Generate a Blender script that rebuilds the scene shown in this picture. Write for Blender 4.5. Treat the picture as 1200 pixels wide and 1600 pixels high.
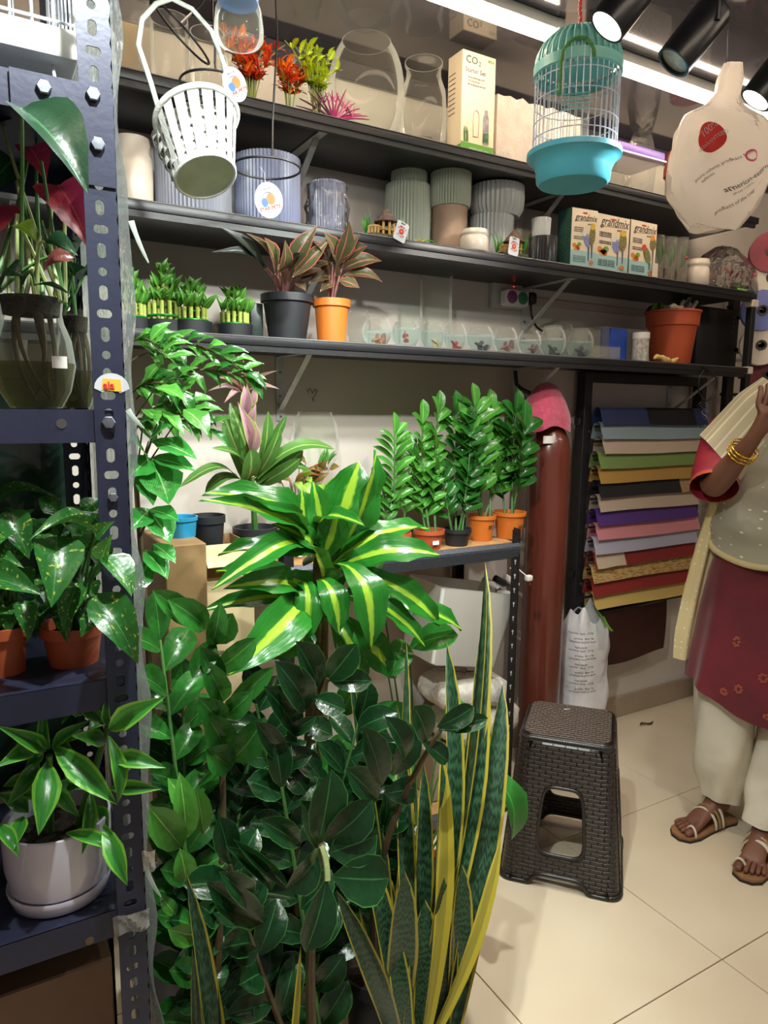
import bpy, bmesh, math, random
from mathutils import Vector, Matrix, Euler
random.seed(7)
for o in list(bpy.data.objects): bpy.data.objects.remove(o)
SC = bpy.context.scene
COL = SC.collection
PI = math.pi
# ------------------------------------------------------------------ camera
FPX, CAMH = 1106.2, 1.44
YAW, PITCH, ROLL = 0.52399, 0.14369, -0.01134
_f = Vector((math.sin(YAW)*math.cos(PITCH), math.cos(YAW)*math.cos(PITCH), -math.sin(PITCH)))
_r = Vector((math.cos(YAW), -math.sin(YAW), 0)); _d = _f.cross(_r)
CR = _r*math.cos(ROLL)+_d*math.sin(ROLL); CD = -_r*math.sin(ROLL)+_d*math.cos(ROLL); CF = _f
CAM = Vector((0, 0, CAMH))
cd = bpy.data.cameras.new('camera'); cam = bpy.data.objects.new('camera', cd); COL.objects.link(cam)
cd.sensor_fit = 'AUTO'; cd.sensor_width = 36; cd.lens = FPX/1600*36; cd.clip_start = 0.02
m3 = Matrix((CR, -CD, -CF)).transposed(); cam.matrix_world = Matrix.Translation(CAM) @ m3.to_4x4()
SC.camera = cam
# ------------------------------------------------------------------ world, exposure
w = bpy.data.worlds.new('world'); SC.world = w; w.use_nodes = True
w.node_tree.nodes['Background'].inputs[0].default_value = (1.0, .90, .80, 1)
w.node_tree.nodes['Background'].inputs[1].default_value = 0.15
SC.view_settings.view_transform = 'Standard'; SC.view_settings.look = 'None'
SC.cycles.transparent_max_bounces = 32
SC.view_settings.gamma = 1; SC.view_settings.exposure = 0.65; SC.view_settings.use_curve_mapping = False
STRIP_E, SPOT_W = 26.0, 26.0
WARM = (1.0, .83, .62); COOL = (.93, 1.0, .95)
# ------------------------------------------------------------------ measuring helpers (pixel of the photo + a known depth -> point)
def ray(x, y): return CR*((x-600)/FPX)+CD*((y-800)/FPX)+CF
def P(x, y, Y=None, Z=None, X=None):
    d = ray(x, y)
    if Y is not None: return CAM+d*(Y/d.y)
    if Z is not None: return CAM+d*((Z-CAMH)/d.z)
    return CAM+d*(X/d.x)
def mpp(p): return (Vector(p)-CAM).dot(CF)/FPX            # metres per pixel at a point
def cylfit(xl, xr, y, Y):                                  # centre X and radius of a round thing at depth Y
    c = P((xl+xr)/2, y, Y=Y); a = ray(xl, y).angle(ray(xr, y))/2
    return c.x, (c-CAM).length*math.sin(a)
def sr(h, a=1):
    h = h.lstrip('#'); c = [int(h[i:i+2], 16)/255 for i in (0, 2, 4)]
    return tuple((x/12.92 if x <= .04045 else ((x+.055)/1.055)**2.4) for x in c)+(a,)
# ------------------------------------------------------------------ materials
MATS = {}
def N(nt, t, **k):
    n = nt.nodes.new(t)
    for a, b in k.items():
        if a.startswith('i_'): n.inputs[a[2:].replace('_', ' ')].default_value = b
        else: setattr(n, a, b)
    return n
def newmat(name):
    m = bpy.data.materials.new(name); m.use_nodes = True; nt = m.node_tree
    return m, nt, nt.nodes['Principled BSDF']
def pm(name, c1, c2=None, scale=6, rough=.5, metal=0, bump=0, bscale=None, spec=.5, coat=0, stretch=None, sheen=0, trans=0, emit=None, es=0, lo=.35, hi=.65, sub=0):
    if name in MATS: return MATS[name]
    m, nt, b = newmat(name); L = nt.links.new
    b.inputs['Roughness'].default_value = rough; b.inputs['Metallic'].default_value = metal
    b.inputs['Specular IOR Level'].default_value = spec; b.inputs['Coat Weight'].default_value = coat
    b.inputs['Sheen Weight'].default_value = sheen; b.inputs['Transmission Weight'].default_value = trans
    if sub: b.inputs['Subsurface Weight'].default_value = sub; b.inputs['Subsurface Scale'].default_value = .02
    c1 = sr(c1); b.inputs['Base Color'].default_value = c1
    tc = N(nt, 'ShaderNodeTexCoord'); src = tc.outputs['Object']
    if stretch:
        mp = N(nt, 'ShaderNodeMapping'); mp.inputs['Scale'].default_value = stretch; L(src, mp.inputs[0]); src = mp.outputs[0]
    if c2:
        no = N(nt, 'ShaderNodeTexNoise'); no.inputs['Scale'].default_value = scale; no.inputs['Detail'].default_value = 4
        L(src, no.inputs['Vector'])
        r = N(nt, 'ShaderNodeValToRGB'); r.color_ramp.elements[0].position = lo; r.color_ramp.elements[1].position = hi
        r.color_ramp.elements[0].color = c1; r.color_ramp.elements[1].color = sr(c2)
        L(no.outputs[0], r.inputs[0]); L(r.outputs[0], b.inputs['Base Color'])
    if bump:
        n2 = N(nt, 'ShaderNodeTexNoise'); n2.inputs['Scale'].default_value = bscale or scale*5; L(src, n2.inputs['Vector'])
        bp = N(nt, 'ShaderNodeBump'); bp.inputs['Strength'].default_value = bump; bp.inputs['Distance'].default_value = .01
        L(n2.outputs[0], bp.inputs['Height']); L(bp.outputs[0], b.inputs['Normal'])
    if emit: b.inputs['Emission Color'].default_value = sr(emit) if isinstance(emit, str) else tuple(emit)+(1,); b.inputs['Emission Strength'].default_value = es
    MATS[name] = m; return m
def film(name, tint='#ffffff', refl=.25, rough=.03, body=None, amount=0, rim=1.0, bump=0, bscale=30, edge_sheen=0):
    """thin clear glass or plastic: see-through, with a Fresnel gloss and, if asked, a milky body"""
    if name in MATS: return MATS[name]
    m, nt, b = newmat(name); L = nt.links.new; nt.nodes.remove(b); out = nt.nodes['Material Output']
    t = N(nt, 'ShaderNodeBsdfTransparent'); t.inputs[0].default_value = sr(tint)
    g = N(nt, 'ShaderNodeBsdfGlossy'); g.inputs['Roughness'].default_value = rough; g.inputs[0].default_value = (1, 1, 1, 1)
    lw = N(nt, 'ShaderNodeLayerWeight'); lw.inputs[0].default_value = refl
    mx = N(nt, 'ShaderNodeMixShader'); mul = N(nt, 'ShaderNodeMath', operation='MULTIPLY'); mul.inputs[1].default_value = rim
    L(lw.outputs['Fresnel'], mul.inputs[0]); L(mul.outputs[0], mx.inputs[0])
    first = t.outputs[0]
    if body:
        d = N(nt, 'ShaderNodeBsdfDiffuse'); d.inputs[0].default_value = sr(body)
        tr = N(nt, 'ShaderNodeBsdfTranslucent'); tr.inputs[0].default_value = sr(body)
        m1 = N(nt, 'ShaderNodeMixShader'); m1.inputs[0].default_value = .5; L(d.outputs[0], m1.inputs[1]); L(tr.outputs[0], m1.inputs[2])
        m2 = N(nt, 'ShaderNodeMixShader'); m2.inputs[0].default_value = amount; L(first, m2.inputs[1]); L(m1.outputs[0], m2.inputs[2]); first = m2.outputs[0]
    gl = g.outputs[0]
    if edge_sheen:  # white mixed into the gloss imitates bright edge reflections
        dd = N(nt, 'ShaderNodeBsdfTranslucent'); dd.inputs[0].default_value = (.95, .95, .93, 1); dd2 = N(nt, 'ShaderNodeBsdfDiffuse'); dd2.inputs[0].default_value = (.95, .95, .93, 1)
        ad = N(nt, 'ShaderNodeMixShader'); L(dd.outputs[0], ad.inputs[1]); L(dd2.outputs[0], ad.inputs[2]); mk = N(nt, 'ShaderNodeMixShader'); mk.inputs[0].default_value = edge_sheen; L(gl, mk.inputs[1]); L(ad.outputs[0], mk.inputs[2]); gl = mk.outputs[0]
    L(first, mx.inputs[1]); L(gl, mx.inputs[2]); L(mx.outputs[0], out.inputs[0])
    if bump:
        tc = N(nt, 'ShaderNodeTexCoord'); n2 = N(nt, 'ShaderNodeTexNoise'); n2.inputs['Scale'].default_value = bscale; n2.inputs['Detail'].default_value = 3
        L(tc.outputs['Object'], n2.inputs['Vector']); bp = N(nt, 'ShaderNodeBump'); bp.inputs['Strength'].default_value = bump; bp.inputs['Distance'].default_value = .02
        L(n2.outputs[0], bp.inputs['Height']); L(bp.outputs[0], g.inputs['Normal']); L(bp.outputs[0], lw.inputs['Normal'])
    MATS[name] = m; return m
def leafmat(name, base, dark, rib=None, ribw=.05, edge=None, edgew=.85, blotch=None, blo=.6, bands=None, streak=0, rough=.32, tl=.22, vein=.15, tip=None, var=.35):
    """leaf seen in its own UV: u across, v along"""
    if name in MATS: return MATS[name]
    m, nt, b = newmat(name); L = nt.links.new; out = nt.nodes['Material Output']
    tc = N(nt, 'ShaderNodeTexCoord'); sp = N(nt, 'ShaderNodeSeparateXYZ'); L(tc.outputs['UV'], sp.inputs[0])
    oi = N(nt, 'ShaderNodeObjectInfo')
    def mth(op, a, bb=None):
        n = N(nt, 'ShaderNodeMath', operation=op)
        for i, q in enumerate((a, bb)):
            if q is None: continue
            if isinstance(q, (int, float)): n.inputs[i].default_value = q
            else: L(q, n.inputs[i])
        return n.outputs[0]
    def mixc(f, a, bb):
        n = N(nt, 'ShaderNodeMix', data_type='RGBA')
        if isinstance(f, (int, float)): n.inputs[0].default_value = f
        else: L(f, n.inputs[0])
        for s, q in ((6, a), (7, bb)):
            if isinstance(q, tuple): n.inputs[s].default_value = q
            else: L(q, n.inputs[s])
        return n.outputs[2]
    d = mth('MULTIPLY', mth('ABSOLUTE', mth('SUBTRACT', sp.outputs[0], .5)), 2.0)
    cmb = N(nt, 'ShaderNodeCombineXYZ'); L(sp.outputs[0], cmb.inputs[0]); L(mth('MULTIPLY', sp.outputs[1], .35 if streak else 2.0), cmb.inputs[1]); L(mth('MULTIPLY', oi.outputs['Random'], 40), cmb.inputs[2])
    no = N(nt, 'ShaderNodeTexNoise'); no.inputs['Scale'].default_value = 14 if streak else 4; no.inputs['Detail'].default_value = 3; L(cmb.outputs[0], no.inputs['Vector'])
    col = mixc(no.outputs[0], sr(base), sr(dark))
    if bands:
        wv = N(nt, 'ShaderNodeTexWave', bands_direction='Y'); wv.inputs['Scale'].default_value = 9; wv.inputs['Distortion'].default_value = 9; wv.inputs['Detail'].default_value = 2; wv.inputs['Detail Scale'].default_value = 1.5
        L(tc.outputs['UV'], wv.inputs['Vector']); col = mixc(wv.outputs[1], col, sr(bands))
    if blotch:
        n3 = N(nt, 'ShaderNodeTexNoise'); n3.inputs['Scale'].default_value = 7; n3.inputs['Detail'].default_value = 4; L(cmb.outputs[0], n3.inputs['Vector'])
        r3 = N(nt, 'ShaderNodeMapRange'); r3.inputs[1].default_value = blo; r3.inputs[2].default_value = blo+.08; L(n3.outputs[0], r3.inputs[0]); col = mixc(r3.outputs[0], col, sr(blotch))
    if vein:
        wv = N(nt, 'ShaderNodeTexWave', bands_direction='DIAGONAL'); wv.inputs['Scale'].default_value = 5; wv.inputs['Distortion'].default_value = .6
        c2 = N(nt, 'ShaderNodeCombineXYZ'); L(d, c2.inputs[0]); L(mth('MULTIPLY', sp.outputs[1], -2.2), c2.inputs[1]); L(c2.outputs[0], wv.inputs['Vector'])
        r = N(nt, 'ShaderNodeMapRange'); r.inputs[1].default_value = .85; r.inputs[2].default_value = 1; r.inputs[4].default_value = vein; L(wv.outputs[1], r.inputs[0])
        col = mixc(r.outputs[0], col, sr(rib or base))
    if rib:
        r = N(nt, 'ShaderNodeMapRange'); r.inputs[1].default_value = ribw*.6; r.inputs[2].default_value = ribw; r.inputs[3].default_value = 1; r.inputs[4].default_value = 0
        L(mth('ADD', d, mth('MULTIPLY', mth('SUBTRACT', no.outputs[0], .5), .25 if streak else .0)), r.inputs[0]); col = mixc(r.outputs[0], col, sr(rib))
    if edge:
        r = N(nt, 'ShaderNodeMapRange'); r.inputs[1].default_value = edgew; r.inputs[2].default_value = min(1, edgew+.06)
        L(d, r.inputs[0]); col = mixc(r.outputs[0], col, sr(edge))
    if tip:
        r = N(nt, 'ShaderNodeMapRange'); r.inputs[1].default_value = .35; r.inputs[2].default_value = .95; L(sp.outputs[1], r.inputs[0]); col = mixc(r.outputs[0], col, sr(tip))
    hs = N(nt, 'ShaderNodeHueSaturation'); L(col, hs.inputs['Color'])
    mr = N(nt, 'ShaderNodeMapRange'); mr.inputs[3].default_value = 1-var; mr.inputs[4].default_value = 1+var; L(oi.outputs['Random'], mr.inputs[0]); L(mr.outputs[0], hs.inputs['Value'])
    L(hs.outputs[0], b.inputs['Base Color']); b.inputs['Roughness'].default_value = rough; b.inputs['Specular IOR Level'].default_value = .5
    bp = N(nt, 'ShaderNodeBump'); bp.inputs['Strength'].default_value = .12; bp.inputs['Distance'].default_value = .01; L(no.outputs[0], bp.inputs['Height']); L(bp.outputs[0], b.inputs['Normal'])
    tr = N(nt, 'ShaderNodeBsdfTranslucent'); hs2 = N(nt, 'ShaderNodeHueSaturation'); hs2.inputs['Hue'].default_value = .47; hs2.inputs['Value'].default_value = 1.6
    L(hs.outputs[0], hs2.inputs['Color']); L(hs2.outputs[0], tr.inputs[0])
    mx = N(nt, 'ShaderNodeMixShader'); mx.inputs[0].default_value = tl; L(b.outputs[0], mx.inputs[1]); L(tr.outputs[0], mx.inputs[2]); L(mx.outputs[0], out.inputs[0])
    MATS[name] = m; return m
# ------------------------------------------------------------------ mesh builder
def MW(o): return (MW(o.parent) @ o.matrix_basis) if o.parent else o.matrix_basis.copy()
def link(name, me, parent=None, mw=None):
    o = bpy.data.objects.new(name, me); COL.objects.link(o)
    if parent: o.parent = parent
    if mw is not None: o.matrix_basis = (MW(parent).inverted() @ mw) if parent else mw
    return o
def basis(z, x=None):
    z = Vector(z).normalized(); x = Vector(x) if x is not None else (Vector((1, 0, 0)) if abs(z.x) < .9 else Vector((0, 1, 0)))
    y = z.cross(x).normalized(); x = y.cross(z)
    return x, y, z
class MB:
    def __init__(s): s.v = []; s.f = []; s.uv = None
    def add(s, vs, fs):
        n = len(s.v); s.v += [Vector(q) for q in vs]; s.f += [tuple(i+n for i in q) for q in fs]; return s
    def box(s, c, d, R=None):
        vs = []
        for z in (-.5, .5):
            for x, y in ((-.5, -.5), (.5, -.5), (.5, .5), (-.5, .5)):
                q = Vector((x*d[0], y*d[1], z*d[2])); vs.append((R @ q if R else q)+Vector(c))
        return s.add(vs, [(3, 2, 1, 0), (4, 5, 6, 7), (0, 1, 5, 4), (1, 2, 6, 5), (2, 3, 7, 6), (3, 0, 4, 7)])
    def rbox(s, c, d, b=.005, seg=2, R=None):
        bm = bmesh.new(); bmesh.ops.create_cube(bm, size=1)
        for v in bm.verts: v.co = Vector((v.co.x*d[0], v.co.y*d[1], v.co.z*d[2]))
        bmesh.ops.bevel(bm, geom=bm.edges[:]+bm.verts[:], offset=b, segments=seg, affect='EDGES', profile=.5)
        bm.verts.index_update(); vs = [((R @ v.co) if R else v.co)+Vector(c) for v in bm.verts]; fs = [[v.index for v in f.verts] for f in bm.faces]; bm.free()
        return s.add(vs, fs)
    def lathe(s, prof, c=(0, 0, 0), n=24, axis=(0, 0, 1), cap0=False, cap1=False, rf=None, sx=1, sy=1):
        X, Y, Zx = basis(axis); c = Vector(c); vs = []; fs = []
        for k, (r, z) in enumerate(prof):
            for i in range(n):
                a = 2*PI*i/n; q = r*(rf(a, k) if rf else 1)
                vs.append(c+X*(q*math.cos(a)*sx)+Y*(q*math.sin(a)*sy)+Zx*z)
        for k in range(len(prof)-1):
            for i in range(n):
                j = (i+1) % n; fs.append((k*n+i, k*n+j, (k+1)*n+j, (k+1)*n+i))
        if cap0: fs.append(tuple(range(n-1, -1, -1)))
        if cap1: fs.append(tuple((len(prof)-1)*n+i for i in range(n)))
        return s.add(vs, fs)
    def tube(s, pts, r, n=6, closed=False, cap=True, flat=1.0):
        pts = [Vector(p) for p in pts]; m = len(pts); rs = r if isinstance(r, (list, tuple)) else [r]*m
        vs = []; fs = []; px = None
        for k, p in enumerate(pts):
            a = pts[(k-1) % m] if (closed or k > 0) else p; b = pts[(k+1) % m] if (closed or k < m-1) else p
            t = (b-a); t = t.normalized() if t.length > 1e-9 else Vector((0, 0, 1))
            if px is None: X, Y, _ = basis(t)
            else:
                X = px-t*px.dot(t); X = X.normalized() if X.length > 1e-6 else basis(t)[0]; Y = t.cross(X)
            px = X
            for i in range(n):
                an = 2*PI*i/n; vs.append(p+X*(rs[k]*math.cos(an))+Y*(rs[k]*flat*math.sin(an)))
        for k in range(m if closed else m-1):
            k2 = (k+1) % m
            for i in range(n):
                j = (i+1) % n; fs.append((k*n+i, k*n+j, k2*n+j, k2*n+i))
        if cap and not closed: fs.append(tuple(range(n-1, -1, -1))); fs.append(tuple((m-1)*n+i for i in range(n)))
        return s.add(vs, fs)
    def prism(s, poly, o, ux, uy, th):
        o, ux, uy = Vector(o), Vector(ux), Vector(uy); nz = ux.cross(uy).normalized(); n = len(poly)
        vs = [o+ux*a+uy*b for a, b in poly]+[o+ux*a+uy*b-nz*th for a, b in poly]
        fs = [tuple(range(n)), tuple(range(2*n-1, n-1, -1))]+[(i, i+n, (i+1) % n+n, (i+1) % n) for i in range(n)]
        return s.add(vs, fs)
    def grid(s, fn, nu, nv, uv=False):
        vs = [fn(i/nu, j/nv) for j in range(nv+1) for i in range(nu+1)]
        fs = [(j*(nu+1)+i, j*(nu+1)+i+1, (j+1)*(nu+1)+i+1, (j+1)*(nu+1)+i) for j in range(nv) for i in range(nu)]
        if uv: s.uv = [(i/nu, j/nv) for j in range(nv+1) for i in range(nu+1)]
        return s.add(vs, fs)
    def mesh(s, name, mat, smooth=35, inv=None):
        me = bpy.data.meshes.new(name); vs = [inv @ v for v in s.v] if inv is not None else s.v
        me.from_pydata([tuple(v) for v in vs], [], s.f)
        if mat: me.materials.append(mat)
        if s.uv:
            u = me.uv_layers.new(name='UVMap')
            for l in me.loops: u.data[l.index].uv = s.uv[l.vertex_index]
        if smooth:
            me.polygons.foreach_set('use_smooth', [True]*len(me.polygons))
            if smooth < 179: me.set_sharp_from_angle(angle=math.radians(smooth))
        me.update(); return me
    def build(s, name, mat, parent=None, smooth=35, local=False):
        inv = MW(parent).inverted() if (parent and not local) else None
        return link(name, s.mesh(name, mat, smooth, inv), parent)
def tag(o, label, cat, group=None):
    o['label'] = label; o['category'] = cat
    if group: o['group'] = group
    return o
def thing(name, label, cat, loc, rz=0, group=None):
    o = bpy.data.objects.new(name, None); COL.objects.link(o); o.empty_display_size = .02
    o.location = loc; o.rotation_euler = (0, 0, rz); o.matrix_basis = Matrix.Translation(Vector(loc)) @ Matrix.Rotation(rz, 4, 'Z')
    return tag(o, label, cat, group)
def struct(name, mb, mat, smooth=0):
    o = mb.build(name, mat, None, smooth); o['kind'] = 'structure'; return o
def lone(name, mb, mat, label, cat, loc, group=None, smooth=35):
    me = mb.mesh(name, mat, smooth, Matrix.Translation(-Vector(loc))); o = link(name, me, None, Matrix.Translation(Vector(loc))); return tag(o, label, cat, group)
def text(s, size, mat, parent, o, ux, uy, name='lettering', bold=0, align='LEFT', shear=0, sx=1.0, th=.0004):
    cu = bpy.data.curves.new('t', 'FONT'); cu.body = s; cu.size = size; cu.align_x = align; cu.shear = shear; cu.offset = bold; cu.resolution_u = 2; cu.extrude = th
    t = bpy.data.objects.new('t', cu); COL.objects.link(t); dg = bpy.context.evaluated_depsgraph_get()
    me = bpy.data.meshes.new_from_object(t.evaluated_get(dg)); bpy.data.objects.remove(t); bpy.data.curves.remove(cu)
    me.materials.clear(); me.materials.append(mat); me.name = name
    ux = Vector(ux).normalized(); uy = Vector(uy).normalized(); nz = ux.cross(uy).normalized(); uy = nz.cross(ux)
    M4 = Matrix.Translation(Vector(o)+nz*th) @ Matrix((ux*sx, uy, nz)).transposed().to_4x4()
    return link(name, me, parent, M4)
def disc(mb, c, ux, uy, a, b, n=20, th=.0006):
    return mb.prism([(a*math.cos(2*PI*i/n), b*math.sin(2*PI*i/n)) for i in range(n)], Vector(c)+Vector(ux).cross(Vector(uy)).normalized()*th, ux, uy, th)
def bez(a, b, c, n):
    a, b, c = Vector(a), Vector(b), Vector(c)
    return [a*(1-t)**2+b*(2*t*(1-t))+c*t*t for t in [i/n for i in range(n+1)]]
def rnd(a, b): return random.uniform(a, b)
# ================================================================== the room
WALL, CEIL, FRONT = 2.22, 2.555, 1.885
M_wall = pm('wall_paint', '#cdc3bb', '#c2b8ae', scale=2.2, rough=.75, bump=.04, bscale=60)
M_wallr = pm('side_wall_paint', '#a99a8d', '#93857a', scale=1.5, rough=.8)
M_ceil = pm('dark_gloss_ceiling', '#4c4a50', '#424047', scale=1.2, rough=.10, spec=.7, coat=.4)
M_grout = pm('grout', '#6d6152', rough=.9)
M_skirt = pm('skirting_tile', '#a8947f', '#9b8875', scale=5, rough=.35)
M_black = pm('black_laminate', '#17171b', '#212126', scale=30, rough=.38, stretch=(.2, 1, 1), bump=.03)
M_blackmetal = pm('black_powder_coat', '#141416', '#1c1c1f', scale=60, rough=.42, bump=.05, bscale=300)
M_bracket = pm('grey_steel', '#c7c7c4', '#b1b2b1', scale=20, rough=.38, metal=.25)
M_white = pm('white_plastic', '#e4e2de', '#dad7d2', scale=10, rough=.35)
M_led = pm('led_diffuser', '#fff1d8', emit=WARM, es=STRIP_E)
M_gold = pm('gold_trim', '#c79a4f', '#b5863c', scale=8, rough=.25, metal=1)
M_screw = pm('zinc_screw', '#8d8d8c', rough=.35, metal=.9)
struct('wall_back', MB().box((1.55, WALL+.05, CEIL/2), (5.5, .1, CEIL)), M_wall)
struct('wall_left', MB().box((-1.15, .9, CEIL/2), (.1, 2.64, CEIL)), M_wallr)
struct('wall_right', MB().box((4.25, .9, CEIL/2), (.1, 2.64, CEIL)), M_wallr)
struct('ceiling', MB().box((1.55, .9, CEIL+.05), (5.5, 2.74, .1)), M_ceil)
fl = struct('floor', MB().box((1.55, .9, -.06), (5.5, 2.74, .1)), M_grout)
# polished vitrified tiles: soft cloudy colour, fine gloss
m, nt, b = newmat('floor_tile'); L = nt.links.new
tc = N(nt, 'ShaderNodeTexCoord'); ge = N(nt, 'ShaderNodeNewGeometry')
n1 = N(nt, 'ShaderNodeTexNoise'); n1.inputs['Scale'].default_value = 2.6; n1.inputs['Detail'].default_value = 2
L(ge.outputs['Position'], n1.inputs['Vector'])
rp = N(nt, 'ShaderNodeValToRGB'); rp.color_ramp.elements[0].position = .2; rp.color_ramp.elements[1].position = .8
rp.color_ramp.elements[0].color = sr('#d3c1a6'); rp.color_ramp.elements[1].color = sr('#e0d2ba'); L(n1.outputs[0], rp.inputs[0]); L(rp.outputs[0], b.inputs['Base Color'])
n2 = N(nt, 'ShaderNodeTexNoise'); n2.inputs['Scale'].default_value = 3; L(ge.outputs['Position'], n2.inputs['Vector'])
mr = N(nt, 'ShaderNodeMapRange'); mr.inputs[3].default_value = .20; mr.inputs[4].default_value = .28; L(n2.outputs[0], mr.inputs[0]); L(mr.outputs[0], b.inputs['Roughness'])
b.inputs['Specular IOR Level'].default_value = .45
M_tile = m
tile_me = MB().rbox((0, 0, -.006), (.5972, .5972, .012), .0012, 1).mesh('floor_tile', M_tile, 30)
for i in range(-4, 5):
    for j in range(-3, 2):
        x, y = 1.641+.6*(i+.5), 1.013+.6*(j+.5)
        if x < -1.05 or x > 4.2: continue
        link('floor_tile', tile_me, fl, Matrix.Translation((x, y, .0005)))
edge_me = MB().rbox((0, 0, -.006), (.5972, .0055, .012), .001, 1).mesh('floor_tile', M_tile, 30)
skb = struct('baseboard_back', MB().rbox((1.55, WALL-.006, .052), (5.2, .012, .105), .003, 1), M_skirt)
# cable trunking on the wall between the second and third shelf
c = P(830, 455, Y=2.21); d = P(985, 500, Y=2.21)
struct('trim_1', MB().rbox(((c.x-.05+2.85)/2, WALL-.006, (c.z+d.z)/2), (2.85-c.x+.05, .012, .03), .003, 1), pm('trunking', '#b9aa9c', rough=.5))
# dark gloss band added along the wall top to darken it below the ceiling
struct('trim_2', MB().rbox((1.55, WALL-.008, 2.526), (5.2, .016, .058), .002, 1), M_ceil)
# ------------------------------------------------------------------ ceiling strip lights
def strip(x0, x1, y, label):
    t = thing('strip_light', label, 'light', ((x0+x1)/2, y, CEIL), group='strip lights under the ceiling')
    MB().rbox(((x0+x1)/2, y, CEIL-.016), (x1-x0, .05, .032), .006, 2).build('housing', M_white, t)
    MB().lathe([(.024, 0), (.027, .004), (.027, x1-x0-.054), (.024, x1-x0-.05)], (x0+.025, y, CEIL-.034), 12, (1, 0, 0), True, True, sx=.6).build('diffuser', M_led, t)
    for x in (x0+.012, x1-.012): MB().rbox((x, y, CEIL-.026), (.026, .056, .05), .004, 2).build('end_cap', M_white, t)
strip(.42, 1.545, 1.69, 'strip light tube left of the birdcage, above the tall carton')
strip(1.70, 2.9, 1.72, 'long bright strip light tube behind the hanging shopping bag')
strip(-.7, .5, .35, 'added unseen strip light overhead in front of the slotted rack')  # this tube and the next two are unseen, added as warm fill
strip(.8, 2.0, .2, 'added unseen strip light overhead in front of the black stool')
strip(2.3, 3.5, .35, 'added unseen strip light overhead in front of the standing person')
# ------------------------------------------------------------------ black spotlights
M_spot = pm('spot_body_black', '#17181d', '#1c1e25', scale=40, rough=.33, metal=.3)
M_lens_on = pm('spot_lens_lit', '#ffffff', emit=(1, .99, .95), es=30)
M_lens_off = pm('spot_lens_off', '#b9b7ac', '#9c9a90', scale=50, rough=.2)
def spot(lens, aim, on, label, watts=SPOT_W, r=.040, ln=.135, cone=125, colr=COOL):
    a = Vector(aim).normalized(); lens = Vector(lens); top = lens-a*ln
    t = thing('ceiling_spotlight', label, 'spotlight', (top.x, top.y, CEIL), group='track spotlights')
    MB().lathe([(r*.86, .012), (r*.86, 0), (r, 0), (r, ln-.006), (r*.92, ln), (0, ln)], lens, 36, -a).build('body', M_spot, t)
    MB().lathe([(r*.86, .008), (0, .0065)], lens, 30, -a).build('lens', M_lens_on if on else M_lens_off, t)
    j = lens-a*(ln*.62)
    MB().tube([j+Vector((0, -r*1.05, 0)), (j.x, j.y-r*1.05, j.z+.09), (j.x, j.y, j.z+.13), (j.x, j.y, CEIL-.05)], .007, 8).build('yoke', M_spot, t)
    MB().rbox((j.x, j.y, CEIL-.045), (.10, .034, .03), .004, 2).build('track_adapter', M_spot, t)
    if on:
        ld = bpy.data.lights.new('spot_lamp', 'SPOT'); ld.energy = watts; ld.color = colr; ld.spot_size = math.radians(cone); ld.spot_blend = .75; ld.shadow_soft_size = .022
        lo = bpy.data.objects.new('spot_lamp', ld); COL.objects.link(lo); lo.parent = t
        x, y, z = basis(-a); lo.matrix_basis = MW(t).inverted() @ (Matrix.Translation(lens+a*.01) @ Matrix((x, y, z)).transposed().to_4x4())
AIM = (-.50, .33, -.77)
spot(P(948, 42, Z=2.2), AIM, True, 'lit black spotlight in front of the birdcage top', 52, cone=108)
spot(P(1052, 98, Z=2.2), AIM, False, 'unlit black spotlight between the two lit ones')
spot(P(1180, 157, Z=2.2), (-.42, .40, -.8), True, 'lit black spotlight in front of the shopping bag', 24, cone=112, colr=(1, .95, .88))
spot((.62, .86, 2.27), (-.15, .55, -.85), True, 'lit black spotlight overhead above the hanging basket', 27, cone=120)
spot((.20, .62, 2.27), (.18, .62, -.8), True, 'lit black spotlight overhead above the floor plants', 52, cone=112)
lone('lighting_track', MB().rbox((1.3, 1.055, CEIL-.014), (3.2, .036, .028), .003, 1), M_spot, 'black ceiling track carrying the black spotlights', 'track', (1.3, 1.055, CEIL))
# ------------------------------------------------------------------ wall shelves with brackets
TOP = {1: 2.24, 2: 1.945, 3: 1.635}
def bracket(t, x, z, ln=.30, down=.21):
    b_ = MB(); b_.box((x, WALL-ln/2-.002, z-.0025), (.026, ln, .004)); b_.box((x, WALL-.003, z-down/2), (.030, .004, down))
    a = Vector((x, WALL-.006, z-down*.82)); e = Vector((x, WALL-ln*.80, z-.006)); dd = (e-a)
    R = Matrix((Vector((1, 0, 0)), dd.normalized(), Vector((1, 0, 0)).cross(dd.normalized()))).transposed()
    b_.box((a+e)/2, (.018, dd.length, .005), R)
    br = b_.build('bracket', M_bracket, t, 0)
    for k in (.25, .62, .93): MB().lathe([(.0045, 0), (.004, .003), (0, .004)], (x, WALL-.005, z-down*k), 8, (0, -1, 0)).build('screw', M_screw, br)
def shelf(n, x1, xs, label, th=.026):
    z = TOP[n]; t = thing('wall_shelf', label, 'shelf', ((x1-.15)/2, WALL, z), group='black shelves on the back wall')
    MB().rbox(((x1-.15)/2, (FRONT+WALL)/2-.001, z-th/2), (x1+.15, WALL-FRONT-.002, th), .0025, 2).build('board', M_black, t, 30)
    MB().box(((x1-.15)/2, FRONT+.010, z-th-.008), (x1+.12, .012, .016)).build('front_rail', M_blackmetal, t, 0)
    MB().tube([(-.15, FRONT-.001, z-.003), (x1, FRONT-.001, z-.003)], .0012, 6).build('edge_trim', pm('edge_grey', '#77777a', rough=.35, metal=.4), t)
    for x in xs: bracket(t, x, z-th)
    return t
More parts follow.
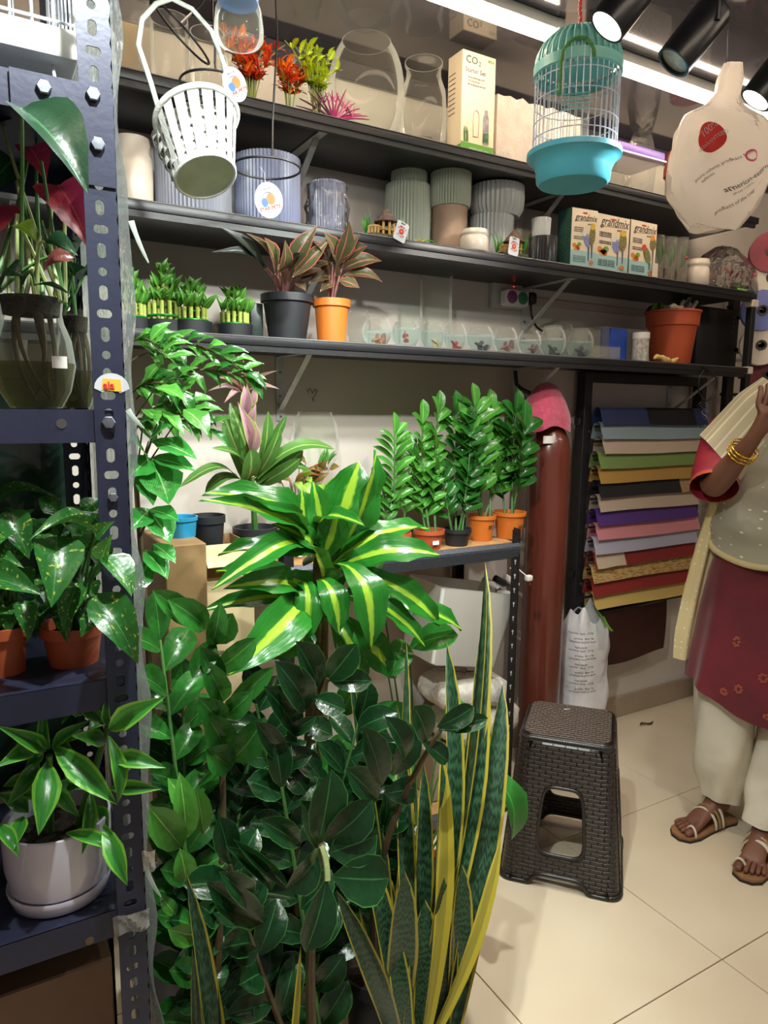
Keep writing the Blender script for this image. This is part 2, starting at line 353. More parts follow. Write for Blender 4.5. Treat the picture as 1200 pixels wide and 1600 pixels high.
shelf(1, 2.86, [.12, .905, P(890, 305, Y=1.95).x], 'topmost black wall shelf, carrying the glass bowls and carton')
shelf(2, 2.87, [.12, .95, P(905, 432, Y=1.93).x], 'middle black wall shelf, carrying the ribbed planters')
shelf(3, 2.87, [.12, .882, P(888, 573, Y=1.93).x, 2.80], 'lowest black wall shelf, carrying the small fish bowls')
# post that joins the shelf ends
pt = thing('shelf_end_post', 'black square post with white clips joining the shelf ends', 'post', (2.885, FRONT+.02, TOP[3]))
MB().rbox((2.885, FRONT+.02, (TOP[3]+TOP[2])/2-.16), (.028, .028, .62), .002, 1).build('post', M_blackmetal, pt)
for z in (TOP[3]-.012, TOP[2]-.045): MB().rbox((2.885, FRONT+.02, z), (.042, .04, .03), .003, 1).build('clip', pm('beige_clip', '#d8c9b8', rough=.5), pt)
# ================================================================== things on the wall shelves
M_glass = film('clear_glass', '#fbfefc', .16, .015, '#efe4d0', .045, rim=.75, edge_sheen=.45)  # beige body and white rim stand in for light caught in the glass
M_glass_thin = film('thin_glass', '#fcfefd', .06, .02, rim=.45)
M_acryl = film('clear_plastic', '#fafaf8', .09, .06, '#e8e4dc', .14, rim=.6)
M_water = film('water', '#f0f8f8', .05, .01, '#d5e4e6', .12, rim=.5, edge_sheen=.5)
M_cello = film('cellophane', '#faf9f7', .30, .06, '#e6e2dc', .10, 1.0, .9, 24)
M_soil = pm('potting_soil', '#2a1d14', '#17100b', scale=60, rough=.95, bump=.7, bscale=120)
M_terra = pm('terracotta_plastic', '#b5562f', '#a54c2a', scale=9, rough=.5)
M_orange = pm('orange_pot', '#d0742a', '#c46a25', scale=9, rough=.45)
M_pblack = pm('black_pot', '#24262b', '#1c1e22', scale=14, rough=.5)
M_print = pm('dark_print', '#3a3636', rough=.6)
M_printg = pm('grey_print', '#5f5556', rough=.6)
M_red = pm('red_print', '#c8322f', rough=.5)
M_tagw = pm('tag_card', '#c4c8cd', rough=.5)
UX, UZ = Vector((1, 0, 0)), Vector((0, 0, 1))
def on(n, xl, xr, yt, Y, yb=None):
    z0 = TOP[n]; zc = yb if yb else yt+40
    X, r = cylfit(xl, xr, zc, Y); h = P((xl+xr)/2, yt, Y=Y).z-z0
    return X, r, h, z0
def ribbed(name, label, cat, prof, c, mat, ribs=40, depth=.05, group=None, parent=None, smooth=60):
    n = ribs*4
    rf = lambda a, k: 1-depth*(0.5-0.5*math.cos(a*ribs))
    mb = MB().lathe(prof, c, n, rf=rf, cap0=True)
    return mb
def potprof(r, h, t=.004, taper=.8, rim=.0, rimh=.0):
    p = [(r*taper, 0), (r if not rim else r*.97, h-rimh)]
    if rim: p += [(r+rim, h-rimh), (r+rim, h)]
    else: p += [(r, h)]
    p += [(p[-1][0]-t, h), (r*.93-t, h*.82)]
    return p
# ---------------- topmost shelf
X0, X1 = P(176, 95, Y=1.95).x, P(236, 105, Y=1.95).x
t = thing('glass_tank', 'rectangular glass tank holding a folded card, beside the slotted rack', 'tank', ((X0+X1)/2, 2.03, TOP[1]))
w_ = X1-X0; MB().box(((X0+X1)/2, 1.955, TOP[1]+.1), (w_, .004, .19)).build('pane', M_acryl, t, 0)
MB().box(((X0+X1)/2, 2.12, TOP[1]+.1), (w_, .004, .19)).build('pane', M_acryl, t, 0)
for x in (X0, X1): MB().box((x, 2.037, TOP[1]+.1), (.004, .165, .19)).build('pane', M_acryl, t, 0)
MB().box(((X0+X1)/2, 2.037, TOP[1]+.004), (w_, .165, .006)).build('base', M_acryl, t, 0)
MB().box(((X0+X1)/2+.01, 2.08, TOP[1]+.11), (w_*.7, .006, .15), Matrix.Rotation(.15, 3, 'X')).build('card', pm('tan_card', '#cfb284', '#bfa06f', scale=7, rough=.8), t, 0)
def vase(n, xl, xr, yt, Y, label, yb=None, flare=0, mat=None, group='glass vases on the top shelf'):
    X, r, h, z0 = on(n, xl, xr, yt, Y, yb); h = min(h, CEIL-.02-z0) if n == 1 else h
    return lone('glass_vase', MB().lathe([(0, .006), (r*.98, .006), (r, .012), (r*(1+flare), h), (r*(1+flare)-.003, h)], (X, Y, z0), 32), mat or M_glass, label, 'vase', (X, Y, z0), group)
vase(1, 236, 296, 30, 1.98, 'straight clear glass vase right of the glass tank', 100)
vase(1, 298, 352, 52, 1.97, 'straight clear glass vase under the blue-lidded hanging jar', 110)
vase(1, 352, 400, 60, 2.08, 'clear glass vase behind the orange artificial foliage', 120)
def bowl(n, xl, xr, yt, Y, label, name='fish_bowl', group=None, open_=.72, flat=.55, yb=None, cat='bowl', water=None, lip=True):
    """round glass bowl: widest at mid height, open at the top"""
    X, R, h, z0 = on(n, xl, xr, yt, Y, yb); prof = []
    for k in range(15):
        a = -PI/2+.55*1.0+k/14*(PI-.55-math.asin(open_)*0-.62); prof.append((R*math.cos(a), 0))
    lo = math.acos(flat); hi = math.acos(open_); prof = []
    zz = lambda a: math.sin(a)
    z_lo, z_hi = -math.sin(lo), math.sin(hi)
    for k in range(17):
        a = -lo+(hi+lo)*k/16; prof.append((R*math.cos(a), (math.sin(a)-z_lo)/(z_hi-z_lo)*h))
    out = [(0, .002)]+[(r, z+.002) for r, z in prof]
    if lip: out += [(prof[-1][0]*1.03, h+.004), (prof[-1][0]*.99, h+.005)]
    t = thing(name, label, cat, (X, Y, z0), group=group)
    MB().lathe(out, (X, Y, z0), 36).build('glass', M_glass, t, 60)
    if water:
        zs = h*water; wp = [(0, .004)]+[(r*.955, z+.004) for r, z in prof if z < zs]
        rl = wp[-1][0]; wp += [(rl, zs), (0, zs)]
        MB().lathe(wp, (X, Y, z0), 28).build('water', M_water, t, 60)
    return t, X, R, h
bowl(1, 512, 632, 68, 2.02, 'large round glass bowl left of the wide glass jar', 'glass_bowl', 'round glass bowls on the top shelf', .62, .6, 150)
bowl(1, 452, 506, 90, 2.14, 'small round glass bowl holding the purple branching plant', 'glass_bowl', 'round glass bowls on the top shelf', .7, .6, 150)
X, r, h, z0 = on(1, 624, 698, 98, 2.0, 170)
t = thing('glass_jar', 'wide glass jar with a rolled rim beside the tall carton', 'jar', (X, 2.0, z0))
MB().lathe([(0, .003), (r*.8, .003), (r*.98, h*.15), (r, h*.45), (r*.94, h*.68), (r*.74, h*.82), (r*.72, h*.92), (r*.80, h*.97), (r*.80, h), (r*.76, h)], (X, 2.0, z0), 36).build('glass', M_glass, t, 60)
MB().lathe([(0, .005), (r*.5, .02), (r*.42, .045), (0, .05)], (X, 2.0, z0), 20).build('base_dome', M_glass_thin, t, 60)
# artificial aquarium foliage: short sprigs of pointed leaves on wiry stems
sprig_me = {}
def sprig(key, mat):
    if key not in sprig_me:
        def fn(u, v):
            s = u*2-1; wd = math.sin(PI*min(1, v*.95+.05))**.8*.5
            return (s*wd, v, .12*math.sin(PI*v)+.10*abs(s)*wd)
        sprig_me[key] = MB().grid(fn, 2, 4, True).mesh('leaf', mat, 60)
    return sprig_me[key]
def leafat(me, parent, base, tip, width, up=(0, -.5, .8), name='leaf', arch=1.0):
    base, tip = Vector(base), Vector(tip); d = tip-base; ln = d.length
    if ln < 1e-5: return None
    dn = d/ln; s_ = dn.cross(Vector(up))
    if s_.length < 1e-4: s_ = dn.cross(Vector((1, .2, 0)))
    s_.normalize(); n_ = s_.cross(dn)
    M4 = Matrix.Translation(base) @ Matrix((s_*width, d, n_*ln*arch)).transposed().to_4x4()
    return link(name, me, parent, M4)
def fakeplant(label, c, n, spread, hgt, keys, group='artificial aquarium plants', sl=.03, leaves=7):
    t = thing('artificial_plant', label, 'artificial plant', c, group=group); c = Vector(c)
    for i in range(n):
        a = rnd(0, 2*PI); q = rnd(.2, 1); e = c+Vector((math.cos(a)*spread[0]*q, math.sin(a)*spread[1]*q, hgt*rnd(.55, 1)))
        pts = bez(c+Vector((math.cos(a)*.008, math.sin(a)*.008, .001)), c+Vector((math.cos(a)*spread[0]*q*.25, math.sin(a)*spread[1]*q*.25, hgt*.7)), e, 6)
        MB().tube(pts, .0014, 5).build('stem', pm('plastic_stem', '#6a7a2c', rough=.5), t)
        k = random.choice(keys)
        for j in range(leaves):
            p = pts[2+j*4//leaves]; az = j*2.4+rnd(0, 1); d = (Vector((math.cos(az), math.sin(az), rnd(.2, .9)))).normalized()
            leafat(sprig(*k), t, p, p+d*sl*rnd(.7, 1.2), sl*.42, (rnd(-.5, .5), -.4, .8))
    return t
K_or = ('orange', leafmat('fake_orange', '#d9571c', '#c2311a', rib='#f0a02a', ribw=.2, var=.3, tl=.15, vein=0))
K_yl = ('yellow', leafmat('fake_yellow', '#b9c92c', '#7fae1f', rib='#dfe04a', ribw=.2, var=.2, tl=.15, vein=0))
K_am = ('amber', leafmat('fake_amber', '#e08b25', '#c9551d', rib='#e8c23a', ribw=.2, var=.25, tl=.15, vein=0))
K_mg = ('magenta', leafmat('fake_magenta', '#c0256e', '#8d1c62', var=.3, tl=.15, vein=0))
K_gr = ('fakegreen', leafmat('fake_green', '#4f9a35', '#2f7a2a', rib='#8cc45a', ribw=.12, var=.25, tl=.15, vein=0))
q = P(396, 145, Y=1.95); fakeplant('orange and red artificial foliage bunch, leftmost on the top shelf', (q.x, 1.97, TOP[1]+.001), 26, (.10, .06), .20, [K_or, K_or, K_am], sl=.042, leaves=9)
q = P(452, 150, Y=1.95); fakeplant('amber and orange artificial foliage bunch beside the small round bowl', (q.x, 1.95, TOP[1]+.001), 14, (.07, .04), .14, [K_am, K_or, K_am], sl=.040, leaves=8)
q = P(490, 160, Y=1.95); fakeplant('bright yellow-green artificial foliage in front of a glass bowl', (q.x, 1.93, TOP[1]+.001), 18, (.10, .03), .20, [K_yl], sl=.036, leaves=9)
t = thing('artificial_coral', 'magenta branching artificial coral plant behind the large glass bowl', 'artificial plant', (P(520, 160, Y=1.93).x, 1.925, TOP[1]))
c = Vector(t.location)
for i in range(16):
    a = PI*(i+.5)/16; e = c+Vector((math.cos(a)*.11, rnd(-.02, .02), .02+math.sin(a)*.075*rnd(.7, 1)))
    m_ = (c+e)/2+Vector((0, 0, .012)); br = MB().tube(bez(c+Vector((0, 0, .004)), m_, e, 5), [.003, .003, .0028, .0024, .002, .001], 5).build('branch', K_mg[1] if i < 10 else pm('dark_coral', '#5c2340', rough=.5), t)
    for s in (-1, 1): MB().tube([m_, m_+Vector((s*.012, 0, .022))], [.002, .001], 5).build('twig', br.data.materials[0], br)
# tall carton
YF = 1.905; xl, xr = P(720, 214, Y=YF).x, P(771, 229, Y=YF).x; yb_ = P(698, 214, X=xl).y; zt = P(722, 75, Y=YF).z
yb_ = min(yb_, 2.03); wd = xr-xl; hh = zt-TOP[1]
M_carton = pm('cream_carton', '#e6d4b6', '#e0cdae', scale=5, rough=.55)
t = thing('carton', 'tall cream CO2 starter set carton with a green base band', 'box', ((xl+xr)/2, (YF+yb_)/2, TOP[1]))
MB().rbox(((xl+xr)/2, (YF+yb_)/2, TOP[1]+hh/2), (wd, yb_-YF, hh), .0015, 1).build('box_body', M_carton, t)
fo = Vector((xl, YF-.0006, TOP[1]))
def fp(u, v): return fo+Vector((u*wd, 0, v*hh))
MB().prism([(0, 0), (wd, 0), (wd, hh*.085), (0, hh*.085)], fo+Vector((0, -.0006, .0006)), UX, UZ, .0006).build('green_band', pm('carton_green', '#5f9a35', rough=.5), t, 0)
MB().prism([(0, 0), (yb_-YF, 0), (yb_-YF, hh*.06), (0, hh*.06)], Vector((xl-.0006, yb_, TOP[1]+.0006)), (0, -1, 0), UZ, .0006).build('green_band', pm('carton_green', '#5f9a35'), t, 0)
text('CO', .030, M_print, t, fp(.09, .88), UX, UZ); text('2', .019, M_print, t, fp(.47, .873), UX, UZ)
text('Starter Set', .0195, pm('mauve_print', '#5c5470', rough=.6), t, fp(.08, .79), UX, UZ, sx=.92)
for k, s in enumerate(('Set de démarrage CO2', 'CO2-Starter-Set', 'Set de iniciación de CO2')): text(s, .0068, M_printg, t, fp(.16, .735-.035*k), UX, UZ)
text('ISTA', .011, pm('carton_green'  , '#5f9a35'), t, fp(.76, .935), UX, UZ)
text('WATER PLANT series', .008, M_tagw, t, fp(.25, .025), UX, UZ)
pr = MB(); cxx = fp(.74, .1)
MB().prism([(-.010, 0), (.010, 0), (.0115, .004), (.0115, .078), (.007, .09), (.006, .102), (-.006, .102), (-.007, .09), (-.0115, .078), (-.0115, .004)], cxx+Vector((0, -.0008, 0)), UX, UZ, .0008).build('can_print', pm('can_grey', '#a99aa4', '#7e7680', scale=60, rough=.5), t, 0)
MB().prism([(-.0112, 0), (.0112, 0), (.0112, .03), (-.0112, .026)], cxx+Vector((0, -.0016, .006)), UX, UZ, .0006).build('can_print', pm('can_dark', '#2f4a3c', '#4d7a46', scale=80, rough=.5), t, 0)
MB().tube([fp(.36, .16)+Vector((x_, -.001, z_)) for x_, z_ in ((0, 0), (-.002, .05), (.001, .07), (.010, .078), (.019, .07), (.021, .05), (.019, 0), (0, 0))], .0013, 5).build('diffuser_print', pm('diffuser_pink', '#b99a9c', rough=.5), t)
for i in range(7):
    a = rnd(-.7, .7); MB().prism([(-.0016, 0), (.0016, 0), (.004*math.sin(a)+.001, .024), (.03*math.sin(a), .045*math.cos(a)), (.004*math.sin(a)-.003, .022)], fp(.12, .095)+Vector((rnd(-.006, .012), -.0010-.0001*i, 0)), UX, UZ, .0005).build('grass_print', pm('print_green', '#4d7040', rough=.6), t, 0)
for k in range(9): text('water plant carbon dioxide set', .0052, M_printg, t, (xl-.0004, yb_-.006, TOP[1]+hh*(.80-.05*k)), (0, -1, 0), UZ, sx=.55)
# styrofoam block behind the cage
x0, x1 = P(776, 200, Y=1.93).x, P(905, 240, Y=1.93).x; z1 = P(790, 152, Y=1.95).z
def sf(u, v): return None
mb = MB()
nx = 14; tops = [z1-TOP[1]+rnd(-.012, .004) for _ in range(nx+1)]
poly = [(0, 0), (x1-x0, 0)]+[((x1-x0)*i/nx, tops[i]) for i in range(nx, -1, -1)]
mb.prism(poly, (x0, 1.93, TOP[1]), UX, UZ, .09)
lone('styrofoam_block', mb, pm('styrofoam', '#dccdc2', '#cfc0b4', scale=30, rough=.8, bump=.35, bscale=160), 'broken white styrofoam block between the carton and the birdcage', 'styrofoam', ((x0+x1)/2, 1.975, TOP[1]), smooth=0)
# clear box with a purple lid, red lidded tub, bowl in wrap
x0, x1 = P(962, 280, Y=1.92).x, P(1032, 300, Y=1.92).x; zt = P(1000, 226, Y=1.92).z-TOP[1]
t = thing('plastic_tank', 'clear plastic tank with a purple lid behind the birdcage', 'tank', ((x0+x1)/2, 1.99, TOP[1]))
M_pl = pm('purple_lid', '#6a4aa0', '#5d3f92', scale=20, rough=.4)
for s, (a, b2, c2, d2) in enumerate((((x0+x1)/2, 1.92, x1-x0, .003), ((x0+x1)/2, 2.07, x1-x0, .003), (x0, 1.995, .003, .15), (x1, 1.995, .003, .15))):
    MB().box((a, b2, TOP[1]+zt*.38), (c2, d2, zt*.76)).build('wall_panel', M_acryl, t, 0)
MB().box(((x0+x1)/2, 1.995, TOP[1]+.003), (x1-x0, .15, .005)).build('base', M_acryl, t, 0)
MB().rbox(((x0+x1)/2, 1.995, TOP[1]+zt*.86), (x1-x0+.012, .165, zt*.2), .006, 2).build('lid', M_pl, t)
MB().rbox(((x0+x1)/2, 1.995, TOP[1]+zt*.76), (x1-x0+.022, .175, .008), .003, 2).build('lid_rim', pm('pale_lilac', '#c9b3d6', rough=.4), t)
X, r, h, z0 = on(1, 1036, 1100, 236, 1.985, 280)
t = thing('plastic_tub', 'clear round tub with a ribbed red lid', 'tub', (X, 1.985, z0))
MB().lathe([(0, .002), (r*.86, .002), (r*.92, h*.6), (r*.90, h*.6), (r*.84, .005)], (X, 1.985, z0), 32).build('body', M_acryl, t)
MB().lathe([(r, h*.58), (r, h*.72), (r*.96, h*.76), (r*.9, h*.98), (0, h)], (X, 1.985, z0), 64, rf=lambda a, k: 1+.012*math.cos(a*32)).build('lid', pm('red_lid', '#c53a26', '#b5311f', scale=10, rough=.4), t)
X, r, h, z0 = on(1, 965, 1025, 205, 2.15, 250)
lone('wrapped_bowl', MB().lathe([(r*.5, 0), (r*.9, h*.3), (r, h*.6), (r*.8, h*.82), (r*.5, h), (r*.2, h*1.02), (0, h)], (X, 2.13, z0), 24, sx=.9, sy=.8, rf=lambda a, k: 1+.04*math.sin(a*5+k)), M_cello, 'bowl in crinkled clear wrap behind the purple-lidded tank', 'bowl', (X, 2.13, z0))
# ---------------- middle shelf
G2 = 'planters on the middle shelf'
M_cream = pm('cream_ceramic', '#d9c9ba', '#d1c0b0', scale=6, rough=.4)
M_greyp = pm('grey_ribbed', '#8d8f9b', '#848692', scale=6, rough=.4)
M_bluep = pm('blue_grey_ribbed', '#7e84a0', '#747a97', scale=6, rough=.35)
M_sage = pm('sage_ribbed', '#a9b0a0', '#a0a897', scale=6, rough=.5)
M_whitep = pm('white_ribbed', '#cfd2d4', '#c5c8cb', scale=6, rough=.4)
M_clay = pm('beige_clay', '#b59a85', '#a68b76', scale=12, rough=.8, bump=.1)
Y = 2.02
X, r, h, z0 = on(2, 176, 240, 218, Y, 280)
lone('planter', MB().lathe([(r*.80, 0), (r*.97, h*.12), (r, h*.45), (r*.97, h*.72), (r*.84, h*.80), (r*.90, h*.92), (r*.86, h), (r*.8, h), (r*.74, h*.8)], (X, Y, z0), 40, cap0=True), M_cream, 'smooth cream planter beside the slotted rack', 'planter', (X, Y, z0), G2, 60)
def rib(n, xl, xr, yt, Y, prof, mat, label, ribs=44, depth=.05, z0=None, h=None, yb=None, name='planter'):
    X, r, hh_, zz = on(n, xl, xr, yt, Y, yb)
    zb = zz if z0 is None else z0; hh_ = (P((xl+xr)/2, yt, Y=Y).z-zb) if h is None else h
    p = [(a*r, b_*hh_) for a, b_ in prof]; p += [(p[-1][0]-.005, hh_), (p[-1][0]*.9, hh_*.55)]
    o = lone(name, ribbed(name, '', '', p, (X, Y, zb), mat, ribs, depth), mat, label, 'planter', (X, Y, zb), G2, 60)
    return X, r, hh_, zb+hh_
rib(2, 242, 362, 232, 2.02, [(.92, 0), (1, .06), (1, 1)], M_greyp, 'wide grey ribbed planter behind the hanging white basket', 60, .04)
rib(2, 366, 470, 250, 2.0, [(.95, 0), (1, .05), (1, 1)], M_bluep, 'blue-grey ribbed planter behind the hanging oval tag', 56, .04)
X, r, h, z0 = on(2, 476, 546, 284, 1.97, 340)
t = thing('wrapped_pot', 'dark ribbed pot wrapped in crinkled clear cellophane', 'pot', (X, 1.97, z0))
ribbed('', '', '', [(r*.78, 0), (r*.84, h*.95), (r*.80, h*.95), (r*.7, h*.6)], (X, 1.97, z0), M_greyp, 40, .05).build('pot', M_bluep, t, 60)
MB().lathe([(r*.96, 0), (r, h*.1), (r*.92, h*.3), (r*.98, h*.5), (r*.86, h*.75), (r*.9, h*.9), (r*.6, h), (0, h*1.01)], (X, 1.97, z0), 40, rf=lambda a, k: 1+.05*math.sin(a*9+k*2.3)+.03*math.sin(a*17-k)).build('cellophane', M_cello, t, 20)
X, r, h, zt = rib(2, 600, 674, 291, 2.11, [(.86, 0), (.98, .2), (1, .6), (.94, 1)], M_sage, 'lower sage ribbed planter of the stack behind the thatched hut', 44, .05)
rib(2, 610, 668, 269, 2.11, [(.9, 0), (1, .1), (.98, 1)], M_sage, 'upper sage ribbed planter stacked behind the thatched hut', 44, .05, z0=zt+.001)
X, r, h, zt = rib(2, 674, 730, 326, 2.04, [(.84, 0), (.97, .2), (1, .5), (.98, 1)], M_clay, 'rough beige clay planter supporting a sage ribbed one', 8, .0)
rib(2, 672, 736, 272, 2.04, [(.94, 0), (1, .15), (1, 1)], M_sage, 'sage ribbed planter stacked on the rough clay one', 44, .05, z0=zt+.001)
X, r, h, zt = rib(2, 733, 802, 340, 2.06, [(.92, 0), (.97, .5), (1, 1)], M_whitep, 'lower white fluted planter under the flared one', 36, .06)
rib(2, 733, 819, 293, 2.06, [(.82, 0), (.97, .25), (1, .6), (.97, 1)], M_whitep, 'wide flared white fluted planter stacked on another', 36, .06, z0=zt+.001)
def crock(n, xl, xr, yt, Y, label):
    X, r, h, z0 = on(n, xl, xr, yt, Y)
    return lone('crock', MB().lathe([(r*.9, 0), (r, h*.06), (r, h*.62), (r*.93, h*.68), (r*.93, h*.74), (r*1.0, h*.78), (r*1.0, h*.86), (r*.95, h*.90), (r*.93, h), (r*.86, h), (r*.84, h*.5)], (X, Y, z0), 40, cap0=True), pm('crock_white', '#ded3c6', '#d3c7b8', scale=10, rough=.25), label, 'crock', (X, Y, z0), 'small white crocks', 50)
crock(2, 718, 762, 360, 1.925, 'small white crock in front of the beige clay planter')
crock(2, 1068, 1107, 406, 1.935, 'small white crock left of the bagged artificial plants')
X, r, h, zt = rib(2, 826, 870, 371, 1.96, [(.92, 0), (1, .3), (.97, .75), (.86, 1)], pm('black_fluted', '#2a2a2e', '#3a3a3f', scale=20, rough=.3), 'black fluted pot with a white fluted cup stacked on it', 30, .08, yb=390)
rib(2, 830, 861, 342, 1.96, [(.92, 0), (1, 1)], M_whitep, 'small white fluted cup stacked on the black pot', 30, .06, z0=zt+.001, yb=360)
# thatched hut ornaments with plants and hanging card
M_straw = pm('bamboo_straw', '#c29a54', '#a67f3f', scale=40, rough=.7)
def hut(xc, yc, Y, label, tagc, wid=.10, roof='#4a3d49', flip=1):
    q = P(xc, yc, Y=Y); z0 = TOP[2]; cx = q.x; t = thing('hut_ornament', label, 'ornament', (cx, Y, z0), group='thatched hut aquarium ornaments')
    MB().rbox((cx+.005*flip, Y, z0+.008), (wid*1.1, .05, .016), .006, 2).build('base', pm('mossy_rock', '#5a5442', '#3a4328', scale=50, rough=.9, bump=.5), t)
    hx = cx+.012*flip
    for dx, dy in ((-.018, -.014), (.018, -.014), (-.018, .014), (.018, .014), (0, -.02)): MB().tube([(hx+dx, Y+dy, z0+.014), (hx+dx, Y+dy, z0+.056)], .0042, 8).build('post', M_straw, t)
    MB().rbox((hx, Y, z0+.029), (.05, .042, .005), .002, 1).build('deck', M_straw, t)
    MB().lathe([(.004, .092), (.016, .080), (.0165, .077), (.027, .067), (.0275, .064), (.037, .054), (.036, .0515), (.02, .056), (0, .058)], (hx, Y, z0), 18).build('roof', pm('thatch'+roof, roof, '#6d5540', scale=60, rough=.85, bump=.4, bscale=200), t)
    for k in range(4):
        x_ = cx-flip*(.022+.011*k); MB().tube([(x_, Y-.012, z0+.012), (x_, Y-.012, z0+.036-.002*abs(k-1.5))], .0034, 7).build('rail_post', M_straw, t)
    MB().tube([(cx-flip*(.016+.0095*k), Y-.013, z0+.034+.003*math.sin(k)) for k in range(5)], .003, 7).build('rail', M_straw, t)
    for (px, n_, hg) in ((cx-flip*.058, 8, .075), (cx+flip*.052, 8, .08)):
        for i in range(n_):
            a = i*2*PI/n_; b_ = Vector((px, Y+.005, z0+.012)); e = b_+Vector((math.cos(a)*.028*rnd(.3, 1), math.sin(a)*.02, hg*rnd(.55, 1)))
            leafat(sprig(*K_gr), t, b_, e, .006, (rnd(-.4, .4), -1, .3))
    tg = Vector((tagc[0], 0, 0)); tq = P(tagc[0], tagc[1], Y=FRONT-.006); a = tagc[2]
    ux = Vector((math.cos(a), 0, math.sin(a))); uz = Vector((-math.sin(a), 0, math.cos(a))); w2, h2 = .021, .0285
    tp = MB().prism([(-w2+.004, -h2), (w2-.004, -h2), (w2, -h2+.004), (w2, h2-.004), (w2-.004, h2), (-w2+.004, h2), (-w2, h2-.004), (-w2, -h2+.004)], tq, ux, uz, .0012).build('tag', M_tagw, t, 0)
    o = tq+Vector((0, -.0006, 0))
    def arc(s, rr, a0, a1, inv):
        for i, ch in enumerate(s):
            an = a0+(a1-a0)*i/(len(s)-1); c_ = o+ux*(rr*math.sin(an))+uz*(rr*math.cos(an)*(1 if not inv else 1))
            tx = (ux*math.cos(an)-uz*math.sin(an)) if not inv else (-ux*math.cos(an)+uz*math.sin(an)); ty = uz*math.cos(an)+ux*math.sin(an)
            if inv: ty = -ty
            text(ch, .0075, M_red, tp, c_-tx*.0025-ty*.0025, tx, ty, bold=.0001)
    arc('SMART', .0145, -.9, .9, False); arc('FISH', .0145, PI+.7, PI-.7, True)
    mb = MB(); disc(mb, o, ux, uz, .0085, .0085); mb.build('logo_disc', M_red, tp, 0)
    MB().prism([(-.005, -.004), (.0055, 0), (-.005, .004), (-.002, 0)], o+Vector((0, -.0009, 0)), ux, uz, .0003).build('logo_fish', pm('fish_yellow', '#e7a52c', rough=.5), tp, 0)
    text('nature', .0058, M_print, tp, o+uz*.0225-ux*.009, ux, uz, bold=.0002)
    MB().tube([tq+uz*.026, tq+uz*.035+Vector((0, .01, 0)), Vector((hx, Y-.02, z0+.04))], .0006, 5).build('string', M_tagw, tp)
    return t
hut(598, 365, 1.94, 'thatched hut ornament with a dark roof before the sage planters', (627, 362, -.33))
hut(798, 395, 1.93, 'thatched hut ornament with a brown roof beside the black fluted pot', (803, 385, -.10), roof='#6a5246')
q = P(655, 370, Y=1.93)
t = thing('flower_ornament', 'yellow artificial lily lying beside the sage planter', 'ornament', (q.x, 1.925, TOP[2]))
M_petal = leafmat('petal_yellow', '#e0d060', '#d0bd40', var=.1, vein=0); pet = MB().grid(lambda u, v: ((u-.5)*math.sin(PI*min(1, v*.9+.08)), v, .35*v*v), 2, 4, True).mesh('petal', M_petal, 60)
for i in range(6): a = i*PI/3; leafat(pet, t, (q.x, 1.925, TOP[2]+.004), (q.x+math.cos(a)*.022, 1.925+math.sin(a)*.018, TOP[2]+.010), .014, name='petal')
leafat(sprig(*K_gr), t, (q.x, 1.92, TOP[2]+.003), (q.x+.045, 1.90, TOP[2]+.006), .012)
